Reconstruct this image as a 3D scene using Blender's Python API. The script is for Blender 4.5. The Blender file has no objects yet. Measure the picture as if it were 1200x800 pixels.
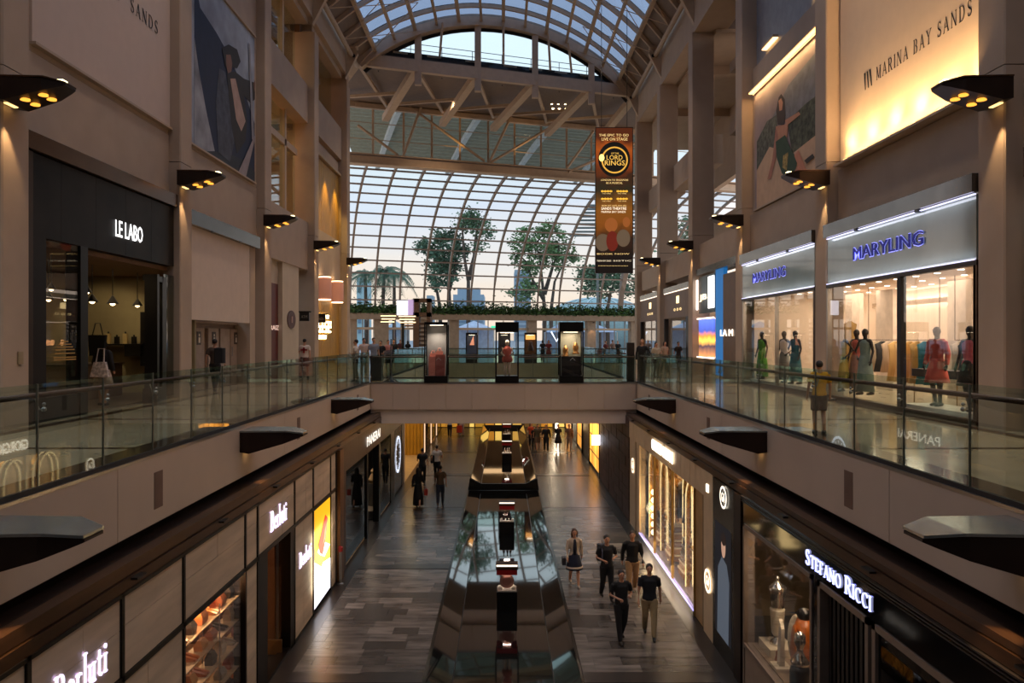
import bpy, math, random
from mathutils import Vector, Matrix, Euler
random.seed(7)
R = random.Random(11)
SC = bpy.context.scene
COL = SC.collection
PI = math.pi

# ---------------------------------------------------------------- camera
cam_data = bpy.data.cameras.new('camera')
cam_data.sensor_width = 36.0
F = 870.0                                   # focal length in pixels of a 1200 px wide frame
cam_data.lens = F / 1200 * 36
cam_data.shift_x = 10 / 1200
cam_data.shift_y = -3 / 1200
cam_data.clip_end = 2000
cam = bpy.data.objects.new('camera', cam_data)
COL.objects.link(cam)
cam.location = (0, 0, 1.75)
cam.rotation_euler = (PI / 2, 0, 0)
SC.camera = cam

# ---------------------------------------------------------------- exposure and world
SC.view_settings.view_transform = 'Standard'
SC.view_settings.look = 'None'
SC.view_settings.gamma = 1
SC.view_settings.use_curve_mapping = False
SC.view_settings.exposure = 0.9
SC.cycles.transparent_max_bounces = 24
SC.cycles.max_bounces = 7
SC.cycles.glossy_bounces = 4
SC.cycles.sample_clamp_indirect = 4
SC.cycles.blur_glossy = 0.5
SC.cycles.caustics_reflective = False
SC.cycles.caustics_refractive = False
W = bpy.data.worlds.new('dusk_sky')
SC.world = W
W.use_nodes = True
nt = W.node_tree
nt.nodes.clear()
tc = nt.nodes.new('ShaderNodeTexCoord')
sx = nt.nodes.new('ShaderNodeSeparateXYZ')
cr = nt.nodes.new('ShaderNodeValToRGB')
bg = nt.nodes.new('ShaderNodeBackground')
wo = nt.nodes.new('ShaderNodeOutputWorld')
nz = nt.nodes.new('ShaderNodeTexNoise')
mpw = nt.nodes.new('ShaderNodeMapping')
mpw.inputs['Scale'].default_value = (1.5, 1.5, 7)
nz.inputs['Scale'].default_value = 2.2
nz.inputs['Detail'].default_value = 5
ad = nt.nodes.new('ShaderNodeMath'); ad.operation = 'MULTIPLY_ADD'
ad.inputs[1].default_value = 0.10
nt.links.new(tc.outputs['Generated'], sx.inputs[0])
nt.links.new(tc.outputs['Generated'], mpw.inputs[0])
nt.links.new(mpw.outputs[0], nz.inputs['Vector'])
nt.links.new(nz.outputs['Fac'], ad.inputs[0])
nt.links.new(sx.outputs['Z'], ad.inputs[2])
nt.links.new(ad.outputs[0], cr.inputs[0])
el = cr.color_ramp.elements
el[0].position = 0.0; el[0].color = (0.46, 0.34, 0.27, 1)
el[1].position = 1.0; el[1].color = (0.38, 0.48, 0.64, 1)
for p, c in ((0.09, (0.50, 0.385, 0.30, 1)), (0.16, (0.46, 0.40, 0.36, 1)), (0.23, (0.37, 0.38, 0.42, 1)), (0.30, (0.40, 0.44, 0.45, 1)), (0.45, (0.40, 0.46, 0.50, 1))):
    e = el.new(p); e.color = c
nt.links.new(cr.outputs[0], bg.inputs[0])
bg.inputs[1].default_value = 1.45
nt.links.new(bg.outputs[0], wo.inputs[0])

LIGHTS = []
def lamp(kind, loc, power, col=(1, .66, .36), size=.3, size_y=None, rot=None, target=None, spot=70, blend=.5, name='lamp_light'):
    d = bpy.data.lights.new(name, kind)
    d.energy = power; d.color = col
    if kind == 'AREA':
        d.shape = 'RECTANGLE'; d.size = size; d.size_y = size_y or size
    elif kind == 'SPOT':
        d.spot_size = math.radians(spot); d.spot_blend = blend; d.shadow_soft_size = size
    else:
        d.shadow_soft_size = size
    o = bpy.data.objects.new(name, d)
    COL.objects.link(o)
    o.location = loc
    if target is not None:
        v = Vector(target) - Vector(loc)
        o.rotation_euler = v.to_track_quat('-Z', 'Y').to_euler()
    elif rot: o.rotation_euler = rot
    return o
# floodlights hung on the roof trusses along the hall (warm, pointing down)
for D in (4, 12, 20, 28, 36, 44):
    for s in (-1, 1):
        lamp('SPOT', (s * 6.5, D, 18.8), 620, (1, .78, .60), .35, target=(s * 2.0, D + 2, -5), spot=96, blend=.8, name='truss_flood')
for t in (-4.2, 1.8):
    lamp('SPOT', (t, 55.5 + .335 * t, 19.3), 500, (1, .70, .45), .3, target=(t, 58, 0), spot=110, name='truss_flood')
# ceiling lights over the lower promenade under the far deck
for D in (57, 62):
    lamp('AREA', (0, D, -1.6), 35, (1, .62, .3), 8, 2, rot=(0, 0, 0), name='deck_downlight')

# ---------------------------------------------------------------- materials
def lin(h):
    h = h.lstrip('#')
    r = []
    for i in (0, 2, 4):
        c = int(h[i:i + 2], 16) / 255
        r.append(c / 12.92 if c <= .04045 else ((c + .055) / 1.055) ** 2.4)
    return (r[0], r[1], r[2], 1)
_m = {}
def mat(h, rough=.7, metal=0, noise=.08, scale=3, bump=0, rnd=0, stretch=None, coat=0, spec=.5):
    key = (spec, h, rough, metal, noise, scale, bump, rnd, stretch, coat)
    if key in _m: return _m[key]
    m = bpy.data.materials.new('surface_' + h.strip('#')); m.use_nodes = True
    t = m.node_tree; b = t.nodes['Principled BSDF']
    b.inputs['Roughness'].default_value = rough; b.inputs['Metallic'].default_value = metal
    b.inputs['Specular IOR Level'].default_value = spec
    b.inputs['Coat Weight'].default_value = coat; b.inputs['Coat Roughness'].default_value = .05
    c = lin(h)
    n = t.nodes.new('ShaderNodeTexNoise'); n.inputs['Scale'].default_value = scale; n.inputs['Detail'].default_value = 4
    co = t.nodes.new('ShaderNodeTexCoord'); mp = t.nodes.new('ShaderNodeMapping')
    if stretch: mp.inputs['Scale'].default_value = stretch
    t.links.new(co.outputs['Object'], mp.inputs[0]); t.links.new(mp.outputs[0], n.inputs['Vector'])
    r = t.nodes.new('ShaderNodeValToRGB')
    k0, k1 = 1 - noise * 1.6, 1 + noise * 1.6
    r.color_ramp.elements[0].position = .3; r.color_ramp.elements[1].position = .7
    r.color_ramp.elements[0].color = (c[0] * k0, c[1] * k0, c[2] * k0, 1)
    r.color_ramp.elements[1].color = (c[0] * k1, c[1] * k1, c[2] * k1, 1)
    t.links.new(n.outputs['Fac'], r.inputs[0])
    out = r.outputs[0]
    if rnd:
        oi = t.nodes.new('ShaderNodeObjectInfo'); mr = t.nodes.new('ShaderNodeMapRange')
        mr.inputs['To Min'].default_value = 1 - rnd; mr.inputs['To Max'].default_value = 1 + rnd
        t.links.new(oi.outputs['Random'], mr.inputs[0])
        vm = t.nodes.new('ShaderNodeVectorMath'); vm.operation = 'SCALE'
        t.links.new(out, vm.inputs[0]); t.links.new(mr.outputs[0], vm.inputs['Scale'])
        out = vm.outputs[0]
    t.links.new(out, b.inputs['Base Color'])
    if bump:
        bp = t.nodes.new('ShaderNodeBump'); bp.inputs['Strength'].default_value = bump; bp.inputs['Distance'].default_value = .02
        t.links.new(n.outputs['Fac'], bp.inputs['Height']); t.links.new(bp.outputs[0], b.inputs['Normal'])
    _m[key] = m
    return m
def emis(h, s=1.0):
    s = s * .62 if s > 1 else s * .75
    key = ('e', h, s)
    if key in _m: return _m[key]
    m = bpy.data.materials.new('glow_' + h.strip('#')); m.use_nodes = True
    b = m.node_tree.nodes['Principled BSDF']
    b.inputs['Base Color'].default_value = lin(h); b.inputs['Emission Color'].default_value = lin(h)
    b.inputs['Emission Strength'].default_value = s; b.inputs['Roughness'].default_value = .6
    _m[key] = m
    return m
def glass(tint, rough=0.0, ior=1.5, name='glass'):
    key = ('g', tint, rough, ior)
    if key in _m: return _m[key]
    m = bpy.data.materials.new(name); m.use_nodes = True
    t = m.node_tree; t.nodes.clear()
    o = t.nodes.new('ShaderNodeOutputMaterial'); mx = t.nodes.new('ShaderNodeMixShader')
    tr = t.nodes.new('ShaderNodeBsdfTransparent'); gl = t.nodes.new('ShaderNodeBsdfGlossy'); fr = t.nodes.new('ShaderNodeFresnel')
    ge = t.nodes.new('ShaderNodeNewGeometry'); io = t.nodes.new('ShaderNodeMapRange')     # same reflectance on both faces of a pane
    io.inputs['To Min'].default_value = ior; io.inputs['To Max'].default_value = 1 / ior
    t.links.new(ge.outputs['Backfacing'], io.inputs['Value']); t.links.new(io.outputs[0], fr.inputs['IOR'])
    tr.inputs[0].default_value = lin(tint); gl.inputs['Roughness'].default_value = rough
    gl.inputs[0].default_value = (1, 1, 1, 1)
    t.links.new(fr.outputs[0], mx.inputs[0]); t.links.new(tr.outputs[0], mx.inputs[1]); t.links.new(gl.outputs[0], mx.inputs[2])
    t.links.new(mx.outputs[0], o.inputs[0])
    _m[key] = m
    return m

PLASTER = mat('#ab9785', .75, noise=.03, scale=1.5)
PLASTER_L = mat('#c0b09a', .75, noise=.03, scale=1.5)
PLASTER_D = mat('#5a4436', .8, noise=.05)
SLABFACE = mat('#bba898', .55, noise=.03, scale=1)
BRONZE = mat('#4d3524', .32, .75, noise=.2, scale=2, stretch=(3, .4, 3))
BRONZE_D = mat('#2a1c14', .4, .5, noise=.2, scale=2)
BLACK = mat('#0b0a0a', .3, 0, noise=.2)
BLACKM = mat('#12100f', .35, .6, noise=.3, scale=2, stretch=(1, 1, .3))
STEEL = mat('#a5a3a0', .3, .9, noise=.05)
STEELP = mat('#b8a28c', .6, 0, noise=.04)
DARKSTEEL = mat('#1c1c20', .6, .2)
UFLOOR = mat('#c2af90', .10, 0, noise=.07, scale=1.2, coat=.3)
UBAND = mat('#4d3b2c', .12, 0, noise=.1, scale=2, coat=.3)
TILE = mat('#544f4b', .27, 0, noise=.3, scale=2.2, bump=.1, rnd=.6, stretch=(.6, 3, 1))
TILE_S_ = mat('#4b4642', .30, 0, noise=.35, scale=1.1, bump=.2, stretch=(.8, 3, 1))
GROUT = mat('#26221f', .5)
BORDER = mat('#2c2826', .28, noise=.15)
MIRRORB = mat('#08090a', .02, 0, noise=.1, coat=1)
RAILWOOD = mat('#5a3526', .35, .1, noise=.15)
GLS = glass('#eaf4f0', name='clear_glass')
GLS_SHOP = glass('#fafafa', name='shop_glass')
GLS_DOME = glass('#dfe9ee', name='facade_glass', ior=1.35)
GLS_VAULT = glass('#8593ad', name='tinted_glass', ior=1.35)
GOLD = mat('#a87c22', .45, .1, noise=.06, scale=2)
WARMW = emis('#ffe2b8', 3.0)

# ---------------------------------------------------------------- geometry helper
ORG = {}
class G:
    def __init__(s): s.v = []; s.f = []
    def box(s, x0, y0, z0, x1, y1, z1):
        if x0 > x1: x0, x1 = x1, x0
        if y0 > y1: y0, y1 = y1, y0
        if z0 > z1: z0, z1 = z1, z0
        n = len(s.v)
        s.v += [(x0, y0, z0), (x1, y0, z0), (x1, y1, z0), (x0, y1, z0), (x0, y0, z1), (x1, y0, z1), (x1, y1, z1), (x0, y1, z1)]
        s.f += [tuple(n + i for i in q) for q in ((0, 3, 2, 1), (4, 5, 6, 7), (0, 1, 5, 4), (1, 2, 6, 5), (2, 3, 7, 6), (3, 0, 4, 7))]
        return s
    def bbox(s, x0, y0, z0, x1, y1, z1, c=.01):     # box with chamfered vertical edges
        if x0 > x1: x0, x1 = x1, x0
        if y0 > y1: y0, y1 = y1, y0
        p = [(x0 + c, y0), (x1 - c, y0), (x1, y0 + c), (x1, y1 - c), (x1 - c, y1), (x0 + c, y1), (x0, y1 - c), (x0, y0 + c)]
        return s.prism([(a, b, z0) for a, b in p], (0, 0, z1 - z0))
    def prism(s, pts, ext):
        n = len(s.v); k = len(pts); e = Vector(ext)
        s.v += [tuple(p) for p in pts] + [tuple(Vector(p) + e) for p in pts]
        s.f.append(tuple(range(n + k - 1, n - 1, -1))); s.f.append(tuple(range(n + k, n + 2 * k)))
        for i in range(k):
            j = (i + 1) % k
            s.f.append((n + i, n + j, n + k + j, n + k + i))
        return s
    def loft(s, rings, cap=True):
        n = len(s.v); k = len(rings[0])
        for r in rings: s.v += [tuple(p) for p in r]
        for a in range(len(rings) - 1):
            for i in range(k):
                j = (i + 1) % k
                s.f.append((n + a * k + i, n + a * k + j, n + (a + 1) * k + j, n + (a + 1) * k + i))
        if cap:
            s.f.append(tuple(range(n + k - 1, n - 1, -1)))
            m = n + (len(rings) - 1) * k
            s.f.append(tuple(range(m, m + k)))
        return s
    def tube(s, pts, rad, n=8, sq=1.0):
        pts = [Vector(p) for p in pts]
        if not isinstance(rad, (list, tuple)): rad = [rad] * len(pts)
        rings = []
        for i, p in enumerate(pts):
            d = (pts[min(i + 1, len(pts) - 1)] - pts[max(i - 1, 0)]).normalized()
            up = Vector((0, 0, 1)) if abs(d.z) < .9 else Vector((0, 1, 0))
            a = d.cross(up).normalized(); b = a.cross(d).normalized()
            if abs(d.z) >= .9: b *= sq
            rings.append([p + a * math.cos(2 * PI * k / n) * rad[i] + b * math.sin(2 * PI * k / n) * rad[i] for k in range(n)])
        return s.loft(rings)
    def beam(s, p, q, w, h=None):
        return s.beams([p, q], w, h)
    def beams(s, pts, w, h=None):
        h = h or w
        pts = [Vector(p) for p in pts]
        rings = []
        for i, p in enumerate(pts):
            d = (pts[min(i + 1, len(pts) - 1)] - pts[max(i - 1, 0)]).normalized()
            up = Vector((0, 0, 1)) if abs(d.z) < .95 else Vector((0, 1, 0))
            a = d.cross(up).normalized() * w / 2; b = a.normalized().cross(d).normalized() * h / 2
            rings.append([p - a - b, p + a - b, p + a + b, p - a + b])
        return s.loft(rings)
    def lathe(s, c, prof, n=16):
        rings = [[(c[0] + r * math.cos(2 * PI * k / n), c[1] + r * math.sin(2 * PI * k / n), c[2] + z) for k in range(n)] for r, z in prof]
        return s.loft(rings)
    def ball(s, c, r, n=10, m=7):
        if not isinstance(r, (tuple, list)): r = (r, r, r)
        rings = []
        for i in range(m + 1):
            t = PI * (i + .02 if i == 0 else i - .02 if i == m else i) / m
            rings.append([(c[0] + r[0] * math.sin(t) * math.cos(2 * PI * k / n), c[1] + r[1] * math.sin(t) * math.sin(2 * PI * k / n), c[2] - r[2] * math.cos(t)) for k in range(n)])
        return s.loft(rings)
    def quad(s, a, b, c, d):
        n = len(s.v); s.v += [tuple(a), tuple(b), tuple(c), tuple(d)]; s.f.append((n, n + 1, n + 2, n + 3)); return s
    def build(s, name, m, parent=None, smooth=False, local=False, **kw):
        me = bpy.data.meshes.new(name)
        o3 = Vector((0, 0, 0))
        if parent is not None and not local: o3 = ORG.get(parent.name, Vector((0, 0, 0)))
        me.from_pydata([tuple(Vector(v) - o3) for v in s.v], [], s.f)
        me.materials.append(m)
        if smooth:
            for p in me.polygons: p.use_smooth = True
        me.update()
        return put(name, me, parent, **kw)
def put(name, me, parent=None, **kw):
    o = bpy.data.objects.new(name, me)
    COL.objects.link(o)
    if parent is not None:
        o.parent = parent
        ORG[o.name] = ORG.get(parent.name, Vector((0, 0, 0)))
    for k, v in kw.items(): o[k] = v
    return o
def thing(name, label, cat, loc=(0, 0, 0), group=None, rz=0):
    o = bpy.data.objects.new(name, None); COL.objects.link(o)
    o.empty_display_size = .1
    o.location = loc; o.rotation_euler = (0, 0, rz)
    ORG[o.name] = Vector(loc)
    o['label'] = label; o['category'] = cat
    if group: o['group'] = group
    return o
def tag(o, label, cat, group=None, kind=None):
    o['label'] = label; o['category'] = cat
    if group: o['group'] = group
    if kind: o['kind'] = kind
    return o
def struct(name, label=None, loc=(0, 0, 0), cat='structure'):
    o = bpy.data.objects.new(name, None); COL.objects.link(o)
    o.location = loc; ORG[o.name] = Vector(loc)
    o['kind'] = 'structure'
    o['label'] = label or name; o['category'] = cat
    return o
def sbuild(g, name, m, label, cat='structure', **kw):
    return g.build(name, m, None, kind='structure', label=label, category=cat, **kw)
def copy_tree(o, parent=None):
    c = o.copy(); COL.objects.link(c); c.parent = parent
    for ch in o.children: copy_tree(ch, c)
    return c
def text_mesh(txt, size=1, depth=.02, shear=0, sx=1.0, bold=0.0, space=1.0):
    cu = bpy.data.curves.new('t', 'FONT'); cu.body = txt; cu.size = size; cu.extrude = depth; cu.offset = bold * .5
    cu.align_x = 'CENTER'; cu.align_y = 'CENTER'; cu.shear = shear; cu.resolution_u = 2; cu.space_character = space
    ob = bpy.data.objects.new('t', cu); COL.objects.link(ob)
    dg = bpy.context.evaluated_depsgraph_get()
    me = bpy.data.meshes.new_from_object(ob.evaluated_get(dg))
    bpy.data.objects.remove(ob); bpy.data.curves.remove(cu)
    for v in me.vertices: v.co.x *= sx
    xs = [v.co.x for v in me.vertices]; ys = [v.co.y for v in me.vertices]
    me['w'] = max(xs) - min(xs); me['h'] = max(ys) - min(ys); me['cx'] = (max(xs) + min(xs)) / 2; me['cy'] = (max(ys) + min(ys)) / 2
    return me
def lettering(txt, side, X, D0, D1, z, h, m, parent, depth=.02, name='lettering', shear=0, bold=0.0, **kw):
    """text on a plane; side 'L' faces +x, 'R' faces -x, 'F' faces the camera (X = depth, D0..D1 = x range)."""
    me = text_mesh(txt, 1, depth, shear, bold=bold)
    w, hh, cx, cy = me['w'], me['h'], me['cx'], me['cy']
    kx = abs(D1 - D0) / w; ky = h / hh
    o3 = ORG.get(parent.name, Vector((0, 0, 0)))
    c = (D0 + D1) / 2
    for v in me.vertices:
        a = (v.co.x - cx) * kx; b = (v.co.y - cy) * ky; d = v.co.z * .4
        if side == 'L': p = Vector((X + d, c + a, z + b))
        elif side == 'R': p = Vector((X - d, c - a, z + b))
        else: p = Vector((c + a, X - d, z + b))
        v.co = p - o3
    me.materials.clear(); me.materials.append(m)
    return put(name, me, parent, **kw)
def px(x, y, D):
    """pixel at a given depth -> world point"""
    return Vector(((x - 590) * D / F, D, 1.75 - (y - 397) * D / F))
def pr(x, X): return F * abs(X) / abs(x - 590)      # depth of a side-wall point seen at column x
def pz(x, y, X):
    D = pr(x, X); return 1.75 - (y - 397) * D / F

# ---------------------------------------------------------------- small serif alphabet drawn with a broad pen
TT, TN = .13, .05
def _glyph(c):
    Q = []
    def line(x0, y0, x1, y1, w):
        d = Vector((x1 - x0, y1 - y0)); n = Vector((-d.y, d.x)).normalized() * w / 2
        if abs(d.y) > abs(d.x): n = Vector((w / 2 * (1 if n.x > 0 else -1), 0))
        Q.append([(x0 - n.x, y0 - n.y), (x0 + n.x, y0 + n.y), (x1 + n.x, y1 + n.y), (x1 - n.x, y1 - n.y)])
    def serif(x, y, w=.3): Q.append([(x - w / 2, y - .022), (x + w / 2, y - .022), (x + w / 2, y + .022), (x - w / 2, y + .022)])
    def stem(x, w=TT, y0=0, y1=1, a=True, b=True):
        line(x, y0, x, y1, w)
        if a: serif(x, y0 + .022, w + .16)
        if b: serif(x, y1 - .022, w + .16)
    def arc(cx, cy, rx, ry, a0, a1, T=TT, t=TN, n=14):
        for i in range(n):
            q = []
            for k, sg in ((i, -1), (i, 1), (i + 1, 1), (i + 1, -1)):
                a = math.radians(a0 + (a1 - a0) * k / n); w = t + (T - t) * abs(math.cos(a))
                q.append((cx + (rx + sg * w / 2) * math.cos(a), cy + (ry + sg * w / 2) * math.sin(a)))
            Q.append(q)
    W_ = .8
    if c == 'M': stem(.13, TN); line(.13, 1, .5, .08, TT); line(.87, 1, .5, .08, TN); stem(.87); W_ = 1.02
    elif c == 'A': line(.1, 0, .45, 1, TN); line(.8, 0, .45, 1, TT); line(.22, .35, .68, .35, TN); serif(.1, .02, .22); serif(.8, .02, .26); W_ = .9
    elif c == 'R': stem(.17); arc(.42, .74, .25, .235, -90, 90); line(.17, .975, .42, .975, TN); line(.17, .5, .42, .5, TN); line(.42, .5, .78, 0, TT); serif(.8, .02, .2); W_ = .86
    elif c == 'P': stem(.17); arc(.42, .72, .26, .255, -90, 90); line(.17, .975, .42, .975, TN); line(.17, .465, .42, .465, TN); W_ = .76
    elif c == 'I': stem(.17); W_ = .36
    elif c == 'N': stem(.12, TN); line(.12, 1, .78, 0, TT); stem(.78, TN); W_ = .92
    elif c == 'B': stem(.17); arc(.4, .755, .22, .22, -90, 90); arc(.42, .27, .27, .245, -90, 90)
    elif c == 'Y': line(.08, 1, .43, .48, TT); line(.8, 1, .43, .48, TN); stem(.43, TT, 0, .5, True, False); serif(.1, .98, .26); serif(.8, .98, .2); W_ = .86
    elif c == 'D': stem(.17); arc(.38, .5, .4, .475, -90, 90); line(.17, .975, .4, .975, TN); line(.17, .025, .4, .025, TN); W_ = .92
    elif c == 'T': stem(.42, TT, 0, .98, True, False); line(.05, .96, .8, .96, TN); line(.06, .8, .06, .98, TN); line(.79, .8, .79, .98, TN); W_ = .84
    elif c == 'E': stem(.17); line(.17, .97, .62, .97, TN); line(.17, .5, .52, .5, TN); line(.17, .03, .64, .03, TN); line(.62, .82, .62, .98, TN); line(.64, .02, .66, .2, TN); W_ = .74
    elif c == 'F': stem(.17); line(.17, .97, .62, .97, TN); line(.17, .5, .52, .5, TN); line(.62, .82, .62, .98, TN); W_ = .7
    elif c == 'L': stem(.17); line(.17, .03, .62, .03, TN); line(.62, .02, .64, .2, TN); W_ = .7
    elif c == 'O': arc(.5, .5, .4, .48, 0, 360, n=26); W_ = 1.0
    elif c == 'G': arc(.5, .5, .4, .48, 50, 330, n=20); line(.84, .08, .84, .42, TT); serif(.8, .42, .28); W_ = 1.0
    elif c == 'C': arc(.5, .5, .4, .48, 50, 310, n=20); line(.78, .74, .78, .95, TN); W_ = .9
    elif c == 'S': arc(.35, .74, .22, .235, 40, 270, TT * .8, TN); arc(.35, .26, .24, .235, -140, 90, TT * .9, TN); line(.24, .58, .46, .42, TT); line(.55, .78, .55, .95, TN); line(.1, .05, .1, .24, TN); W_ = .68
    elif c == 'e': arc(.27, .31, .2, .29, 5, 320, TT * .8, TN, 16); line(.1, .34, .46, .34, TN); W_ = .52
    elif c == 'r': stem(.14, TT * .8, 0, .6); arc(.3, .42, .14, .17, 40, 150, TT * .6, TN * 1.3, 8); W_ = .44
    elif c == 'l': stem(.14, TT * .8, 0, 1.08); W_ = .3
    elif c == 'u': stem(.12, TT * .8, .12, .6, False); stem(.44, TT * .8, 0, .6); arc(.27, .18, .15, .15, 180, 350, TT * .8, TN, 10); W_ = .6
    elif c == 't': line(.17, .1, .17, .85, TT * .8); line(.04, .6, .36, .6, TN); arc(.28, .14, .11, .12, 180, 330, TT * .6, TN, 8); W_ = .42
    elif c == 'i': stem(.14, TT * .8, 0, .6); arc(.14, .84, .04, .04, 0, 360, .09, .09, 8); W_ = .32
    elif c == ' ': W_ = .4
    return Q, W_
def serif_text(txt, side, X, D0, D1, z, h, m, parent, small=None, slant=0, sp=.1, depth=.02, name='lettering'):
    """serif lettering; small = scale of all but the first letter of each word (small capitals)"""
    quads = []; x = 0; first = True
    for ch in txt:
        Q, w = _glyph(ch); k = 1 if (first or not small) else small
        for q in Q: quads.append([(x + a * k + slant * b * k, b * k) for a, b in q])
        x += (w + sp) * k; first = ch == ' '
    W0 = x - sp; g = G(); kx = abs(D1 - D0) / W0
    for q in quads:
        P3 = []
        for a, b in q:
            u, v = a * kx, z - h / 2 + b * h
            if side == 'L': P3.append((X, min(D0, D1) + u, v))
            elif side == 'R': P3.append((X, max(D0, D1) - u, v))
            else: P3.append((min(D0, D1) + u, X, v))
        e = {'L': (depth, 0, 0), 'R': (-depth, 0, 0), 'F': (0, -depth, 0)}[side]
        g.prism(P3, e)
    return g.build(name, m, parent)

# ================================================================= SETTING
XS, XW, XC, XL = 5.3, 9.85, 9.5, 4.88        # slab edge, upper wall, column front, lower shop line
LZ = -5.35                                   # lower floor level
COLD = [-9.11, -1.34, 6.43, 14.2, 21.97, 29.74, 37.51, 45.28, 53.05]
DECK = 53.5
# upper floors (both walkways, far deck, bridge)
for s, nm in ((-1, 'left'), (1, 'right')):
    g = G().box(s * (XS + .02), -12, -.95, s * 17, DECK + 1, 0)
    fl = sbuild(g, 'floor_walkway_' + nm, UFLOOR, 'polished beige stone walkway floor on the %s side' % nm)
    g = G(); 
    g.box(s * 5.36, -12, 0, s * 5.95, DECK, .004)
    g.box(s * 9.1, -12, 0, s * 9.4, DECK, .004)
    for D in COLD:
        for dd in (-2.4, 1.9): g.box(s * 5.95, D + dd, 0, s * 9.1, D + dd + .16, .004)
    g.build('stone_band', UBAND, fl)
    g = G(); g.box(s * (XS - .004), -12, -.045, s * (XS + .12), 29.4, .0)
    g.build('edge_strip', STEEL, fl)
    # slab face made of long plaster panels with thin joints
    edges = [-12, -5.3, 2.5, 10.2, 18.0, 25.8, 29.5, 33.2, 41.3, 49, DECK]
    for a, b in zip(edges, edges[1:]):
        p = G().box(s * XS, a + .008, -1.05, s * (XS + .25), b - .008, -.045).build('slab_panel', SLABFACE, fl)
        if b < 30:
            c = a + 1.2
            q = G().box(s * (XS - .006), c - .14, -.84, s * (XS + .05), c + .14, -.28).build('slot_vent', mat('#6d5448', .7), fl)
    G().box(s * (XS + .27), -12, -1.2, s * 9, DECK, -.96).build('soffit', BRONZE_D, fl)
g = G().box(-17, DECK, -1.15, 24, 80, 0)
fd = sbuild(g, 'floor_far_deck', UFLOOR, 'beige stone floor of the far entrance deck beyond the bridge')
g = G()
for i in range(12):
    G().box(-5.3 + i * .885, DECK - .06, -1.15, -5.3 + (i + 1) * .885 - .012, DECK, -.02).build('fascia_panel', mat('#a89a80', .5, noise=.04), fd)
BD0, BD1 = 29.5, 33.2
br = sbuild(G().box(-XS, BD0 + .03, -.9, XS, BD1, 0), 'floor_bridge', UFLOOR, 'polished stone floor of the bridge crossing the atrium')
xs = [-5.28, -4.4, -3.35, -2.3, -1.25, -.2, .85, 1.9, 2.95, 4.0, 5.28]
for a, b in zip(xs, xs[1:]):
    G().box(a + .006, BD0, -1.05, b - .006, BD0 + .05, -.02).build('fascia_panel', SLABFACE, br)
G().box(-XS, BD0 + .12, -1.62, XS, BD1 - .12, -1.05).build('lower_beam', mat('#d2c0b2', .5, noise=.02), br)
G().box(-XS, BD0 - .01, -.03, XS, BD0 + .1, .03).build('edge_strip', STEEL, br)

# lower floor: individual slate tiles near the camera, the rest joined
lf = sbuild(G().box(-16, -12, LZ - .3, 16, 70, LZ - .012), 'floor_lower', GROUT, 'dark slate tiled floor of the lower promenade')
cands = []
def tile_rows(x0, x1):
    y = 4.0; out = []; row = 0
    while y < 66:
        th = .42
        x = x0; first = True
        while x < x1 - .05:
            w = R.choice([.5, .62, .75, .9, 1.0]) if not first else R.choice([.3, .5, .7])
            first = False
            xe = min(x + w, x1)
            if x1 - xe < .2: xe = x1
            out.append((x, y, xe, y + th)); x = xe
        y += th; row += 1
    return out
tl = tile_rows(-4.5, -1.68) + tile_rows(1.68, 4.5)
def tile_ok(t):
    D = (t[1] + t[3]) / 2
    if D < 14.8: return False
    for b in (15.6, 23.2, 31.0, 38.8, 46.5):
        if abs(D - b) < .25: return False
    return True
tl2 = [t for t in tl if tile_ok(t)]
tl2.sort(key=lambda t: t[1])
near, far_ = tl2[:300], tl2[300:]
for (a, b, c, d) in near:
    h = R.uniform(0, .0035)
    o = G().box(a + .004, b + .004, LZ - .02, c - .004, d - .004, LZ - .003 + h).build('tile', TILE, lf)
g = [G(), G(), G()]
for (a, b, c, d) in far_: g[R.randrange(3)].box(a + .004, b + .004, LZ - .02, c - .004, d - .004, LZ - .003 + R.uniform(0, .0025))
for q in g: q.build('tile_field', TILE, lf, kind='stuff')
g = G()
for b in (15.6, 23.2, 31.0, 38.8, 46.5, 54.3):
    for x0, x1 in ((-4.5, -1.68), (1.68, 4.5)): g.box(x0, b - .24, LZ - .02, x1, b + .24, LZ)
for s in (-1, 1):
    g.box(s * 4.5, 4, LZ - .02, s * 4.9, 66, LZ + .001)
g.build('border_strip', BORDER, lf)
G().box(-9, 36.9, LZ - .02, -4.9, 45.4, LZ + .004).build('lobby_tiles', mat('#b79a70', .3), lf)

# walls and columns
def column(s, D, z0=0, top=17.2):
    nm = 'left' if s < 0 else 'right'
    g = G(); xo = 10.03 if D < 30 else 10.62
    g.bbox(s * XC, D - .12, z0, s * xo, D + .68, 6.95, .03)
    g2 = G().bbox(s * XC, D - .12, 6.97, s * 10.62, D + .68, top, .03)
    c = sbuild(g, 'column_' + nm, PLASTER, 'tall square beige plaster column on the %s side' % nm)
    g2.build('column_shaft', PLASTER, c)
    return c
for D in COLD[:-1]: column(-1, D)
for D in COLD: column(1, D)
wl = sbuild(G().box(-XW, -12, 5.45, -11.2, 29.74, 7.75), 'wall_left', PLASTER, 'beige plaster wall of the left side of the mall')
def wl_box(y0, z0, y1, z1, x0=XW, x1=11.2, m=PLASTER, nm='wall_panel'):
    return G().box(-x0, y0, z0, -x1, y1, z1).build(nm, m, wl)
for i, (a, b) in enumerate(zip(COLD, COLD[1:])):
    if b < 30: wl_box(a + .68, 7.77, b - .12, 17.2, x0=XW + .02)
for a, b in ((29.74, 37.51), (37.51, 45.28)):
    a += .68; b -= .12
    wl_box(a, 5.2, b, 7.6); wl_box(a, 12.6, b, 14.5); wl_box(a, 17.6, b, 19.4)
wl_box(-12, 17.2, 30.2, 19.4, x0=9.6)
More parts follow.
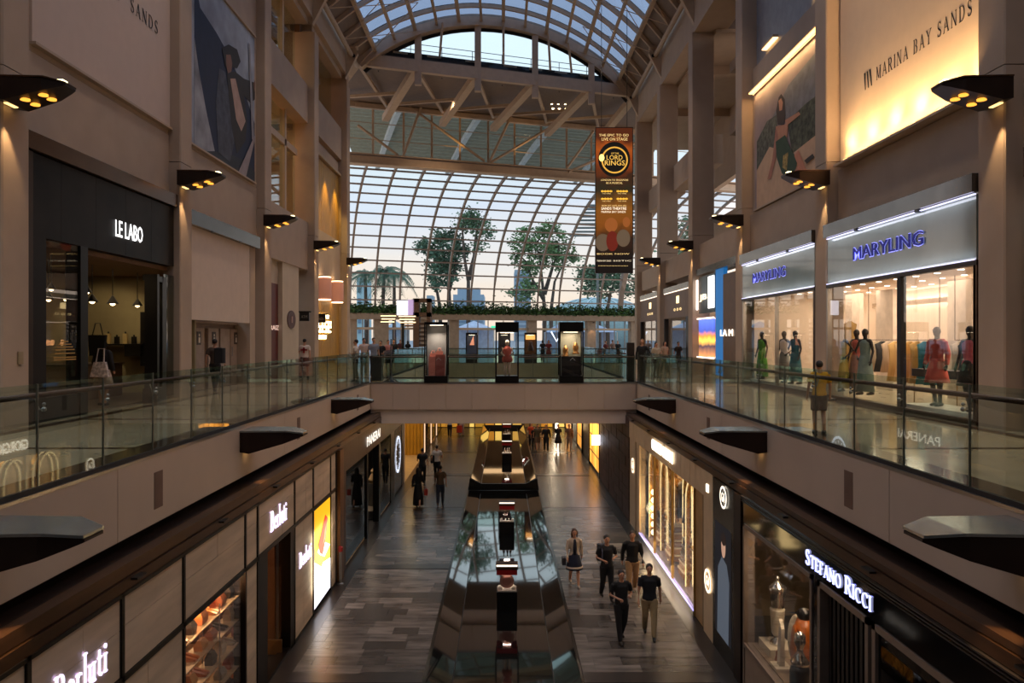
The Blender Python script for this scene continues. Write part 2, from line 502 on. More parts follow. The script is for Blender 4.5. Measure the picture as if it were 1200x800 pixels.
wl_box(30.2, 17.9, 45.7, 19.4, x0=9.6)
# set-back storeys behind the openings on the left
G().box(-15, 29.9, 7.4, -11.2, 45, 7.6).build('gallery_floor', PLASTER_L, wl)
G().box(-15, 29.9, 12.6, -11.2, 45, 14.4).build('gallery_floor', PLASTER_L, wl)
G().box(-15.2, 29.5, 7.6, -15, 52, 19).build('gallery_wall', PLASTER_L, wl)
G().box(-15, 45.5, 0, -9.6, 46, 19).build('end_wall', PLASTER, wl)
G().box(-15, 29.6, 7.4, -10.4, 29.9, 19).build('gallery_wall', PLASTER_L, wl)
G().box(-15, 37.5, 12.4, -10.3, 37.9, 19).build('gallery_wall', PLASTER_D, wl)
for z in (11.6, 17.3):
    G().box(-14.9, 30.3, z, -14.6, 44, z + .15).build('cove_light', emis('#ffb45a', 5), wl)
lamp('AREA', (-12.9, 34, 12.4), 60, (1, .62, .28), 3, 6, rot=(0, 0, 0), name='gallery_ceiling_light')
lamp('AREA', (-12.9, 34, 17.2), 40, (1, .72, .45), 3, 6, rot=(0, 0, 0), name='gallery_ceiling_light')
for z0, z1 in ((7.7, 10.9), (11.2, 12.5), (14.6, 17.6)):
    G().box(-10.4, 30.2, z0, -10.43, 37, z1).build('window_pane', GLS, wl)
G().box(-10.3, 30.2, 10.9, -10.5, 37.1, 11.2).build('transom', STEELP, wl)
G().box(-10.3, 35.0, 7.6, -10.55, 35.25, 12.6).build('mullion', STEELP, wl)
G().box(-10.3, 34.6, 14.5, -10.55, 34.85, 17.9).build('mullion', STEELP, wl)
G().box(-10.4, 38, 14.6, -10.43, 44.8, 17.6).build('window_pane', GLS, wl)

wr = sbuild(G().box(XW, -12, 5.15, 11.2, 29.74, 6.7), 'wall_right', PLASTER, 'beige plaster wall of the right side of the mall')
def wr_box(y0, z0, y1, z1, x0=XW, x1=11.2, m=PLASTER, nm='wall_panel'):
    return G().box(x0, y0, z0, x1, y1, z1).build(nm, m, wr)
for i, (a, b) in enumerate(zip(COLD, COLD[1:])):
    a += .68; b -= .12
    if b < 30:
        wr_box(a, 6.72, b, 12.5, x0=XW + .1); wr_box(a, 12.5, b, 17.2, x0=XW + .25, m=mat('#8c8d93', .5))
    else:
        wr_box(a, 5.15, b, 6.5)
for a, b in ((45.7, 52.6), (37.9, 44.9)):
    wr_box(a, 10.7, b, 12.2, x0=10.3)
wr_box(-12, 17.2, 54, 19.4, x0=9.6)
wr_box(30.1, 12.4, 37.1, 16.9, x0=11.6, x1=12, m=PLASTER_L)
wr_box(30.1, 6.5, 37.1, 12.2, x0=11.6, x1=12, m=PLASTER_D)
wr_box(30.1, 11.9, 37.1, 12.5, x0=11.3, x1=12)
wr_box(30.1, 15.0, 37.1, 15.5, x0=11.3, x1=12)
wr_box(37.9, 8.6, 60, 10.2, x0=15, x1=15.4)
wr_box(37.9, 12.4, 60, 17, x0=15, x1=15.4)
wr_box(29.7, 0, 30.1, 17.2, x0=10.6, x1=17)
wr_box(48, 6.5, 48.5, 13.5, x0=12.5, x1=13.2); 
wr_box(37, 17, 60, 17.2, x0=10.6, x1=16)
for D in (41.4, 49.2): wr_box(D, 16.5, D + .3, 17, x0=10.6, x1=16)
# lower walls behind shopfronts and the hall end
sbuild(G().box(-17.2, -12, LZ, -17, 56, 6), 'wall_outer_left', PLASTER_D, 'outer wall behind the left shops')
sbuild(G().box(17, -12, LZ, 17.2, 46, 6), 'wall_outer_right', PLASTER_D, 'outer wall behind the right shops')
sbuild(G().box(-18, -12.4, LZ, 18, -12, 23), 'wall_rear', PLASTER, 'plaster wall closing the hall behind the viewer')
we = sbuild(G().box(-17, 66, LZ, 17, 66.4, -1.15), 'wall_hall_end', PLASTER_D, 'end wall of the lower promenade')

# lower ceiling recess band above the lower shops (bronze capping seen from above)
for s, nm in ((-1, 'left'), (1, 'right')):
    y1 = 36.6 if s < 0 else 60
    cp = sbuild(G().box(s * (XL + .1), -6, -1.3, s * 9, y1, -1.2), 'trim_canopy_' + nm, BRONZE_D, 'bronze capping strip above the lower shops on the %s side' % nm)
    zf = -1.5 if s < 0 else -1.42
    G().box(s * (XL - .01), -6, zf, s * (XL + .2), y1, zf + .15).build('fascia_board', BRONZE, cp)
    G().box(s * (XL + .02), -6, zf + .16, s * (XL + .2), y1, -1.17).build('fascia_board', BRONZE, cp)
    for D in range(6, 30, 3):
        G().box(s * (XL - .01), D + .7, zf + .1, s * (XL - .10), D + .95, zf + .13).build('access_plate', BLACK, cp)
    G().box(s * 6.3, -6, -1.2, s * 6.4, y1, -1.0).build('recess_back', BLACK, cp)

# ---------------------------------------------------------------- vault roof
KV = .335
def vp(phi, v, r=13.0):
    x = r * math.sin(phi); return Vector((x, v + KV * x, 10.4 + r * math.cos(phi)))
PH = math.radians(40); PE = math.radians(46.4)
NP = 12
vault = sbuild(G().tube([vp(-PE, 50.3, 13.05) + (vp(PE, 50.3, 13.05) - vp(-PE, 50.3, 13.05)) * 0, vp(-PE, 50.2, 13.05)], .05), 'roof_vault', STEELP, 'barrel vaulted glass roof with pale steel arches over the atrium')
def arc(v, r, w, h, p0=-PE, p1=PE, n=28):
    g = G(); pts = [vp(p0 + (p1 - p0) * i / n, v, r) for i in range(n + 1)]
    rings = []
    for i, p in enumerate(pts):
        ph = p0 + (p1 - p0) * i / n
        rad = Vector((math.sin(ph), 0, math.cos(ph))); dv = Vector((0, 1, 0)) * w / 2
        rings.append([p - dv - rad * h / 2, p + dv - rad * h / 2, p + dv + rad * h / 2, p - dv + rad * h / 2])
    return g.loft(rings)
arc(50.3, 12.75, .55, .75).build('end_arch', STEELP, vault)
arc(50.6, 12.3, .12, .25).build('lunette_trim', DARKSTEEL, vault)
v = 48.3
rows = [50.3]
while v > -12:
    rows.append(v)
    if v > 26: arc(v, 12.88, .17, .24).build('roof_arch', STEELP, vault); arc(v + .16, 13.02, .07, .22, -PH, PH).build('glazing_bar', DARKSTEEL, vault)
    v -= 2.0
g = G(); 
for v in rows:
    if v <= 26: g_ = arc(v, 12.85, .2, .38); n = len(g.v); g.v += g_.v; g.f += [tuple(n + i for i in f) for f in g_.f]
g.build('rear_arches', STEELP, vault)
phis = [-PH + 2 * PH * i / NP for i in range(NP + 1)]
for i, ph in enumerate(phis):
    r = 12.72
    G().beam(vp(ph, 50.2, r), vp(ph, -12, r), .16 if i % 2 else .22, .2).build('purlin', STEELP, vault)
for i in range(NP):
    for j in range(len(rows) - 1):
        a, b = phis[i], phis[i + 1]; v0, v1 = rows[j], rows[j + 1]
        if v1 < 36: continue
        G().quad(vp(a, v0), vp(b, v0), vp(b, v1), vp(a, v1)).build('roof_pane', GLS_VAULT, vault)
g = G()
for i in range(NP):
    g.quad(vp(phis[i], 36.3), vp(phis[i + 1], 36.3), vp(phis[i + 1], -12), vp(phis[i], -12))
g.build('rear_glazing', GLS_VAULT, vault, kind='stuff')
ROOFP = mat('#77665a', .6, noise=.05)
for s in (-1, 1):
    for j in range(len(rows) - 1):
        v0, v1 = rows[j], rows[j + 1]
        if v1 < 24 and j % 1 == 0 and v1 >= 23: 
            G().loft([[vp(s * PH, v0, 13), vp(s * PE, v0, 13), vp(s * PE, v0, 13.1), vp(s * PH, v0, 13.1)], [vp(s * PH, -12, 13), vp(s * PE, -12, 13), vp(s * PE, -12, 13.1), vp(s * PH, -12, 13.1)]]).build('eave_panel', ROOFP, vault)
        if v1 < 24: continue
        G().loft([[vp(s * PH, v0 - .02, 13), vp(s * PE, v0 - .02, 13), vp(s * PE, v0 - .02, 13.1), vp(s * PH, v0 - .02, 13.1)], [vp(s * PH, v1 + .02, 13), vp(s * PE, v1 + .02, 13), vp(s * PE, v1 + .02, 13.1), vp(s * PH, v1 + .02, 13.1)]]).build('eave_panel', ROOFP, vault)
    # outer flat roof over the galleries
    G().box(s * 9.6, -12, 19.42, s * 18, 47.5 if s < 0 else 54.5, 19.8).build('flat_roof', ROOFP, vault)
    # eave tube and brackets at the columns
    e1 = 46.9 if s < 0 else 53.0
    G().tube([(s * 9.25, 22, 19.0), (s * 9.25, e1, 19.0)], .14, 10).build('eave_tube', STEELP, vault, smooth=True)
    for D in COLD[4:8 if s < 0 else 9]:
        b = G().prism([(s * 9.62, D - .14, 19.45), (s * 9.0, D - .14, 19.45), (s * 8.85, D - .14, 19.1), (s * 9.62, D - .14, 17.6)], (0, .28, 0)).build('bracket', STEELP, vault)
        G().box(s * 8.9, D - .3, 19.45, s * 9.7, D + .3, 19.55).build('bracket_plate', STEELP, b)
        G().tube([(s * 9.1, D - .2, 18.95), (s * 9.1, D + .2, 18.95)], .1, 10).build('bracket_pin', DARKSTEEL, b)
# diagonal stay cables under the vault
g = G()
for k, v in enumerate(range(30, 50, 4)):
    for s in (-1, 1):
        g.tube([vp(s * PE, v, 12.6), vp(s * .42, v + 4 if v < 46 else 50, 12.5)], .025, 5)
        g.tube([vp(s * PE, v + 4 if v < 46 else 50, 12.6), vp(s * .42, v, 12.5)], .025, 5)
g.build('stay_cables', STEELP, vault)

# ---------------------------------------------------------------- end wall of the atrium: lunette, trussed soffit, glazed truss
def E(x, z, d=0): return Vector((x, 50.3 + KV * x + d, z))
def T(x, z, d=0): return Vector((x, 61.7 + KV * x + d, z))
def Ex(p, zz=None):
    D = 50.3 / (1 - KV * (p - 590) / F); return (p - 590) / F * D
def Tx(p):
    D = 61.7 / (1 - KV * (p - 590) / F); return (p - 590) / F * D
lun = sbuild(G().beam(E(-9.6, 19.65), E(9.6, 19.65), .3, .5), 'window_lunette', STEELP, 'arched lunette window at the end of the vaulted roof')
for p in (490, 560, 627, 693):
    x = Ex(p); zt = 10.4 + math.sqrt(12.5 ** 2 - x * x)
    G().beam(E(x, 18.3), E(x, zt), .42, .35).build('lunette_post', STEELP, lun)
pts = [E(12.2 * math.sin(a), 10.4 + 12.2 * math.cos(a), .2) for a in [math.radians(-38 + 76 * i / 24) for i in range(25)]]
n0 = G(); n0.v = [tuple(p) for p in pts]; n0.f = [tuple(range(25))]
n0.build('lunette_pane', GLS_DOME, lun)
G().beam(E(-8.4, 20.1, .3), E(8.4, 20.1, .3), .12, .7).build('dark_sill', DARKSTEEL, lun)
for p in (460, 500, 545, 590, 620, 650, 680):
    x = Ex(p); G().beam(E(x, 20.35, .25), E(x + .9, 20.35, .25), .08, .12).build('sill_block', STEELP, lun)
for p in (515, 590, 645, 670):
    x = Ex(p); x2 = x * .94; zt = 10.4 + math.sqrt(12.6 ** 2 - x2 * x2)
    G().tube([E(x2, zt, -.6), E(x, 20.35, .1)], .08, 6).build('strut', STEELP, lun)
# railing on the roof terrace outside the lunette
rg = thing('roof_railing', 'thin metal railing on the roof terrace outside the lunette window', 'railing', tuple(E(0, 19.9, 3)))
for z in (22.1, 21.7, 21.3, 20.9): G().tube([E(-9, z, 3), E(9, z, 3)], .025, 5).build('rail', DARKSTEEL, rg)
for i in range(9): G().tube([E(-8.5 + i * 2.1, 19.9, 3), E(-8.5 + i * 2.1, 22.1, 3)], .025, 5).build('post', DARKSTEEL, rg)
# soffit
sf = sbuild(G().loft([[E(-16, 19.9), E(16, 19.9), E(16, 20.0), E(-16, 20.0)], [T(-16, 20.2), T(16, 20.2), T(16, 20.3), T(-16, 20.3)]]), 'ceiling_soffit', ROOFP, 'brown panelled soffit with triangular steel trusses before the glass wall')
xE = [Ex(p) for p in (418, 487, 558, 627, 692, 745)]
xT = [Tx(p) for p in (455, 520, 578, 640, 697, 740)]
G().beam(E(-9.8, 19.3), E(9.8, 19.3), .35, .35).build('chord', STEELP, sf)
G().beam(T(-11.5, 19.9, -.2), T(11, 19.9, -.2), .35, .35).build('chord', STEELP, sf)
xT2 = [Tx(p) for p in (380, 455, 520, 578, 640, 700)]
for i in range(6):
    G().beam(E(xE[i], 19.35), T(xT2[i], 18.7, -1.5), .5, .45).build('main_truss_beam', STEELP, sf)
    if i < 5:
        G().beam(E(xE[i], 19.4), T(xT2[i + 1], 19.9, -.6), .2).build('diagonal_brace', STEELP, sf)
        m1 = (E(xE[i + 1], 19.4) + T(xT2[i + 1], 19.2, -1)) / 2
        G().beam(m1, T(xT2[i], 19.9, -1), .2).build('diagonal_brace', STEELP, sf)
for cx, cy in ((545, 111), (660, 125)):
    t = thing('spotlight_cluster', 'cluster of small round spotlights under the soffit, %s of the two' % ('left' if cx < 600 else 'right'), 'spotlight', tuple(px(cx, cy, 57.0 + KV * (cx - 590) / F * 57)), 'soffit spotlight clusters')
    for dx in (-.85, -.35, .2, .7):
        for dy in (-.3, .3):
            G().ball((t.location.x + dx + dy * .3, t.location.y + dy * 2, t.location.z + .1), .13, 8, 5).build('lamp_head', emis('#ffd9a0', 9), t)
    G().box(t.location.x - 1.1, t.location.y - .1, t.location.z + .25, t.location.x + 1, t.location.y + .1, t.location.z + .35).build('mounting_bar', STEELP, t)
# glazed truss wall
tw = sbuild(G().beam(T(-13, 15.75), T(24, 15.75), .5, .55), 'wall_truss', STEELP, 'steel truss band with diagonals above the curved glass wall')
G().beam(T(-13, 16.15), T(24, 16.15), .9, .08).build('flange', STEELP, tw)
G().beam(T(-13, 15.4), T(24, 15.4), .9, .08).build('flange', STEELP, tw)
G().beam(T(-13, 20.0), T(24, 20.0), .4, .4).build('top_chord', STEELP, tw)
G().quad(T(-17, 16.2, .1), T(24, 16.2, .1), T(24, 20, .1), T(-17, 20, .1)).build('truss_pane', GLS_DOME, tw)
for p in (437, 473, 506, 539, 572, 603, 634, 664, 693, 722, 765):
    x = Tx(p); G().beam(T(x, 16.1, .05), T(x, 20, .05), .16, .12).build('mullion', STEELP, tw)
for z in (17.4, 18.7): G().beam(T(-13, z, .1), T(24, z, .1), .06, .05).build('glazing_rail', STEELP, tw)
for a, ya, b, yb in ((480, 126, 568, 190), (494, 126, 473, 184), (600, 135, 574, 190), (657, 143, 574, 192), (420, 148, 467, 183), (695, 155, 664, 198), (745, 168, 666, 202)):
    xa, xb = Tx(a), Tx(b); Da, Db = 61.7 + KV * xa, 61.7 + KV * xb
    G().tube([T(xa, 1.75 - (ya - 397) * Da / F, -.3), T(xb, 1.75 - (yb - 397) * Db / F, -.3)], .11, 8).build('diagonal', STEELP, tw)
for x0 in (Tx(541), Tx(620)):
    lamp('SPOT', tuple(T(x0, 15.9, -1.2)), 60, (1, .55, .15), .1, target=tuple(T(x0 - .6, 18, -.2)), spot=60, name='truss_uplight')

# ---------------------------------------------------------------- curved glass wall
NV = Vector((-.318, .948, 0)); UV = Vector((.948, .318, 0))
def shell(t, th):
    s = 14 * (1 - math.cos(th)); return Vector((0, 75, 4.2)) + UV * t - NV * s + Vector((0, 0, 11.7 * math.sin(th)))
TH1 = math.acos(1 - 11.7 / 14)
NR = 14
# rows by equal arc length
fine = [TH1 * i / 400 for i in range(401)]
L = [0]
for i in range(400): L.append(L[-1] + (shell(0, fine[i + 1]) - shell(0, fine[i])).length)
ths = []
for k in range(NR + 1):
    tgt = L[-1] * k / NR; i = min(range(401), key=lambda q: abs(L[q] - tgt)); ths.append(fine[i])
gw = sbuild(G().beam(shell(-17, 0), shell(26, 0), .3, .25), 'wall_curved_glass', STEELP, 'huge curved glass wall with steel grid facing the trees')
gw_o = gw
RIBC = mat('#8d8078', .5, .2)
DTR = 2.37
ts = [-12.93 + DTR * i for i in range(15)]
me = None
for i, t in [(i, t) for i, t in enumerate(ts)] + [(-1, ts[0] - DTR * k) for k in (1, 2, 3)]:
    big = (i == 9 + 2)
    if me is None or big:
        g = G(); g.beams([shell(0, TH1 * k / 24) - Vector((0, 75, 4.2)) for k in range(25)], .5 if big else .17, .6 if big else .26)
        m2 = bpy.data.meshes.new('rib'); m2.from_pydata(g.v, [], g.f); m2.materials.append(RIBC)
        if not big: me = m2
    o = put('rib', m2 if big else me, gw); o.location = Vector((0, 75, 4.2)) + UV * t
for k in range(1, NR):
    G().beam(shell(-17, ths[k]) - NV * .12, shell(24, ths[k]) - NV * .12, .13, .13).build('grid_rail', RIBC, gw)
for k in range(NR):
    a, b = ths[k], ths[k + 1]; o0 = shell(0, 0)
    g = G(); e = .09
    g.quad(shell(e, a) - o0, shell(DTR - e, a) - o0, shell(DTR - e, b) - o0, shell(e, b) - o0)
    m3 = bpy.data.meshes.new('glass_pane'); m3.from_pydata([tuple(v) for v in g.v], [], g.f); m3.materials.append(GLS_DOME)
    for t in ts[:-1] + [ts[0] - DTR, ts[0] - 2 * DTR, ts[0] - 3 * DTR]:
        o = put('glass_pane', m3, gw); o.location = o0 + UV * t
# cross cables and small spheres
g = G()
for p0, p1, p2 in (((420, 270), (447, 243), (420, 222)), ((420, 278), (441, 294), (420, 308)), ((650, 262), (627, 250), (668, 235))):
    pass
# planter beam and entrance wall beneath
def P(t, z, d=0): return Vector((0, 75, z)) + UV * t + NV * d
ew = sbuild(G().loft([[P(-18, 3.62, -.6), P(28, 3.62, -.6), P(28, 3.62, .5), P(-18, 3.62, .5)], [P(-18, 4.2, -.6), P(28, 4.2, -.6), P(28, 4.2, .5), P(-18, 4.2, .5)]]), 'wall_entrance', mat('#8f7a66', .6), 'entrance wall with tall windows and stone piers under the curved glass')
def Pt(p): # t of the facade point seen at image column p
    k = (p - 590) / F; return (k * 75) / (UV.x - k * UV.y)
for a, b in ((410, 418), (438, 455), (488, 506), (526, 537), (618, 628), (687, 697), (738, 748), (780, 790)):
    G().loft([[P(Pt(a), 0, -.3), P(Pt(b), 0, -.3), P(Pt(b), 0, .4), P(Pt(a), 0, .4)], [P(Pt(a), 3.62, -.3), P(Pt(b), 3.62, -.3), P(Pt(b), 3.62, .4), P(Pt(a), 3.62, .4)]]).build('stone_pier', mat('#8f7a66', .6), ew)
G().beam(P(-18, 2.75), P(28, 2.75), .15, .22).build('transom', STEELP, ew)
for p in (425, 432, 462, 470, 478, 512, 548, 560, 572, 590, 605, 640, 652, 665, 676, 708, 720, 732, 758):
    G().beam(P(Pt(p), 0), P(Pt(p), 3.6), .09).build('mullion', RIBC, ew)
cols = [418, 438, 455, 488, 506, 526, 537, 572, 618, 628, 655, 687, 697, 720, 738]
for a, b in ((418, 438), (455, 488), (506, 526), (537, 618), (628, 687), (697, 738), (748, 780)):
    for z0, z1 in ((0.02, 2.64), (2.86, 3.6)):
        G().quad(P(Pt(a), z0, .1), P(Pt(b), z0, .1), P(Pt(b), z1, .1), P(Pt(a), z1, .1)).build('window_pane', GLS_DOME, ew)

# ================================================================= OBJECTS
ORD = ['nearest', 'second nearest', 'third nearest', 'fourth nearest', 'fifth nearest', 'sixth nearest']
# ---------------------------------------------------------------- wall lamps (wedge shaped downlights)
def wedge_lamp(s, X, D, z, label, grp, upper):
    t = thing('wall_lamp', label, 'lamp', (s * X, D, z), grp)
    def ring(d, w, zt, zb, c=.0):
        x = -s * d
        return [(s * X + x, D - w, z + zb), (s * X + x, D + w, z + zb), (s * X + x, D + w, z + zt), (s * X + x, D - w, z + zt)]
    body = BRONZE_D if upper else mat('#2b1a12', .45, .4)
    hs = G().loft([ring(0, .38, 0, -.40), ring(.18, .38, 0, -.43), ring(.85, .32, -.01, -.24), ring(1.12, .22, -.03, -.14), ring(1.22, .17, -.07, -.1)]).build('housing', body, t)
    G().loft([ring(0, .4, .03, .0), ring(.9, .34, .03, 0), ring(1.22, .19, -.03, -.06)]).build('top_plate', mat('#8e8f8a', .25, .6) if not upper else BRONZE, t)
    if upper:
        for a, b in ((.45, -.15), (.45, .15), (.78, -.13), (.78, .13)):
            zb = -.43 + (a - .18) / .67 * .19
            G().lathe((s * X - s * a, D + b, z + zb - .025), [(.03, .03), (.085, .03), (.085, 0), (.03, -.004)], 14).build('light_disc', emis('#ffa63c', 1.6), hs)
        G().box(s * X - s * 1.0, D - .08, z + .03, s * X - s * 1.12, D + .08, z + .05).build('uplight_slot', emis('#fff0b0', 4), hs)
    G().box(s * X - s * .06, D - .18, z - .44, s * X - s * .14, D + .12, z - .42).build('downlight_slot', emis('#ffcf80', 2), hs)
    lamp('SPOT', (s * X - s * (.22 if upper else .5), D - .1, z - .52), 60 if upper else 50, (1, .64, .3), .03, target=(s * X + s * (.1 if upper else -.35), D, z - 3.4), spot=52 if upper else 62, blend=.6, name='wall_lamp_beam')
    return t
for s, sd in ((-1, 'left'), (1, 'right')):
    for i, D in enumerate(COLD[3:8]):
        wedge_lamp(s, XC, D, 6.64, 'bronze wedge lamp on the %s wall columns, %s on that side' % (sd, ORD[i]), 'column wedge lamps', True)
    for i, D in enumerate((7.4, 15.3, 23.2)):
        wedge_lamp(s, XS, D, -.13, 'dark wedge lamp on the %s slab face, %s of three' % (sd, ORD[i]), 'slab wedge lamps', False)

# ---------------------------------------------------------------- glass balustrades
def balustrade(s, D0, D1, label, step=1.377):
    X = XS + .03
    t = thing('balustrade', label, 'balustrade', (s * X, D0, 0))
    n = round((D1 - D0) / step)
    for i in range(n):
        a = D0 + (D1 - D0) * i / n; b = D0 + (D1 - D0) * (i + 1) / n
        p = G().box(s * X, a + .008, -.02, s * (X + .018), b - .008, 1.235).build('glass_panel', GLS, t)
        G().box(s * (X - .002), b - .009, -.02, s * (X + .02), b + .009, 1.235).build('panel_joint', mat('#585a50', .3), t)
        br_ = G().tube([(s * (X + .02), a + .16, .93), (s * (X + .09), a + .16, .93), (s * (X + .13), a + .16, 1.06)], .012, 6)
        br_.ball((s * (X + .03), a + .16, .93), .03, 8, 5); br_.ball((s * (X + .03), a + .16, .99), .022, 8, 5)
        br_.build('rail_bracket', STEEL, t)
    G().tube([(s * (X + .13), D0, 1.09), (s * (X + .13), D1, 1.09)], .033, 10).build('handrail', RAILWOOD, t, smooth=True)
    G().box(s * (X - .01), D0, -.06, s * (X + .04), D1, .06).build('base_channel', DARKSTEEL, t)
    return t
balustrade(-1, 1.5, 29.5, 'glass balustrade with brown handrail along the left walkway')
balustrade(1, 1.5, 29.5, 'glass balustrade with brown handrail along the right walkway')
balustrade(-1, 33.2, DECK, 'glass balustrade of the left walkway beyond the bridge', 2.0)
balustrade(1, 33.2, DECK, 'glass balustrade of the right walkway beyond the bridge', 2.0)
def cross_rail(y, z, x0, x1, gaps, label, step=1.4):
    t = thing('balustrade', label, 'balustrade', ((x0 + x1) / 2, y, 0))
    segs = []; a = x0
    for g0, g1 in gaps: segs.append((a, g0)); a = g1
    segs.append((a, x1))
    for a, b in segs:
        n = max(1, round((b - a) / step))
        for i in range(n):
            p, q = a + (b - a) * i / n, a + (b - a) * (i + 1) / n
            G().box(p + .01, y, -.02, q - .01, y + .018, 1.12).build('glass_panel', GLS, t)
            G().box(q - .012, y - .003, -.02, q + .012, y + .022, 1.12).build('panel_joint', mat('#585a50', .3), t)
        G().box(a, y - .015, -.02, b, y + .035, .04).build('base_channel', DARKSTEEL, t)
        G().tube([(a, y + .09, 1.03), (b, y + .09, 1.03)], .033, 8).build('handrail', RAILWOOD, t)
    return t
def bx(p, D): return (p - 590) * D / F
case_px = [(497, 524.5), (580.5, 608), (655.5, 684)]
gaps = [(bx(a, 29.6), bx(b, 29.6)) for a, b in case_px]
cross_rail(29.55, 0, -5.25, 5.25, gaps, 'glass balustrade on the near edge of the bridge between display cases')
cross_rail(33.1, 0, -5.25, 5.25, [], 'glass balustrade on the far edge of the bridge')
far_px = [(546, 559.5), (584, 598), (614.5, 629)]
cross_rail(DECK + .1, 0, -8.2, 9.3, [(bx(a, DECK + .2), bx(b, DECK + .2)) for a, b in far_px], 'glass balustrade along the edge of the far deck', 2.0)

# ---------------------------------------------------------------- display cases on the bridge
CASEB = mat('#0c0b0b', .3, .2)
def tall_case(x0, x1, y, h, label, inner, head=.0):
    t = thing('display_case', label, 'display case', ((x0 + x1) / 2, y, 0), 'tall display cases on the bridge edges')
    dp = .75; w = .05
    G().bbox(x0, y, 0, x1, y + dp, .28).build('plinth', CASEB, t)
    tb = G().bbox(x0, y, h - .1 - head, x1, y + dp, h).build('top_box', CASEB, t)
    for a in (x0, x1 - w):
        for b in (y, y + dp - w): G().box(a, b, .28, a + w, b + w, h - .1 - head).build('post', CASEB, t)
    G().box(x0 + w, y + .01, .28, x1 - w, y + .02, h - .1 - head).build('glass_front', GLS_SHOP, t)
    if inner != 'clear': G().box(x0 + w, y + dp - .06, .28, x1 - w, y + dp - .03, h - .1 - head).build('back_panel', mat(inner, .6), t)
    G().box(x0 + .2, y + .3, h - .125 - head, x1 - .2, y + .45, h - .11 - head).build('light_strip', emis('#ffe8c8', 5), tb)
    return t
y0 = 29.45
for k, ((a, b), col, lab, hd) in enumerate(zip(case_px, ('#77797c', 'clear', '#8b8a78'), ('tall black display case with pink draped plinths, left on the bridge', 'tall black display case with a headless white figure, middle of the bridge', 'tall black display case with two gold busts, right on the bridge'), (0, .3, .28))):
    x0, x1 = bx(a, y0), bx(b, y0)
    tall_case(x0, x1, y0, 2.42, lab, col, hd)
    lamp('AREA', ((x0 + x1) / 2, y0 + .3, 2.0), 9, (1, .8, .6), .3, .3, rot=(0, 0, 0), name='case_light')
x0, x1 = bx(497, y0), bx(524.5, y0); PINK = mat('#d08577', .55)
for i, (xx, zz, rr) in enumerate(((x0 + .32, 1.05, .13), (x0 + .58, 1.12, .15))):
    q = thing('pink_bag', 'small pink rounded handbag on the %s pink plinth in the left display case' % ('lower' if i == 0 else 'taller'), 'handbag', (xx, y0 + .35, zz), 'pink bags in the left case')
    G().loft([[(xx + rr * kx, y0 + .35 + .08 * ky, zz + h_) for kx, ky in ((-1, -1), (1, -1), (1, 1), (-1, 1))] for h_, rr in ((0, rr * .9), (rr * .7, rr), (rr * 1.0, rr * .7))]).build('bag_body', mat('#e09686', .5), q)
    G().tube([(xx - .07, y0 + .35, zz + rr), (xx - .05, y0 + .35, zz + rr * 1.7), (xx + .05, y0 + .35, zz + rr * 1.7), (xx + .07, y0 + .35, zz + rr)], .018, 6).build('bag_handle', mat('#e09686', .5), q)
for i, (a, b, h) in enumerate(((.16, .42, 1.05), (.44, .8, 1.12))):
    tag(G().bbox(x0 + a, y0 + .2, .28, x0 + b, y0 + .5, h).build('plinth', PINK if i == 0 else mat('#9c554c', .6)), 'pink plinth standing in the left display case' if i == 0 else 'darker wine red plinth standing in the left display case', 'plinth')
xm = bx(594.5, y0)
q = thing('dressed_figure', 'small pale figurine in a red and white dress in the middle display case', 'figurine', (xm, y0 + .35, .28))
WH = mat('#d8cdbc', .5)
gg = G()
for sx_ in (-1, 1): gg.tube([(xm + sx_ * .08, y0 + .35, .28), (xm + sx_ * .07, y0 + .35, .62), (xm + sx_ * .09, y0 + .35, .95)], [.035, .05, .07], 8)
gg.build('legs', WH, q, smooth=True)
G().lathe((xm, y0 + .35, .82), [(.2, 0), (.22, .12), (.15, .3), (.19, .5), (.12, .6), (.05, .66)], 14).build('dress', mat('#8e3322', .6), q, smooth=True)
gg = G()
for sx_ in (-1, 1): gg.tube([(xm + sx_ * .17, y0 + .35, 1.4), (xm + sx_ * .24, y0 + .32, 1.18), (xm + sx_ * .12, y0 + .2, 1.08)], [.05, .04, .03], 8)
gg.build('arms', WH, q, smooth=True)
G().ball((xm, y0 + .35, 1.6), (.09, .1, .12)).build('head', WH, q, smooth=True)
x0, x1 = bx(655.5, y0), bx(684, y0)
for i, (dx, w_) in enumerate(((.27, .1), (.68, .11))):
    q = thing('gold_bust', 'gold %s in the right display case' % ('small bust with a pointed top' if i == 0 else 'rounded bust with a flat top'), 'bust', (x0 + dx, y0 + .35, 1.05), 'gold busts in the right case')
    G().lathe((x0 + dx, y0 + .35, 1.05 + .1 * i), [(.15, 0), (.15, .04), (.09, .07), (.11, .2), (.12, .3), (.07, .36), (.02 if i == 0 else .07, .45)], 14).build('bust_body', mat('#b07f42', .35, .5), q, smooth=True)
tag(G().bbox(x0 + .1, y0 + .15, .28, x1 - .1, y0 + .6, 1.05).build('pedestal', mat('#141312', .4)), 'black pedestal inside the right display case', 'pedestal')
# chevron marks on cases
for cx in (bx(514, y0), bx(671, y0)):
    o = G().beams([(cx - .1, y0 - .02, .9), (cx, y0 - .02, 1.0), (cx + .1, y0 - .02, .9)], .02, .02).build('chevron_mark', mat('#a9a9a9', .4)); tag(o, 'thin grey chevron mark on the front of the %s display case' % ('left' if cx < 0 else 'right'), 'mark')
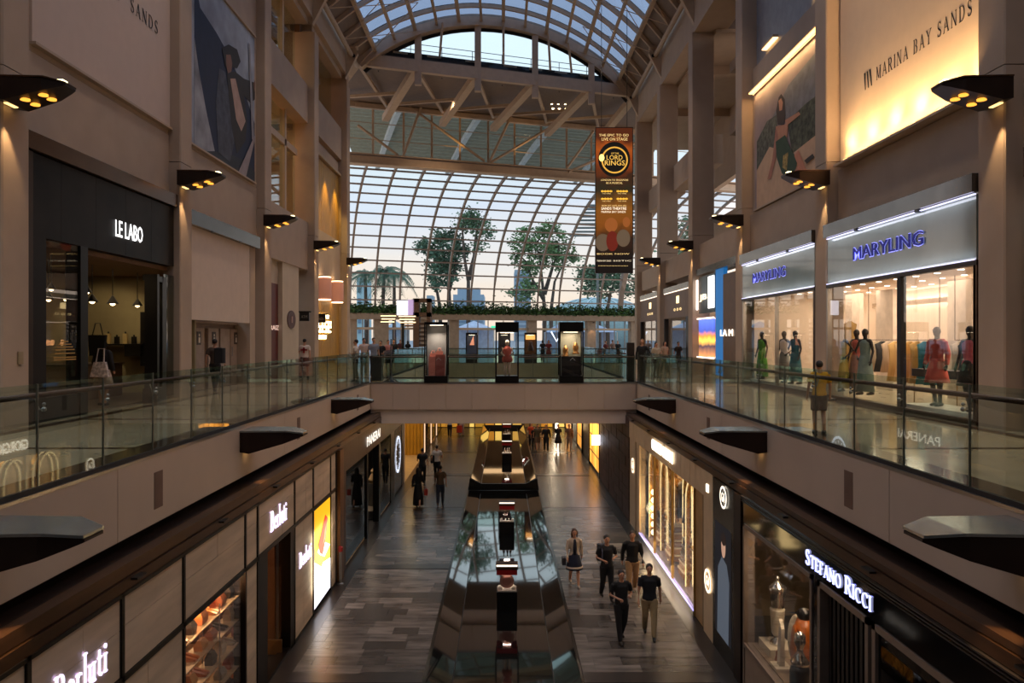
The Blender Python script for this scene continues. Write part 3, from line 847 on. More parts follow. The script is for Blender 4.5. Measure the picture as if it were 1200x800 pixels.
# cases on the far deck
for k, ((a, b), lab, cl) in enumerate(zip(far_px, ('smaller black display case on the far deck with a pink and orange print', 'smaller black display case on the far deck behind the middle bridge case', 'smaller black display case on the far deck with a lit orange interior'), ('#5b6c8c', '#38383c', '#7a5126'))):
    xa, xb = bx(a, DECK + .2), bx(b, DECK + .2)
    t = tall_case(xa, xb, DECK - .02, 2.2, lab, cl, .05)
    if k == 0:
        G().prism([(xa + .25, DECK + .6, 1.3), (xb - .25, DECK + .6, 1.3), (xb - .3, DECK + .6, 2.0), (xa + .5, DECK + .6, 1.9)], (0, .02, 0)).build('print', emis('#c98566', 1), t)
    if k == 2:
        G().box(xa + .1, DECK + .6, 1.7, xb - .1, DECK + .62, 2.05).build('print', emis('#d99a50', 1.5), t)
        G().lathe((bx(622, DECK + .3), DECK + .35, .9), [(.2, 0), (.22, .2), (.12, .45), (.16, .6), (.05, .7)], 12).build('ornament', mat('#3a1414', .5), t, smooth=True)

# ---------------------------------------------------------------- raised mirror trough down the middle of the promenade
def trough(D0, D1, zb, zr, zi, label, skirt):
    t = thing('mirror_trough', label, 'water feature', (0, (D0 + D1) / 2, LZ))
    xo, xi = 1.58, 1.05
    if skirt: xo, xi = 1.5, 1.03
    for s in (-1, 1):
        G().prism([(s * xo, D0, zr), (s * xi, D0, zi), (s * xi, D0, zi - .05), (s * (xo), D0, zr - .05)], (0, D1 - D0, 0)).build('sloped_side', MIRRORB, t)
        G().box(s * xo, D0, LZ, s * (xo + .07), D1, zr + .015).build('rim', mat('#15130f', .2, .4), t)
        G().box(s * (xi - .012), D0, zi - .01, s * (xi + .012), D1, zi + .006).build('seam_strip', BLACK, t)
    G().box(-xi, D0, zi - .06, xi, D1, zi).build('mirror_bed', MIRRORB, t)
    if skirt:
        G().prism([(-1.66, D0 - .12, LZ), (1.66, D0 - .12, LZ), (xo + .07, D0 - .12, zr), (xi, D0 - .12, zi), (-xi, D0 - .12, zi), (-xo - .07, D0 - .12, zr)], (0, .12, 0)).build('end_skirt', mat('#060505', .5), t)
        G().prism([(-1.62, D1 + .01, LZ), (1.62, D1 + .01, LZ), (xo, D1 + .01, zr), (-xo, D1 + .01, zr)], (0, .1, 0)).build('end_skirt', mat('#060505', .5), t)
    else:
        G().box(-xo, D1, LZ, xo, D1 + .1, zr).build('end_board', BLACK, t)
    return t
trough(6, 34.0, LZ, LZ + .16, LZ + .012, 'long black mirrored trough down the near half of the lower promenade', False)
trough(34.7, 56, LZ, LZ + .6, LZ + .36, 'raised black mirrored trough beyond the bridge with a sloping black end', True)
RED = mat('#8f1212', .45)
def pedestal_case(D, zb, k, label):
    w = .27; t = thing('watch_display', label, 'display case', (0, D, zb), 'small display cases along the mirror trough')
    x = bx(594, D)
    G().bbox(x - w, D, zb, x + w, D + .5, zb + .5).build('plinth', CASEB, t)
    G().box(x - w * .92, D + .02, zb + .5, x + w * .92, D + .03, zb + .95).build('glass_front', GLS_SHOP, t)
    for sx_ in (-1, 1): G().box(x + sx_ * w * .92, D + .02, zb + .5, x + sx_ * (w * .92 - .01), D + .46, zb + .95).build('glass_side', GLS_SHOP, t)
    G().box(x - w, D, zb + .95, x + w, D + .5, zb + 1.09).build('red_band', RED, t)
    lettering('Collection', 'F', D - .005, x - .14, x + .14, zb + 1.02, .05, mat('#c79a6a', .4, .5), t, .002, name='band_lettering') if False else None
    G().bbox(x - w - .02, D - .01, zb + 1.09, x + w + .02, D + .52, zb + 1.16).build('cap', mat('#3a2920', .4, .3), t)
    G().box(x - w, D + .05, zb + 1.16, x + w, D + .12, zb + 1.175).build('cap_light', emis('#fff0d8', 2.5), t)
    G().box(x - w * .9, D + .05, zb + .5, x + w * .9, D + .45, zb + .53).build('inner_tray', mat('#d5ccc2', .5), t)
    lamp('AREA', (x, D + .25, zb + .93), 1.6, (1, .85, .7), .2, .2, rot=(0, 0, 0), name='case_light')
    return x
pos = [(19.3, LZ + .012, 'nearest watch case on the trough with a pink round dial display'), (26.7, LZ + .012, 'second watch case on the trough with dark figurines inside'), (40.4, LZ + .36, 'third watch case on the raised trough with two small bottles'), (48.5, LZ + .36, 'farthest watch case on the raised trough with a silver ornament')]
for k, (D, zb, lab) in enumerate(pos):
    x = pedestal_case(D, zb, k, lab)
    if k == 0:
        q = thing('round_display', 'pinkish round disc on a pale stand inside the nearest watch case', 'ornament', (x, D + .2, zb + .53))
        G().prism([(x + .19 * math.cos(a), D + .18, zb + .74 + .19 * math.sin(a)) for a in [PI * 2 * i / 28 for i in range(28)]], (0, .04, 0)).build('disc', mat('#b07f72', .5), q)
        G().prism([(x + .12 * math.cos(a), D + .172, zb + .74 + .12 * math.sin(a)) for a in [PI * 2 * i / 28 for i in range(28)]], (0, .01, 0)).build('inner_disc', mat('#9b665c', .5), q)
        for dx in (-.17, .17):
            G().bbox(x + dx - .05, D + .1, zb + .53, x + dx + .05, D + .3, zb + .6).build('stand', WH, q)
    else:
        for dx in (-.11, .02, .13):
            q = thing('small_ornament', '%s small ornament in the %s' % (('left', 'middle', 'right')[0 if dx < 0 else 1 if dx < .1 else 2], ('', 'second watch case', 'third watch case', 'farthest watch case')[k]), 'ornament', (x + dx, D + .2, zb + .53), 'ornaments in watch cases')
            G().lathe((x + dx, D + .2, zb + .53), [(.04, 0), (.045, .1), (.015, .16), (.02, .22), (.008, .26)], 10).build('ornament_body', (DARKSTEEL, WH, STEEL)[k - 1], q, smooth=True)

# ---------------------------------------------------------------- flat printed panels
def poster(name, side, X, D0, D1, z0, z1, base, shapes, label, cat='banner', frame=None, thick=.06, group=None):
    s = -1 if side == 'L' else 1
    t = thing(name, label, cat, (s * X, (D0 + D1) / 2, z0), group)
    G().box(s * X, D0, z0, s * (X - thick), D1, z1).build('panel', base, t)
    def P_(u, v, d):
        D = D0 + u * (D1 - D0) if side == 'L' else D1 - u * (D1 - D0)
        return (s * (X - thick - d), D, z0 + v * (z1 - z0))
    for i, (m, pts) in enumerate(shapes):
        g = G(); g.prism([P_(min(1, max(0, u)), min(1, max(0, v)), .003 + .003 * i) for u, v in pts], (-s * .002, 0, 0)); g.build('print', m, t)
    if frame:
        for a, b, c, d in ((D0, z0 - .06, D1, z0), (D0, z1, D1, z1 + .06)):
            G().box(s * (X + .02), a, b, s * (X - thick - .08), c, d).build('frame', frame, t)
    return t
def blob(cx, cy, rx, ry, n=18, rot=0):
    return [(cx + rx * math.cos(a) * math.cos(rot) - ry * math.sin(a) * math.sin(rot), cy + rx * math.cos(a) * math.sin(rot) + ry * math.sin(a) * math.cos(rot)) for a in [2 * PI * i / n for i in range(n)]]
def PXL(pts): return [((pr(x, XW) - 22.45) / 6.8, (pz(x, y, XW) - 7.9) / 5.7) for x, y in pts]
def PXR(pts): return [((29.15 - pr(x, XW + .05)) / 6.7, (pz(x, y, XW + .05) - 6.8) / 4.5) for x, y in pts]
BAN = mat('#c3b0a4', .8, noise=.015)
t = poster('wall_banner', 'L', XW + .02, 15.45, 21.84, 7.95, 17.0, BAN, [], 'large plain beige wall banner with dark serif lettering on the left wall', frame=PLASTER)
serif_text('SANDS', 'L', -XW + .05, 19.5, 21.05, 10.55, .36, mat('#221f20', .7), t, depth=.004, sp=.3)
serif_text('MARINA BAY', 'L', -XW + .05, 15.9, 19.0, 10.55, .36, mat('#221f20', .7), t, depth=.004, sp=.3)
BANR = mat('#d2bda6', .75, noise=.015)
t = poster('wall_banner', 'R', XW + .06, 15.15, 21.7, 6.85, 12.3, BANR, [], 'large uplit beige wall banner with dark serif lettering and tulip logo on the right wall', frame=PLASTER)
# right banner text: far (left in picture) to near
INK = mat('#231f20', .7)
zc = 8.74
serif_text('MARINA BAY SANDS', 'R', XW - .004, 15.6, 19.6, zc, .34, INK, t, depth=.004, sp=.3)
for k in range(3):
    D = 20.2 - k * .14
    G().prism([(XW - .006, D + .07, zc + .25), (XW - .006, D - .02, zc + .25), (XW - .006, D - .06 - .03 * (k - 1), zc - .22), (XW - .006, D - .02 - .03 * (k - 1), zc - .22)], (-.004, 0, 0)).build('logo', INK, t)
# picture on the left: man in dark coat before a slanted building
t = poster('wall_banner', 'L', XW + .02, 22.45, 29.25, 7.9, 13.6, mat('#8f97a6', .7, noise=.25, scale=.6), [
    (mat('#1d2740', .7), PXL([(226, -30), (233, 9), (252, 38), (262, 56), (283, 100), (303, 150), (303, 222), (226, 178), (226, 100)])),
    (mat('#8b8d94', .8, noise=.3, scale=1), PXL([(226, 44), (231, 80), (240, 130), (250, 177), (238, 178), (226, 172)])),
    (mat('#2a3038', .7), PXL([(238, 178), (262, 178), (285, 188), (303, 205), (303, 222), (270, 203)])),
    (mat('#474c58', .8, noise=.2), PXL([(255, 80), (262, 84), (268, 120), (274, 160), (268, 190), (254, 178), (251, 120)])),
    (mat('#2c2928', .7), PXL([(264, 84), (274, 84), (284, 92), (300, 100), (303, 122), (292, 121), (284, 112), (288, 140), (286, 165), (276, 180), (270, 150), (266, 110)])),
    (mat('#a78c80', .7), PXL([(268, 92), (274, 92), (280, 118), (286, 142), (281, 154), (275, 140), (271, 112)])),
    (mat('#232021', .7), PXL([(258, 56), (266, 52), (276, 58), (280, 72), (276, 80), (262, 78)])),
    (mat('#7c5a4c', .7), PXL([(263, 64), (268, 64), (270, 74), (269, 84), (265, 86), (263, 76)])),
    (mat('#7c5a4c', .7), PXL([(295, 98), (300, 97), (301, 106), (296, 108)])),
    (mat('#84838a', .7), PXL([(289, 50), (291, 52), (296, 165), (293, 163)])),
    (mat('#95898a', .7), PXL([(277, 206), (301, 160), (303, 166), (286, 211)])),
], 'large picture banner of a person in a dark coat beside a slanted building', frame=PLASTER)
# picture on the right: woman in a green dress on sand
t = poster('wall_banner', 'R', XW + .08, 22.45, 29.15, 6.8, 11.3, mat('#8d7e80', .75, noise=.2, scale=.5), [
    (mat('#6d7078', .8, noise=.15), PXR([(925, 100), (958, 60), (958, 120), (940, 130), (900, 150)])),
    (mat('#50544c', .8, noise=.4, scale=6), PXR([(888, 166), (900, 142), (912, 134), (912, 184), (888, 204)])),
    (mat('#454a3c', .8, noise=.5, scale=6), PXR([(924, 142), (945, 122), (958, 112), (958, 166), (930, 184)])),
    (mat('#c0a084', .7, noise=.05), PXR([(888, 200), (903, 172), (930, 180), (958, 158), (958, 216), (888, 247)])),
    (mat('#2c1d19', .7), PXR([(914, 114), (917, 110), (921, 116), (922, 135), (920, 147), (913, 146), (911, 130)])),
    (mat('#b07d64', .7), PXR([(914, 118), (917, 115), (919, 120), (918, 129), (915, 130)])),
    (mat('#b07d64', .7), PXR([(911, 148), (921, 146), (926, 141), (924, 160), (912, 168)])),
    (mat('#a06a58', .7), PXR([(911, 148), (914, 160), (911, 185), (905, 210), (901, 210), (907, 186)])),
    (mat('#b07d64', .7), PXR([(922, 141), (938, 131), (940, 134), (924, 147)])),
    (mat('#223f2a', .7), PXR([(911, 166), (922, 158), (929, 176), (937, 186), (933, 205), (927, 214), (918, 202), (912, 184)])),
    (mat('#9c8448', .7, noise=.4, scale=9), PXR([(920, 182), (926, 178), (924, 200), (919, 196)])),
    (mat('#bc7c62', .7), PXR([(933, 182), (938, 176), (946, 196), (953, 218), (949, 219), (939, 198)])),
    (mat('#bc7c62', .7), PXR([(927, 212), (935, 213), (942, 200), (937, 194)])),
    (mat('#2b211d', .7), PXR([(945, 188), (955, 180), (957, 184), (948, 192)])),
], 'large picture banner of a woman in a green dress sitting on sand', frame=PLASTER)
# light strips of the right wall
for a, b, z in ((22.45, 29.2, 11.4), (14.9, 20.9, 12.45)):
    t = thing('light_strip', 'long warm linear light above the %s' % ('picture banner of the woman' if a > 20 else 'uplit beige banner'), 'lamp', (XW, (a + b) / 2, z))
    G().box(XW + .05, a, z, XW - .22, b, z + .05).build('housing', STEELP, t)
    G().box(XW - .02, a, z - .04, XW - .2, b, z).build('diffuser', emis('#ffbf6c', 4), t)
    lamp('AREA', (XW - .14, (a + b) / 2, z - .07), 38, (1, .62, .26), .1, b - a, rot=(0, math.radians(-12), 0), name='strip_light')
for i, (a, b) in enumerate(((27.3, 28.5), (23.0, 24.2))):
    t = thing('light_strip', 'short warm light bar on the grey panel, %s one' % ('farther' if i == 0 else 'nearer'), 'lamp', (XW, (a + b) / 2, 13.1), 'short light bars')
    G().box(XW + .3, a, 12.85, XW + .05, b, 12.95).build('housing', STEELP, t)
    G().box(XW + .28, a, 12.82, XW + .07, b, 12.85).build('diffuser', emis('#ffc47a', 4), t)
# uplight trough under the beige banner
t = thing('banner_uplight', 'ledge with warm uplights beneath the beige lettering banner', 'lamp', (XW, 18, 6.75))
G().box(XW + .05, 14.7, 6.72, XW - .3, 21.5, 6.78).build('ledge', PLASTER, t)
lamp('AREA', (XW - .22, 18.1, 6.84), 95, (1, .62, .28), .12, 6.4, rot=(PI, math.radians(-12), 0), name='banner_uplight_strip')
for i in range(6):
    D = 15.2 + i * 1.15
    G().box(XW - .14, D - .12, 6.79, XW - .22, D + .12, 6.83).build('lamp_head', emis('#ffc880', 6), t)
    lamp('SPOT', (XW - .42, D, 6.9), 95, (1, .62, .28), .05, target=(XW + .1, D, 8.9), spot=110, blend=1, name='banner_uplight_beam')
for D in (21.97, 29.74):
    lamp('SPOT', (9.9, D - 1.3, 6.9), 85, (1, .62, .28), .06, target=(9.85, D - .3, 10.5), spot=70, blend=1, name='column_uplight_beam')
# hanging show banner at the right end
BD = 44.0
def B(p): return (p - 590) * BD / F
zt_, zb_ = 1.75 + (397 - 149) * BD / F, 1.75 + (397 - 320) * BD / F
t = thing('hanging_banner', 'tall narrow dark and orange theatre banner hanging before the glass wall', 'banner', (B(719.5), BD, zb_))
x0, x1 = B(697.5), B(742)
G().box(x0, BD, zb_, x1, BD + .12, zt_).build('casing', BLACK, t)
def bp(u, v, d=.0): return (x0 + u * (x1 - x0), BD - .004 - d, zb_ + v * (zt_ - zb_))
def bprint(pts, m, d): G().prism([bp(u, v, d) for u, v in pts], (0, -.003, 0)).build('print', m, t)
def grad_emis(z0, z1, stops, s):
    m = bpy.data.materials.new('printed_gradient'); m.use_nodes = True
    n = m.node_tree; b = n.nodes['Principled BSDF']
    co = n.nodes.new('ShaderNodeTexCoord'); sp = n.nodes.new('ShaderNodeSeparateXYZ'); mr = n.nodes.new('ShaderNodeMapRange'); r = n.nodes.new('ShaderNodeValToRGB')
    mr.inputs['From Min'].default_value = z0; mr.inputs['From Max'].default_value = z1
    nz = n.nodes.new('ShaderNodeTexNoise'); nz.inputs['Scale'].default_value = 1.6; ma = n.nodes.new('ShaderNodeMath'); ma.operation = 'MULTIPLY_ADD'; ma.inputs[1].default_value = .14
    n.links.new(co.outputs['Object'], nz.inputs['Vector'])
    n.links.new(co.outputs['Object'], sp.inputs[0]); n.links.new(sp.outputs['Z'], mr.inputs['Value'])
    n.links.new(nz.outputs['Fac'], ma.inputs[0]); n.links.new(mr.outputs[0], ma.inputs[2]); n.links.new(ma.outputs[0], r.inputs[0])
    e = r.color_ramp.elements
    e[0].position = stops[0][0]; e[0].color = lin(stops[0][1]); e[1].position = stops[-1][0]; e[1].color = lin(stops[-1][1])
    for p, c in stops[1:-1]: q = e.new(p); q.color = lin(c)
    n.links.new(r.outputs[0], b.inputs['Base Color']); n.links.new(r.outputs[0], b.inputs['Emission Color']); b.inputs['Emission Strength'].default_value = s
    return m
hh = zt_ - zb_
bprint([(.02, .005), (.98, .005), (.98, .995), (.02, .995)], grad_emis(0, hh, [(0, '#0a0605'), (.18, '#120a06'), (.3, '#2a1608'), (.42, '#7a4410'), (.52, '#7a4a14'), (.64, '#2a2415'), (.72, '#3a2010'), (.84, '#8a3c10'), (.93, '#a04c16'), (1, '#4e220c')], .5), .0)
bprint(blob(.5, .78, .42, .12, 32), emis('#16120c', .5), .004)
def ring2(cx, cy, rx, ry, w, n=36):
    g = G()
    for i in range(n):
        a, b = 2 * PI * i / n, 2 * PI * (i + 1) / n
        g.quad(bp(cx + rx * math.cos(a), cy + ry * math.sin(a), .01), bp(cx + (rx - w) * math.cos(a), cy + (ry - w * .26) * math.sin(a), .01), bp(cx + (rx - w) * math.cos(b), cy + (ry - w * .26) * math.sin(b), .01), bp(cx + rx * math.cos(b), cy + ry * math.sin(b), .01))
    g.build('gold_ring', emis('#d09a3c', .9), t)
ring2(.51, .775, .35, .092, .04)
bprint(blob(.17, .79, .07, .025), emis('#ffd070', 2), .012)
def bl(txt, u0, u1, v, h, c='#e8c680', s=.9, bold=0): lettering(txt, 'F', BD - .018, x0 + u0 * (x1 - x0), x0 + u1 * (x1 - x0), zb_ + v * hh, h * hh, emis(c, s), t, .002, bold=bold)
bl('THE EPIC TO GO', .1, .88, .945, .017); bl('LIVE ON STAGE', .17, .85, .918, .02)
bl('LORD', .3, .72, .792, .032, '#e0b050'); bl('RINGS', .25, .78, .755, .034, '#e0b050', bold=.01); bl('OF THE', .42, .62, .82, .012, '#e0b050')
bl('LONDON TO SINGAPORE', .15, .87, .638, .012); bl('AS A MUSICAL', .28, .72, .618, .014)
for v in (.565, .513):
    for u in (.15, .56): bl('****', u, u + .3, v - .004, .016, '#ffc040', 1.2, .03); bl('THE TIMES', u + .03, u + .26, v - .02, .007)
bl('FROM OCT UNTIL NOV 2023', .17, .82, .462, .01); bl('SANDS THEATRE', .16, .82, .443, .018, '#f4e6c8', bold=.02); bl('MARINA BAY SANDS', .16, .8, .42, .014, '#f4e6c8')
# plain generic stand-in for the portrait picture: soft warm shapes
bprint(blob(.42, .33, .17, .05), emis('#a05c28', .45), .004); bprint(blob(.2, .21, .2, .06), emis('#6e5c48', .4), .005)
bprint(blob(.45, .22, .16, .07), emis('#641d10', .6), .006); bprint(blob(.74, .24, .18, .06), emis('#6e5c48', .4), .007); bprint(blob(.82, .35, .1, .035), emis('#a05c28', .45), .008)
bl('BOOK NOW', .05, .9, .132, .01); bl('MARINA BAY SANDS', .05, .42, .085, .012, '#d8c8a8'); bl('SISTIC', .47, .95, .085, .01, '#d8c8a8')
bl('.........................', .08, .86, .05, .004); 
G().beam((B(705), BD + .06, zt_), (B(705), BD + .06, 21.9), .03).build('hanger', DARKSTEEL, t)
G().beam((B(735), BD + .06, zt_), (B(735), BD + .06, 21.3), .03).build('hanger', DARKSTEEL, t)

# ================================================================= UPPER SHOPS
def shop_room(nm, s, D0, D1, z0, z1, depth, wallm, ceilm, floorm, X=9.9, pw=60, col=(1, .78, .55), label='shop interior'):
    r = sbuild(G().box(s * (X + depth), D0, z0, s * (X + depth + .15), D1, z1), nm, wallm, label)
    G().box(s * X, D0 - .1, z0, s * (X + depth), D0, z1).build('side_wall', wallm, r)
    G().box(s * X, D1, z0, s * (X + depth), D1 + .1, z1).build('side_wall', wallm, r)
    G().box(s * X, D0, z1, s * (X + depth), D1, z1 + .12).build('shop_ceiling', ceilm, r)
    G().box(s * X, D0, z0 - .02, s * (X + depth), D1, z0 + .02).build('shop_floor', floorm, r)
    n = max(1, round((D1 - D0) / 4.5))
    for i in range(n):
        y = D0 + (i + .5) * (D1 - D0) / n
        lamp('AREA', (s * (X + depth * .45), y, z1 - .06), pw / n, col, depth * .6, (D1 - D0) / n * .7, rot=(0, 0, 0), name='shop_ceiling_light')
    return r
NTH = 'first second third fourth fifth sixth seventh eighth ninth tenth eleventh twelfth'.split()
# --- womenswear shop (right)
CREAM = mat('#d6c6b4', .7, noise=.04, scale=2, stretch=(1, 8, .3))
rm = shop_room('wall_womenswear', 1, 14.92, 29.3, .02, 3.5, 4.8, CREAM, mat('#dac9b8', .6), mat('#b9a48c', .2), pw=210, label='cream back wall of the womenswear shop')
n = 0
for i in range(14):
    for j in range(4):
        D = 15.2 + i * 1.02 + (j % 2) * .4; x = 10.4 + j * 1.1
        if D < 29: G().lathe((x, D, 3.49), [(.02, -.005), (.075, -.006), (.075, .01)], 12).build('downlight', emis('#fff2dc', 5), rm)
G().box(14.45, 15, 3.05, 14.62, 29, 3.12).build('cove_light', emis('#fff0dc', 7), rm)
G().box(14.4, 15, 2.95, 14.45, 29, 3.12).build('cove_edge', CREAM, rm)
for D in (18.6, 20.3, 24.4, 26.7):
    G().box(12.8, D, 0, 12.95, D + 1.1, 3.4).build('partition_screen', mat('#cfc0b4', .6), rm)
lamp('AREA', (14.2, 22, 3.1), 60, (1, .86, .7), .2, 13, rot=(0, math.radians(35), 0), name='cove_light')
FROST = mat('#78847f', .12, 0, noise=.1, scale=.6, coat=.6)
def maryling(D0, D1, txtD0, txtD1, label, doors):
    X = 9.52
    t = thing('shopfront', label, 'shopfront', (X, (D0 + D1) / 2, 0), 'womenswear shopfronts')
    G().box(X - .12, D0, 4.70, X + .3, D1, 5.08).build('top_beam', mat('#6b6660', .12, .8), t)
    for dd in (D0 + 2, D1 - 2): G().box(X - .02, dd, 4.64, X - .1, dd + .12, 4.7).build('sensor', BLACK, t)
    G().box(X, D0 + .05, 3.36, X + .1, D1 - .05, 4.67).build('sign_panel', FROST, t)
    for z in (4.66, 3.34):
        G().box(X - .05, D0 + .05, z, X + .0, D1 - .05, z + .02).build('edge_light', emis('#d8d8ff', 1.4), t)
    for z, rx in ((4.63, 0), (3.4, PI)):
        lamp('AREA', (X - .12, (D0 + D1) / 2, z), 4, (.82, .84, 1), .08, D1 - D0 - .2, rot=(rx, math.radians(-25 if rx == 0 else 25), 0), name='sign_edge_light')
    lettering('MARYLING', 'R', X - .03, txtD0, txtD1, 4.05, .33, emis('#20226c', .5), t, .03, name='lettering')
    lettering('MARYLING', 'R', X - .012, txtD0 + .015, txtD1 + .03, 4.05, .37, emis('#9a9eff', .9), t, .004, name='lettering_glow', bold=.05)
    G().box(X - .03, D0, 3.24, X + .14, D1, 3.35).build('head_frame', BRONZE_D, t)
    G().box(X - .03, D0, 0, X + .2, D1, .12).build('base_frame', BRONZE, t)
    for a, b, thick_ in doors:
        G().box(X + .02, a, .12, X + .035, b, 3.24).build('glass_pane', GLS_SHOP, t)
        G().box(X - .02, b - thick_, .12, X + .12, b, 3.24).build('mullion', DARKSTEEL if thick_ > .1 else STEEL, t)
    G().box(X - .02, D0, .12, X + .12, D0 + .12, 3.24).build('mullion', BRONZE, t)
    return t
def d_(p, X=9.52): return pr(p, X)
maryling(14.9, 21.84, d_(1083), d_(1001), 'womenswear shopfront with long frosted glass sign nearer the viewer', [(14.95, d_(1142), .06), (d_(1142), d_(1052), .16), (d_(997), 21.84, .06)])
maryling(22.67, 29.6, d_(921), d_(883), 'womenswear shopfront with frosted glass sign farther from the viewer', [(22.7, 26.0, .03), (26.0, 29.55, .08)])
tag(G().lathe((9.35, 21.3, 0), [(.17, 0), (.17, .05), (.03, .07)], 12).build('post_base', STEEL), 'small round steel floor plate at the womenswear shop door', 'floor plate')
# clothes rails and garments
def rack(x, D0, D1, label):
    t = thing('clothes_rack', label, 'clothes rack', (x, (D0 + D1) / 2, .02))
    for D in (D0, D1):
        G().tube([(x, D, 3.45), (x, D, 1.72)], .012, 6).build('hanging_rod', mat('#5a4634', .3, .6), t)
    G().tube([(x, D0, 1.72), (x, D1, 1.72)], .014, 6).build('rail', mat('#5a4634', .3, .6), t)
    return t
def garment(x, D, col, L, w, label, grp, z=1.7):
    t = thing('garment', label, 'garment', (x, D, z - L), grp)
    a = w / 2
    prof = [(z - .02, a * .25), (z - .06, a * .5), (z - .12, a), (z - .3, a * .85), (z - L * .55, a * .8), (z - L, a * 1.15)]
    rings = []
    for zz, ww in prof:
        k = 10
        rings.append([(x + ww * math.cos(2 * PI * i / k), D + (.05 + .015 * math.sin(i * 2.6)) * math.sin(2 * PI * i / k), zz) for i in range(k)])
    G().loft(rings).build('cloth', mat(col, .8, noise=.15, scale=9, stretch=(1, 1, .1)), t, smooth=True)
    G().tube([(x - .03, D, z - .03), (x, D, z + .02), (x + .01, D, z + .05)], .006, 5).build('hanger_hook', STEEL, t)
    return t
rack(12.1, 16.2, 19.9, 'wall of hanging clothes behind the coral dressed mannequin'); rack(12.1, 20.6, 24.6, 'clothes rack hung behind the sage dressed mannequin')
cols1 = [('#c9bcae', 'cream'), ('#8e2f33', 'wine red'), ('#b9a9a0', 'pale grey'), ('#a03a3e', 'crimson'), ('#a34a44', 'brick red'), ('#a34a44', 'brick red'), ('#9c3f3c', 'brick red'), ('#a34a44', 'brick red'), ('#d6cabd', 'ivory'), ('#3a4656', 'navy'), ('#cdbfae', 'cream')]
for i, (c, nm) in enumerate(cols1):
    garment(12.1, 16.4 + i * .33, c, 1.0 + .25 * ((i * 7) % 3) / 2, .5, '%s garment, %s from the near end of the rack behind the coral mannequin' % (nm, NTH[i]), 'garments on the near rack')
cols2 = [('#1f6f80', 'teal blue'), ('#1f6f80', 'teal blue'), ('#c59a55', 'golden'), ('#c59a55', 'golden'), ('#d1b890', 'sand'), ('#c8a872', 'ochre'), ('#c0ae9a', 'beige'), ('#2f3238', 'charcoal'), ('#bcae98', 'stone')]
for i, (c, nm) in enumerate(cols2):
    garment(12.1, 20.9 + i * .4, c, 1.25 if i < 6 else 1.0, .5, '%s garment, %s from the near end of the rack behind the sage mannequin' % (nm, NTH[i]), 'garments on the far rack')
for i, (x, D) in enumerate(((11.3, 24.2), (11.6, 24.9))):
    garment(x, D, ('#8c6f3c', '#5b4a2c')[i], 1.9, .45, '%s sequined long dress hanging near the shop pillar' % ('golden' if i == 0 else 'dark bronze'), 'sequined dresses', z=2.35)
t = thing('display_bench', 'low dark bench with thin gold legs behind the shop glass', 'bench', (11.4, 18.9, .02))
G().bbox(11.1, 18.2, .75, 11.7, 20.2, .95).build('top', mat('#23232b', .5), t)
for a in (11.15, 11.65):
    for b in (18.25, 20.15): G().tube([(a, b, .02), (a, b, .75)], .015, 6).build('leg', mat('#a98346', .3, .7), t)
for D0, D1, w in ((14.8, d_(1050), 'near'), (22.6, 29.1, 'far')):
    tag(G().bbox(9.66, D0, .02, 10.5, D1, .2).build('window_plinth', mat('#d5cec2', .4)), 'pale mannequin plinth inside the %s womenswear window' % w, 'plinth')

# --- neighbours further along the right walkway
def simple_front(nm, s, D0, D1, z1, label, m, X=9.72, grp=None):
    t = thing(nm, label, 'shopfront', (s * X, (D0 + D1) / 2, 0), grp)
    return t, X
t, X = simple_front('shopfront', 1, 30.2, 37.1, 5, 'shopfront with tall blue screens and a brown panel on the right walkway', None)
G().box(X - .1, 30.2, 4.9, X + .3, 37.1, 5.2).build('top_beam', mat('#6b6660', .2, .7), t)
G().box(X, 30.2, 0, X + .3, d_(842), 4.6).build('brown_panel', mat('#6a4a30', .5), t)
lettering('LA M', 'R', X - .03, pr(859.5, 9.72), pr(845, 9.72), 2.02, .28, emis('#f4ead8', 3), t, .02)
G().box(X + .02, d_(842), .1, X + .2, d_(833), 4.9).build('blue_screen', emis('#1d5c94', .8), t)
G().box(X + .02, d_(832), 3.0, X + .12, 37.0, 4.8).build('sign_box', mat('#6d7d86', .15, .3), t)
for a, b in ((831.5, 825), (813, 807)):
    G().box(X - .01, d_(a), 3.2, X + .02, d_(b), 4.7).build('light_panel', emis('#f6f0ec', 2.5), t)
lettering('JB', 'R', X - .0, d_(823), d_(815), 3.75, .35, emis('#ffe6b8', 2.5), t, .02)
G().box(X + .3, d_(832), 0.02, X + .32, 37.0, 2.9).build('window_pane', GLS_SHOP, t)
G().box(X + .05, d_(830), .9, X + .12, d_(813), 2.7).build('advert_screen', grad_emis(.9, 2.7, [(0, '#d0884a'), (.35, '#3a2c3c'), (.5, '#ffb84a'), (.62, '#e07a30'), (.75, '#3a4a9a'), (1, '#4a62c0')], 1.2), t)
G().box(X + .02, d_(831), .85, X + .04, d_(812.5), 2.75).build('screen_edge', emis('#ffd8c8', 1.2), t) if False else None
for a, b, z0, z1 in ((831, 812, 2.72, 2.78), (831, 812, .82, .88)):
    G().box(X, d_(a), z0, X + .04, d_(b), z1).build('screen_edge', emis('#ffe0d0', 3), t)
shop_room('wall_gadget_shop', 1, 33.2, 37, .02, 4.6, 3.2, mat('#b0a08c', .6), mat('#b0a08c', .6), mat('#a89878', .3), X=10.3, pw=50, label='inside walls of the shop with the blue screens')
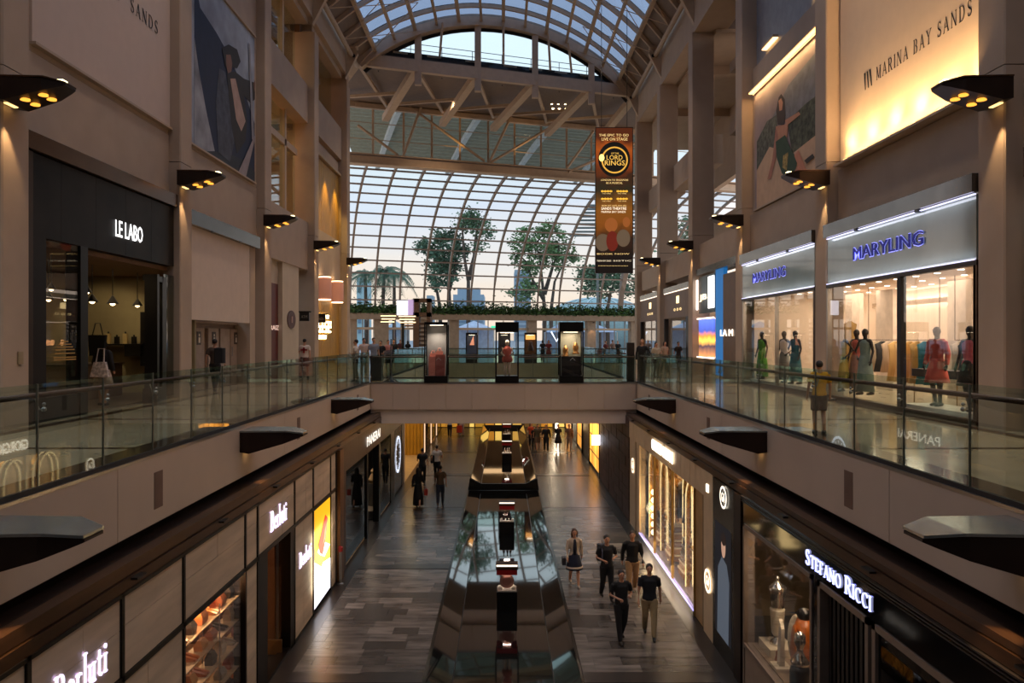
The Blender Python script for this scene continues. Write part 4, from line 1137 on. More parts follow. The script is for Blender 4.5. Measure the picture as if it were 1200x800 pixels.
for k, (D0, D1, lab) in enumerate(((37.95, 44.85, 'brown panelled shopfront with small gold emblem, nearer of the two'), (45.7, 52.6, 'brown panelled shopfront with small gold emblem, farther of the two'))):
    t, X = simple_front('shopfront', 1, D0, D1, 5, lab, None, grp='brown panelled shopfronts')
    G().box(X - .1, D0, 4.45, X + .3, D1, 4.75).build('top_beam', mat('#8a857c', .2, .7), t)
    G().box(X - .03, D0, 4.42, X + .0, D1, 4.45).build('beam_light', emis('#ffe8d0', 2), t)
    G().box(X, D0, 2.95, X + .3, D1, 4.42).build('fascia', mat('#7a5f4c', .5), t)
    m_ = (D0 + D1) / 2
    G().box(X - .02, m_ - .3, 3.75, X, m_ + .3, 4.15).build('emblem', emis('#ffe0a0', 2), t)
    lettering('o o o', 'R', X - .02, m_ - .9, m_ + .9, 3.4, .16, emis('#ffe0a0', 1), t, .01)
    G().box(X - .04, D0, 0, X + .3, D0 + 1.5, 2.95).build('dark_pier', mat('#120e0c', .4), t)
    G().box(X + .1, D0 + 1.5, .05, X + .12, D1 - .2, 2.95).build('glass_pane', GLS_SHOP, t)
    G().box(X - .02, D1 - .2, 0, X + .2, D1, 2.95).build('mullion', DARKSTEEL, t)
    shop_room('wall_brown_shop', 1, D0, D1, .02, 2.95, 3, mat('#4f545c', .5), mat('#6b5a4c', .6), mat('#6b5a4c', .3), X=10.1, pw=26, col=(1, .75, .6), label='dark inside walls of a brown panelled shop')
    for i in range(5):
        tag(G().lathe((10.8 + .2 * (i % 2), D0 + 2 + i * .8, 1.3), [(.05, 0), (.12, .1), (.12, .3), (.05, .4)], 10).build('lantern', emis('#ffb070', 3)), '%s of five glowing lanterns inside the %s brown shop' % (('first', 'second', 'third', 'fourth', 'last')[i], ('nearer', 'farther')[k]), 'lantern', 'lanterns in the brown shops')
# near right edge shop beside the first column
t, X = simple_front('shopfront', 1, 6.9, 13.7, 5, 'beige moulded shopfront with gold framed glass at the right edge', None)
G().box(X - .1, 6.9, 4.75, X + .3, 13.75, 5.3).build('top_beam', mat('#4a3428', .35, .5), t)
for i, z in enumerate((4.1, 4.3, 4.5)): G().box(X - .02 - .01 * i, 6.9, z, X + .25, 13.2, z + .13).build('moulding', mat('#a88f68', .5), t)
G().box(X - .0, 13.1, 0, X + .3, 13.75, 4.7).build('fluted_pier', mat('#a88f68', .5), t)
for i in range(3): G().box(X - .03, 13.15 + i * .12, 0, X, 13.2 + i * .12, 4.7).build('flute', mat('#8f7858', .5), t)
G().box(X, 12.6, 0, X + .1, 12.75, 4.1).build('gold_frame', mat('#9c7a38', .3, .6), t)
for z in (3.0, .5): G().box(X, 6.9, z, X + .1, 12.7, z + .1).build('gold_frame', mat('#9c7a38', .3, .6), t)
G().box(X + .04, 6.9, .1, X + .06, 12.7, 4.1).build('glass_pane', GLS_SHOP, t)
shop_room('wall_gold_shop', 1, 6.9, 13.5, .02, 4.1, 2.2, mat('#bda77a', .6), mat('#bda77a', .6), mat('#8b7450', .3), X=10, pw=60, col=(1, .75, .45), label='warm beige inside walls of the shop at the right edge')

# --- perfume shop on the left
OLIVE = mat('#8d8060', .8, noise=.08, scale=1.2)
shop_room('wall_perfume_shop', -1, 14.7, 23.8, .02, 3.75, 3.6, OLIVE, mat('#7a5b40', .7), mat('#5c4a38', .4), pw=16, col=(1, .7, .4), label='olive plaster walls of the perfume shop')
X = 9.72
t = thing('shopfront', 'dark steel perfume shopfront with white lettering on the left walkway', 'shopfront', (-X, 18, 0))
def lb(a, b, z0, z1, nm, m, x0=X, x1=X + .3): return G().box(-x0, a, z0, -x1, b, z1).build(nm, m, t)
lb(14.9, 21.84, 5.62, 5.98, 'top_beam', mat('#5c4432', .25, .7), X - .14, X + .3)
for k in range(5):
    a = 14.9 + k * 1.388
    lb(a + .004, a + 1.384, 3.88, 5.6, 'fascia_panel', mat('#17120f', .45, 0, noise=.5, scale=1.0, spec=.18), X - .02)
lb(14.9, 15.75, 0, 3.88, 'dark_pier', mat('#1a130f', .45, spec=.2), X - .02)
lb(14.9, 15.25, 0, 5.6, 'corner_post', mat('#3a281c', .4, .5), X - .06)
lb(15.75, 17.0, .5, 3.86, 'glass_pane', GLS_SHOP, X, X + .02)
lb(15.75, 17.0, 0, .5, 'kick_plate', BLACKM)
lb(17.0, 17.3, 0, 3.88, 'door_post', BLACKM, X - .04)
lb(20.1, 20.22, 0, 3.5, 'door_leaf_stile', BLACK, X - .35, X + .0)
lb(20.95, 21.2, 0, 3.5, 'door_leaf_stile', BLACK, X - .1, X + .1)
lb(20.2, 21.0, 3.35, 3.5, 'door_leaf_rail', BLACK, X - .1, X + .1)
lb(20.2, 21.0, 0, .4, 'door_leaf_rail', BLACK, X - .1, X + .1)
lb(20.2, 20.95, .4, 3.35, 'door_glass', GLS_SHOP, X, X + .02)
lb(21.2, 22.3, .1, 3.6, 'side_glass', glass('#c8d0d0', name='side_glass'), X - .02, X)
lb(22.3, 22.45, 0, 3.86, 'mullion', BLACK, X - .06)
lettering('LE LABO', 'L', -X + .05, pr(133, X), pr(165, X), 4.52, .42, emis('#ffffff', 1.7), t, .01, bold=.004)
def pendant(x, D, z, r, label):
    q = thing('pendant_lamp', label, 'lamp', (x, D, z), 'pendant lamps in the perfume shop')
    G().tube([(x, D, 3.75), (x, D, z + r)], .012, 5).build('cord', BLACK, q)
    G().lathe((x, D, z), [(r, 0), (r * .9, r * .15), (r * .35, r * 1.0), (r * .18, r * 1.3), (.01, r * 1.35)], 14).build('shade', BLACK, q, smooth=True)
    G().ball((x, D, z + r * .12), r * .45, 10, 6).build('bulb', emis('#ffe0a8', 7), q)
for i, (p, D, z, r) in enumerate(((108, 20.0, 2.75, .16), (132, 21.1, 2.75, .17), (161, 22.4, 2.75, .15), (102, 19.2, 2.95, .13), (60, 17.6, 2.92, .12), (57, 18.4, 2.72, .14), (77, 18.9, 2.75, .12))):
    pendant((p - 590) * D / F, D, z, r, 'black pendant lamp, %s of seven hanging in the perfume shop' % ('third from the left', 'fifth from left', 'rightmost', 'fourth from left', 'first', 'leftmost low', 'second')[i])
lamp('SPOT', (-11.2, 21.6, 3.4), 40, (1, .78, .45), .1, target=(-12.6, 23.7, 1.6), spot=80, name='wall_wash')
lamp('SPOT', (-11.5, 18.2, 3.4), 30, (1, .78, .45), .1, target=(-13.4, 18.6, 1.6), spot=80, name='wall_wash')
t = thing('wall_shelf', 'dark wall shelf with square brackets in the perfume shop', 'shelf', (-12.6, 23.5, 1.7))
G().box(-12.9, 23.2, 1.55, -11.3, 23.75, 1.6).build('board', BLACK, t); G().box(-11.9, 23.3, 1.2, -11.4, 23.75, 1.55).build('bracket_box', BLACK, t)
G().box(-11.45, 23.4, .9, -11.0, 23.75, 2.6).build('tall_unit', BLACK, t)
for i in range(5):
    x = -12.75 + i * .27
    q = thing('perfume_bottle', '%s perfume bottle from the left on the dark shelf' % ('first', 'second', 'third', 'fourth', 'fifth')[i], 'bottle', (x, 23.45, 1.6), 'bottles on the perfume shop shelf')
    G().bbox(x - .07, 23.4, 1.6, x + .07, 23.5, 1.82 + .1 * (i % 2)).build('body', (BLACK, mat('#b8a070', .2))[i % 2], q)
    G().lathe((x, 23.45, 1.82 + .1 * (i % 2)), [(.025, 0), (.025, .06)], 8).build('cap', BLACK, q)
t = thing('shop_counter', 'wooden counter behind the perfume shop door', 'counter', (-12, 20.6, 0)); G().bbox(-13, 20.2, .02, -11.6, 22.6, 1.0).build('body', mat('#6b5136', .6), t); G().bbox(-13.05, 20.15, 1.0, -11.55, 22.65, 1.05).build('top', mat('#4b3a28', .4), t)
t = thing('bottle_display', 'small black tiered stand of bottles near the perfume shop glass', 'display stand', (-9.95, 21.3, 0))
for z in (.75, 1.05): 
    G().box(-10.3, 21.2, z, -9.95, 22.1, z + .03).build('tier', BLACK, t)
    for i in range(5): G().lathe((-10.1, 21.3 + i * .17, z + .03), [(.03, 0), (.03, .1), (.01, .14)], 8).build('bottle', BLACK, t)
for a in (21.22, 22.05): G().box(-10.12, a, 0.02, -10.08, a + .04, 1.08).build('leg', BLACK, t)
t = thing('tote_bag', 'large black tote bag hanging by the perfume shop door', 'bag', (-10.3, 19.0, 1.35))
G().loft([[(-10.6, 19.0, 1.32), (-10.25, 19.0, 1.32), (-10.25, 19.12, 1.32), (-10.6, 19.12, 1.32)], [(-10.64, 19.0, 1.85), (-10.2, 19.0, 1.85), (-10.2, 19.12, 1.85), (-10.64, 19.12, 1.85)]]).build('body', BLACK, t)
G().tube([(-10.55, 19.05, 1.85), (-10.47, 19.05, 2.15), (-10.35, 19.05, 2.15), (-10.28, 19.05, 1.85)], .015, 6).build('strap', BLACK, t)
# gold round decal
t = thing('window_decal', 'gold round emblem decal on the perfume shop window', 'decal', (-9.7, 16.4, 1.6))
for i, z in enumerate((1.28, 1.33, 1.42, 1.5, 1.56, 1.62, 1.68)):
    w = (.42, .42, .38, .36, .3, .24, .12)[i]
    G().box(-9.7, 16.42 - w, z, -9.695, 16.42 + w, z + .025).build('bar', mat('#b58a45', .4, .5), t)
tag(G().bbox(-9.46, 14.5, 1.25, -9.5, 14.64, 1.5).build('switch_plate', mat('#8d7c60', .5)), 'small square switch plate on the nearest left column', 'switch')

# --- blank panel bay with doors on the left
t = thing('white_hoarding', 'large blank off-white panel above the service doors on the left', 'panel', (-9.8, 25.9, 2.35))
G().box(-9.78, 22.4, 2.36, -10.1, 28.6, 5.3).build('board', mat('#cfbaa8', .7, noise=.02), t)
G().box(-9.6, 22.4, 5.3, -10.0, 29.3, 5.75).build('top_beam', mat('#5d5a55', .2, .7), t)
for D in (24.4, 27): G().box(-9.55, D, 5.26, -9.62, D + .15, 5.3).build('sensor', BLACK, t)
sd = sbuild(G().box(-10.25, 22.4, 2.28, -10.5, 29.3, 2.36), 'door_4', mat('#8d7565', .6), 'service door frame below the blank panel')
G().box(-10.4, 22.4, 0, -10.5, 29.3, 2.3).build('door_wall', mat('#7e6757', .6), sd)
for k, (a, b, lab) in enumerate(((228, 241, 'leftmost'), (246, 258, 'second'), (260, 271, 'third'), (272, 283, 'rightmost'))):
    D0, D1 = pr(a, 10.25), pr(b, 10.25)
    q = thing('service_door', 'pale service door under the blank panel, %s of four' % lab, 'door', (-10.25, D0, 0), 'service doors under the blank panel')
    lf_ = G().box(-10.38, D0, .02, -10.3, D1, 2.12).build('leaf', mat('#9c8778', .6), q)
    G().box(-10.3, D0 + .1, 1.1, -10.27, D0 + .14, 1.45).build('handle', STEEL, lf_)
    if k != 2:
        G().box(-10.3, (D0 + D1) / 2 - .16, 1.55, -10.285, (D0 + D1) / 2 + .16, 2.0).build('sign_plate', mat('#3a2c26', .5), q)
        G().ball((-10.28, (D0 + D1) / 2, 1.88), (.01, .05, .05), 8, 5).build('pictogram', WH, q); G().box(-10.28, (D0 + D1) / 2 - .06, 1.62, -10.275, (D0 + D1) / 2 + .06, 1.8).build('pictogram', WH, q)
G().box(-9.8, 28.7, 0, -10.6, 29.3, 5.3).build('hoarding_return', PLASTER, wl)

# --- bay 3: red shop, beige pier, signs
t = thing('shopfront', 'dark red shopfront panel with pale letters on the left walkway', 'shopfront', (-10.2, 33, 0))
G().box(-10.1, 30.2, 0, -10.6, pr(331, 10.1), 4.2).build('red_panel', mat('#5c1712', .5), t)
lettering('RAIZA', 'L', -10.07, pr(316, 10.1), pr(329, 10.1), 2.25, .2, emis('#d8b8a8', .8), t, .01)
G().box(-10.1, 30.2, 4.2, -10.6, pr(331, 10.1), 5.3).build('upper_panel', PLASTER_L, t)
q = thing('round_sign', 'round dark red sign with a pale mark on the beige pier', 'sign', (-9.9, 34.2, 2.5)); D_ = pr(341, 9.9)
G().box(-9.9, pr(331, 9.9), 0, -10.6, pr(350, 9.9), 5.3).build('beige_pier', PLASTER_L, wl)
G().prism([(-9.86, D_ + .65 * math.cos(a), 2.65 + .42 * math.sin(a)) for a in [2 * PI * i / 24 for i in range(24)]], (-.05, 0, 0)).build('disc', mat('#4a1712', .5), q)
G().box(-9.84, D_ - .1, 2.5, -9.86, D_ + .1, 2.8).build('mark', mat('#a8867a', .5), q)
G().box(-9.9, pr(350, 9.9), 0, -10.0, pr(359, 9.9), .1).build('step', PLASTER_D, wl)
for i, (a, b, y0_, y1_) in enumerate(((351, 362, 366, 376), (371, 381, 369, 378))):
    D = 36.5 + i * 2
    q = thing('hanging_sign', 'small black hanging sign box, %s of the two by the golden wall' % ('left' if i == 0 else 'right'), 'sign', tuple(px((a + b) / 2, y1_, D)), 'hanging sign boxes')
    p0, p1 = px(a, y0_, D), px(b, y1_, D)
    G().box(p0.x, D, p1.z, p1.x, D + .15, p0.z).build('box', BLACK, q); G().box(p0.x - .1, D + .02, p0.z, p1.x + .1, D + .1, p0.z + .07).build('arm', BLACK, q)
    lettering('RAIZA' if i else 'ATM', 'F', D - .005, p0.x + .08, p1.x - .08, (p0.z + p1.z) / 2, .14, mat('#9a8f80', .5), q, .002)
q = thing('lit_screens', 'small white and red lit shop screens behind the walkway pier', 'screen', tuple(px(362, 395, 41)))
for a, b, y_0, y_1, c in ((351, 361, 381, 389, '#f4e8f0'), (361, 364, 381, 400, '#d01828'), (364, 369, 383, 389, '#f06070')):
    p0, p1 = px(a, y_0, 38.3), px(b, y_1, 38.3); G().box(p0.x, 38.3, p1.z, p1.x, 38.4, p0.z).build('screen', emis(c, 1.5), q)
# golden wall recess
t = thing('golden_wall', 'tall golden slatted wall panel lit from above on the left', 'wall panel', (-9.9, 41.4, 0))
n = 16
for i in range(n):
    a = 37.95 + i * (6.9 / n)
    G().box(-9.95, a + .02, 0, -10.05, a + 6.9 / n - .02, 11.5).build('slat', GOLD, t)
G().box(-10.03, 37.9, 0, -10.15, 44.9, 11.6).build('backing', mat('#5d4418', .5), t)
for a, b, c, d in ((37.9, 0, 38.0, 11.7), (44.8, 0, 44.9, 11.7), (37.9, 11.55, 44.9, 11.7)): G().box(-9.8, a, b, -10.1, c, d).build('edge_frame', mat('#a89070', .4, .3), t)
G().box(-10.0, 37.9, 11.6, -11, 44.9, 12.4).build('head_panel', PLASTER, wl)
for D in (39, 41.4, 43.8): lamp('SPOT', (-9.3, D, 11.2), 320, (1, .66, .18), .1, target=(-10.0, D, 5), spot=75, blend=.8, name='golden_wall_light')
q = thing('lit_restaurant_sign', 'glowing white restaurant characters on the golden wall', 'sign', (-9.9, 41, 1.9))
def strokes(D0, D1, z0, z1, n, m):
    w = (D1 - D0) / n
    for i in range(n):
        a, b = D0 + i * w + w * .1, D0 + (i + 1) * w - w * .1
        g = G(); h = z1 - z0
        for zz in (0, .42, .84): g.box(-9.9, a, z0 + h * zz, -9.93, b, z0 + h * (zz + .16))
        g.box(-9.9, (a + b) / 2 - .05, z0, -9.93, (a + b) / 2 + .05, z1); g.box(-9.9, a, z0, -9.93, a + .08, z0 + h * .5); g.box(-9.9, b - .08, z0 + h * .4, -9.93, b, z1)
        g.build('character', m, q)
LS = emis('#fff3c8', 4)
strokes(38.6, 42.8, 2.1, 2.75, 3, LS); strokes(38.9, 42.2, 2.9, 3.1, 5, LS); strokes(39.7, 41.6, 1.75, 1.95, 3, LS)
q = thing('lantern_pair', 'pair of glowing bronze wall lanterns on the golden wall', 'lamp', (-9.7, 41.5, 3.6))
for i, D in enumerate((39.9, 42.9)):
    G().lathe((-9.6, D, 3.85), [(.3, 0), (.36, .1), (.36, 1.1), (.3, 1.2)], 16).build('shade', emis('#a8705a', .35), q, smooth=True)
    for z in (3.83, 5.04): G().lathe((-9.6, D, z), [(.33, 0), (.33, .05)], 16).build('rim_light', emis('#ffd9a8', 4), q)

# ================================================================= LOWER SHOPS
STONE = mat('#c2ad98', .55, noise=.16, scale=.9, stretch=(1, .5, 3.5))
def lower_front(side, D0, D1, label, grp=None):
    s = -1 if side == 'L' else 1
    return thing('shopfront', label, 'shopfront', (s * XL, (D0 + D1) / 2, LZ), grp)
# --- stone clad shoe shop on the lower left
t = lower_front('L', 4, 21.6, 'stone clad shoe shop with dark steel frame on the lower left')
def L_(a, b, z0, z1, nm, m, x0=XL, x1=XL + .2, par=None): return G().box(-x0, a, z0, -x1, b, z1).build(nm, m, par or t)
sep = [3.9, 5.7, 7.6, 9.48, 11.3, 14.0, 14.7, 17.3, 19.0, 20.9, 21.6]
ZT, ZM = -1.5, -2.6
FR = mat('#15100d', .35, .5)
for a in sep: L_(a - .035, a + .035, LZ, ZT, 'frame_upright', FR, XL - .03)
L_(3.9, 21.6, ZM - .04, ZM + .04, 'frame_rail', FR, XL - .03); L_(3.9, 21.6, ZT - .05, ZT + .0, 'frame_rail', FR, XL - .03)
L_(3.9, 21.6, LZ, LZ + .06, 'frame_rail', FR, XL - .02)
def slabs(a, b, z0, z1):
    w = b - a - .07; a += .035; zz = [z0 + .04, z0 + .04 + (z1 - z0 - .08) * R.uniform(.55, .72), z1 - .04]
    if z1 - z0 > 1.5: zz = [z0 + .04, z0 + .9, z0 + 1.75, z1 - .04]
    cuts = [a, a + w * R.uniform(.35, .68), a + w] if w > 1 else [a, a + w]
    for p, q in zip(cuts, cuts[1:]):
        for u, v in zip(zz, zz[1:]):
            L_(p + .004, q - .004, u + .004, v - .004, 'stone_slab', STONE, XL - R.uniform(0, .006))
for a, b in zip(sep, sep[1:]): slabs(a, b, ZM, ZT)
for a, b in ((3.9, 5.7), (5.7, 7.6), (7.6, 9.48), (9.48, 11.3), (14.0, 14.7), (17.3, 19.0), (20.9, 21.6)): slabs(a, b, LZ, ZM)
WL = emis('#e8deff', 1.25)
serif_text('Berluti', 'L', -XL + .012, pr(61, XL), pr(124, XL), -2.12, .38, WL, t)
serif_text('Berluti', 'L', -XL + .012, pr(316, XL), pr(335, XL), -2.08, .42, WL, t)
serif_text('Berluti', 'L', -XL + .012, pr(350, XL), pr(364, XL), -3.55, .36, WL, t)
L_(11.33, 13.97, LZ + .3, ZM - .04, 'window_pane', GLS_SHOP, XL + .02, XL + .035)
L_(11.33, 13.97, LZ, LZ + .3, 'window_sill', FR)
L_(14.75, 15.3, LZ, ZM, 'door_frame', FR, XL - .02, XL + .25); L_(16.95, 17.3, LZ, ZM, 'door_frame', FR, XL - .02, XL + .25)
L_(16.6, 16.66, LZ + .05, ZM, 'door_leaf', GLS_SHOP, XL + .1, XL + 1.0)
L_(16.66, 16.7, LZ + .02, LZ + .35, 'door_kick', mat('#7a5a34', .4, .4), XL + .1, XL + 1.0)
L_(16.55, 16.6, LZ + 1.6, ZM - .3, 'door_handle', emis('#c0503c', .9), XL + .6, XL + .64)
# lightbox
lb_ = thing('lightbox_poster', 'bright yellow lightbox poster with a red shoe on the lower left shopfront', 'poster', (-XL, 19.95, LZ + .1))
G().box(-XL + .01, 19.04, LZ + .1, -XL - .1, 20.86, ZM - .05).build('casing', FR, lb_)
ZB0, ZB1 = LZ + .14, ZM - .08
def lq(pts, m, d): G().prism([(-XL + .015 + d, 19.08 + u * 1.74, ZB0 + v * (ZB1 - ZB0)) for u, v in pts], (.002, 0, 0)).build('print', m, lb_)
lq([(0, 0), (1, 0), (1, 1), (0, 1)], emis('#d8a014', .95), 0)
lq([(0, .0), (1, 0), (1, .33), (0, .42)], emis('#f4f2ff', 1.4), .004)
lq([(0, .5), (.45, .62), (.98, .48), (.5, .4), (0, .36)], emis('#f6ead2', 2), .006)
lq([(0, .62), (.3, .5), (.6, .42), (.45, .34), (0, .48)], emis('#8c6a34', 1), .008)
lq([(.3, .52), (.5, .46), (.72, .62), (.82, .8), (.66, .86), (.42, .72), (.22, .62)], emis('#b82a1c', 1.3), .010)
lq([(.5, .56), (.68, .62), (.76, .78), (.62, .7)], emis('#e06048', 1.3), .012)
lamp('AREA', (-XL + .12, 19.95, -4), 22, (1, .85, .6), 1.5, 2.2, rot=(0, math.radians(90), 0), name='lightbox_light')
# interior with lit shelves and bags
rm = shop_room('wall_shoe_shop', -1, 10.2, 17.2, LZ + .02, -2.2, 2.6, mat('#5c3a26', .7), mat('#4a3020', .7), mat('#a3794c', .3), X=5.3, pw=34, col=(1, .58, .3), label='dark brown inside walls of the shoe shop')
BAGC = ['#a4552a', '#2a1a14', '#b8a088', '#d08a4a', '#7a2c1c', '#171312', '#c9743c', '#8a8076']
sh = thing('display_shelves', 'thin metal shelving with bags behind the shoe shop window', 'shelves', (-5.15, 12.9, LZ + .3))
for i in range(5):
    z = LZ + .5 + i * .44
    G().box(-4.98, 11.5, z, -5.3, 14.6, z + .02).build('shelf', mat('#c8b090', .25, .4), sh)
for a in (11.5, 13.05, 14.58):
    for x in (-4.99, -5.29): G().tube([(x, a, LZ + .3), (x, a, -2.9)], .012, 6).build('upright', STEEL, sh)
for i in range(5):
    for j in range(7):
        z = LZ + .52 + i * .44; D = 11.75 + j * .43; c = BAGC[(i * 3 + j * 5) % 8]
        nm = {'#a4552a': 'tan', '#2a1a14': 'dark brown', '#b8a088': 'pale', '#d08a4a': 'amber', '#7a2c1c': 'oxblood', '#171312': 'black', '#c9743c': 'orange brown', '#8a8076': 'grey'}[c]
        rowl = ('bottom', 'second', 'middle', 'fourth', 'top')[i]
        if (i + j) % 3 != 1:
            q = thing('handbag', '%s leather bag, %s shelf of the shoe shop window, %s from the near end' % (nm, rowl, NTH[j]), 'bag', (-5.14, D, z), 'bags on the shoe shop shelves')
            w, h = R.uniform(.09, .13), R.uniform(.14, .24)
            G().loft([[(-5.14 - .07 * k, D - w * l, z) for k, l in ((-1, -1), (1, -1), (1, 1), (-1, 1))], [(-5.14 - .08 * k, D - w * 1.05 * l, z + h * .5) for k, l in ((-1, -1), (1, -1), (1, 1), (-1, 1))], [(-5.14 - .03 * k, D - w * .8 * l, z + h) for k, l in ((-1, -1), (1, -1), (1, 1), (-1, 1))]]).build('body', mat(c, .4), q)
            G().tube([(-5.14, D - w * .5, z + h), (-5.14, D - w * .35, z + h + .09), (-5.14, D + w * .35, z + h + .09), (-5.14, D + w * .5, z + h)], .009, 5).build('strap', mat(c, .4), q)
        else:
            for dd in (-.055, .055):
                q = thing('dress_shoe', '%s leather shoe, %s of the %s pair on the %s shoe shop shelf' % (nm, 'nearer' if dd < 0 else 'farther', NTH[j], rowl), 'shoe', (-5.14, D + dd, z), 'shoes on the shoe shop shelves')
                G().loft([[(-5.02, D + dd - .03, z), (-5.02, D + dd + .03, z), (-5.02, D + dd + .03, z + .03), (-5.02, D + dd - .03, z + .03)], [(-5.12, D + dd - .045, z), (-5.12, D + dd + .045, z), (-5.12, D + dd + .03, z + .06), (-5.12, D + dd - .03, z + .06)], [(-5.27, D + dd - .035, z), (-5.27, D + dd + .035, z), (-5.27, D + dd + .03, z + .1), (-5.27, D + dd - .03, z + .1)]]).build('upper', mat(c, .3), q)
tr = thing('leaf_sculpture', 'copper leaf shaped ornament hanging in the shoe shop window', 'ornament', (-5.2, 13.4, -3.1))
for i in range(7):
    a = i * .45 - 1.3
    G().loft([[(-5.2, 13.4 + .05 * k, -3.25 + .05 * l) for k, l in ((-1, -1), (1, -1), (1, 1), (-1, 1))], [(-5.17, 13.4 + .3 * math.sin(a) + .06 * k, -3.05 + .28 * math.cos(a) + .06 * l) for k, l in ((-1, -1), (1, -1), (1, 1), (-1, 1))]]).build('leaf', mat('#c4602c', .4, .4), tr)
for i in range(5):
    lamp('POINT', (-5.15, 11.7 + i * .65, -2.72), 9, (1, .6, .3), .05, name='shelf_light')
# pilaster with red topped barrier post
tag(G().box(-XL + .12, 21.64, LZ, -XL - .3, 22.15, -1.5).build('bronze_pilaster', mat('#6e4a2a', .35, .6)), 'bronze pilaster between the shoe shop and the watch shop', 'pilaster')
q = thing('barrier_post', 'short steel post with a red cap by the bronze pilaster', 'post', (-4.72, 21.5, LZ))
G().lathe((-4.72, 21.5, LZ), [(.1, 0), (.1, .03), (.045, .05), (.045, .95)], 12).build('pole', STEEL, q); G().lathe((-4.72, 21.5, LZ + .95), [(.07, 0), (.07, .12), (.03, .16)], 12).build('cap', mat('#8e1f1a', .4), q)
# --- watch shop
t = lower_front('L', 22.2, 36.3, 'dark brown watch shopfront with white lettering on the lower left')
DB = mat('#3b281e', .4, .2, noise=.15)
for i in range(10):
    a = 22.2 + i * 1.41; L_(a + .005, a + 1.405, -2.35, -1.5, 'fascia_panel', DB, XL)
L_(22.2, 23.0, LZ, -2.35, 'brown_pier', DB); L_(26.4, 26.6, LZ, -2.35, 'mullion', BLACK, XL - .03); L_(28.9, 29.3, LZ, -2.35, 'mullion', BLACK, XL - .03)
L_(32.2, 33.2, LZ, -2.35, 'brown_pier', BLACK); L_(35.7, 36.35, LZ, -2.35, 'brown_pier', DB)
DG = glass('#6f7780', name='dark_glass', ior=1.7)
L_(23.0, 26.4, LZ + .12, -2.35, 'window_pane', DG, XL + .02, XL + .035); L_(29.3, 32.2, LZ + .12, -2.35, 'window_pane', DG, XL + .02, XL + .035)
L_(33.2, 35.7, LZ + .1, -2.4, 'clock_panel', mat('#39465c', .2), XL + .02, XL + .05)
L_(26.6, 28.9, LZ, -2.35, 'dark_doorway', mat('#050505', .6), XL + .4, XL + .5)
for a, b in ((23, 26.4), (29.3, 32.2)): L_(a, b, LZ, LZ + .3, 'pale_plinth', mat('#b8a890', .5), XL + .06, XL + 1.0)
L_(22.2, 36.3, LZ + .3, -2.0, 'shop_back', mat('#2f343c', .5), XL + 1.3, XL + 1.4)
lettering('PANERAI', 'L', -XL + .03, 26.4, 29.2, -1.92, .34, emis('#f0e8dc', 1.2), t, .01, bold=.01)
g = G(); 
for i in range(28):
    a, b = 2 * PI * i / 28, 2 * PI * (i + 1) / 28; D_ = 34.45
    g.quad(*[(-XL + .0, D_ + r * math.cos(k), -3.6 + r * math.sin(k)) for r, k in ((.85, a), (.72, a), (.72, b), (.85, b))])
for k in range(12): a = k * PI / 6; g.quad(*[(-XL + .0, D_ + r * math.cos(a + w), -3.6 + r * math.sin(a + w)) for r, w in ((.65, -.04), (.5, -.04), (.5, .04), (.65, .04))])
g.build('clock_dial', emis('#c8d0e0', 1.6), t)
lamp('AREA', (-5.6, 24.7, -2.5), 12, (1, .8, .6), .6, 3, rot=(0, 0, 0), name='window_light'); lamp('AREA', (-5.6, 30.7, -2.5), 10, (1, .8, .6), .6, 2.6, rot=(0, 0, 0), name='window_light')
q = thing('display_pedestal', 'round grey pedestal with an orange watch stand in the watch shop window', 'pedestal', (-5.35, 25.2, LZ + .3))
G().lathe((-5.35, 25.2, LZ + .3), [(.2, 0), (.2, 1.1), (.22, 1.12), (.22, 1.16)], 16).build('column', mat('#6e6a66', .4), q)
G().loft([[(-5.35 - .12 * k, 25.2 - .18 * l, LZ + 1.46) for k, l in ((-1, -1), (1, -1), (1, 1), (-1, 1))], [(-5.35 - .05 * k, 25.4 - .1 * l, LZ + 1.75) for k, l in ((-1, -1), (1, -1), (1, 1), (-1, 1))]]).build('stand', mat('#d07a24', .4), q)
q = thing('display_pedestal', 'low pedestal with a pale ornament in the farther watch shop window', 'pedestal', (-5.35, 30.4, LZ + .3))
G().lathe((-5.35, 30.4, LZ + .3), [(.2, 0), (.2, .9)], 14).build('column', mat('#6e6a66', .4), q); G().lathe((-5.35, 30.4, LZ + 1.2), [(.15, 0), (.2, .15), (.06, .4), (.1, .5), (.02, .6)], 12).build('ornament', mat('#c8a678', .4), q)
# lobby recess with golden wall on the left
t = thing('golden_wall', 'golden fluted wall facing the viewer at the end of the lower left lobby recess', 'wall panel', (-6.5, 45.4, LZ))
for i in range(22):
    x = -9.5 + i * .21; G().box(x + .01, 45.35, LZ, x + .2, 45.45, -1.2).build('slat', GOLD, t)
G().box(-9.5, 45.43, LZ, -4.9, 45.6, -1.2).build('backing', mat('#5d4418', .5), t)
G().box(-9.2, 37, LZ, -9, 45.4, -1.2).build('recess_wall', PLASTER_L, wl); G().box(-9, 36.5, LZ, -4.9, 36.9, -1.2).build('recess_wall', PLASTER_L, wl)
lamp('AREA', (-6.6, 42, -1.3), 90, (1, .7, .3), 3, 5, rot=(0, 0, 0), name='lobby_ceiling_light')
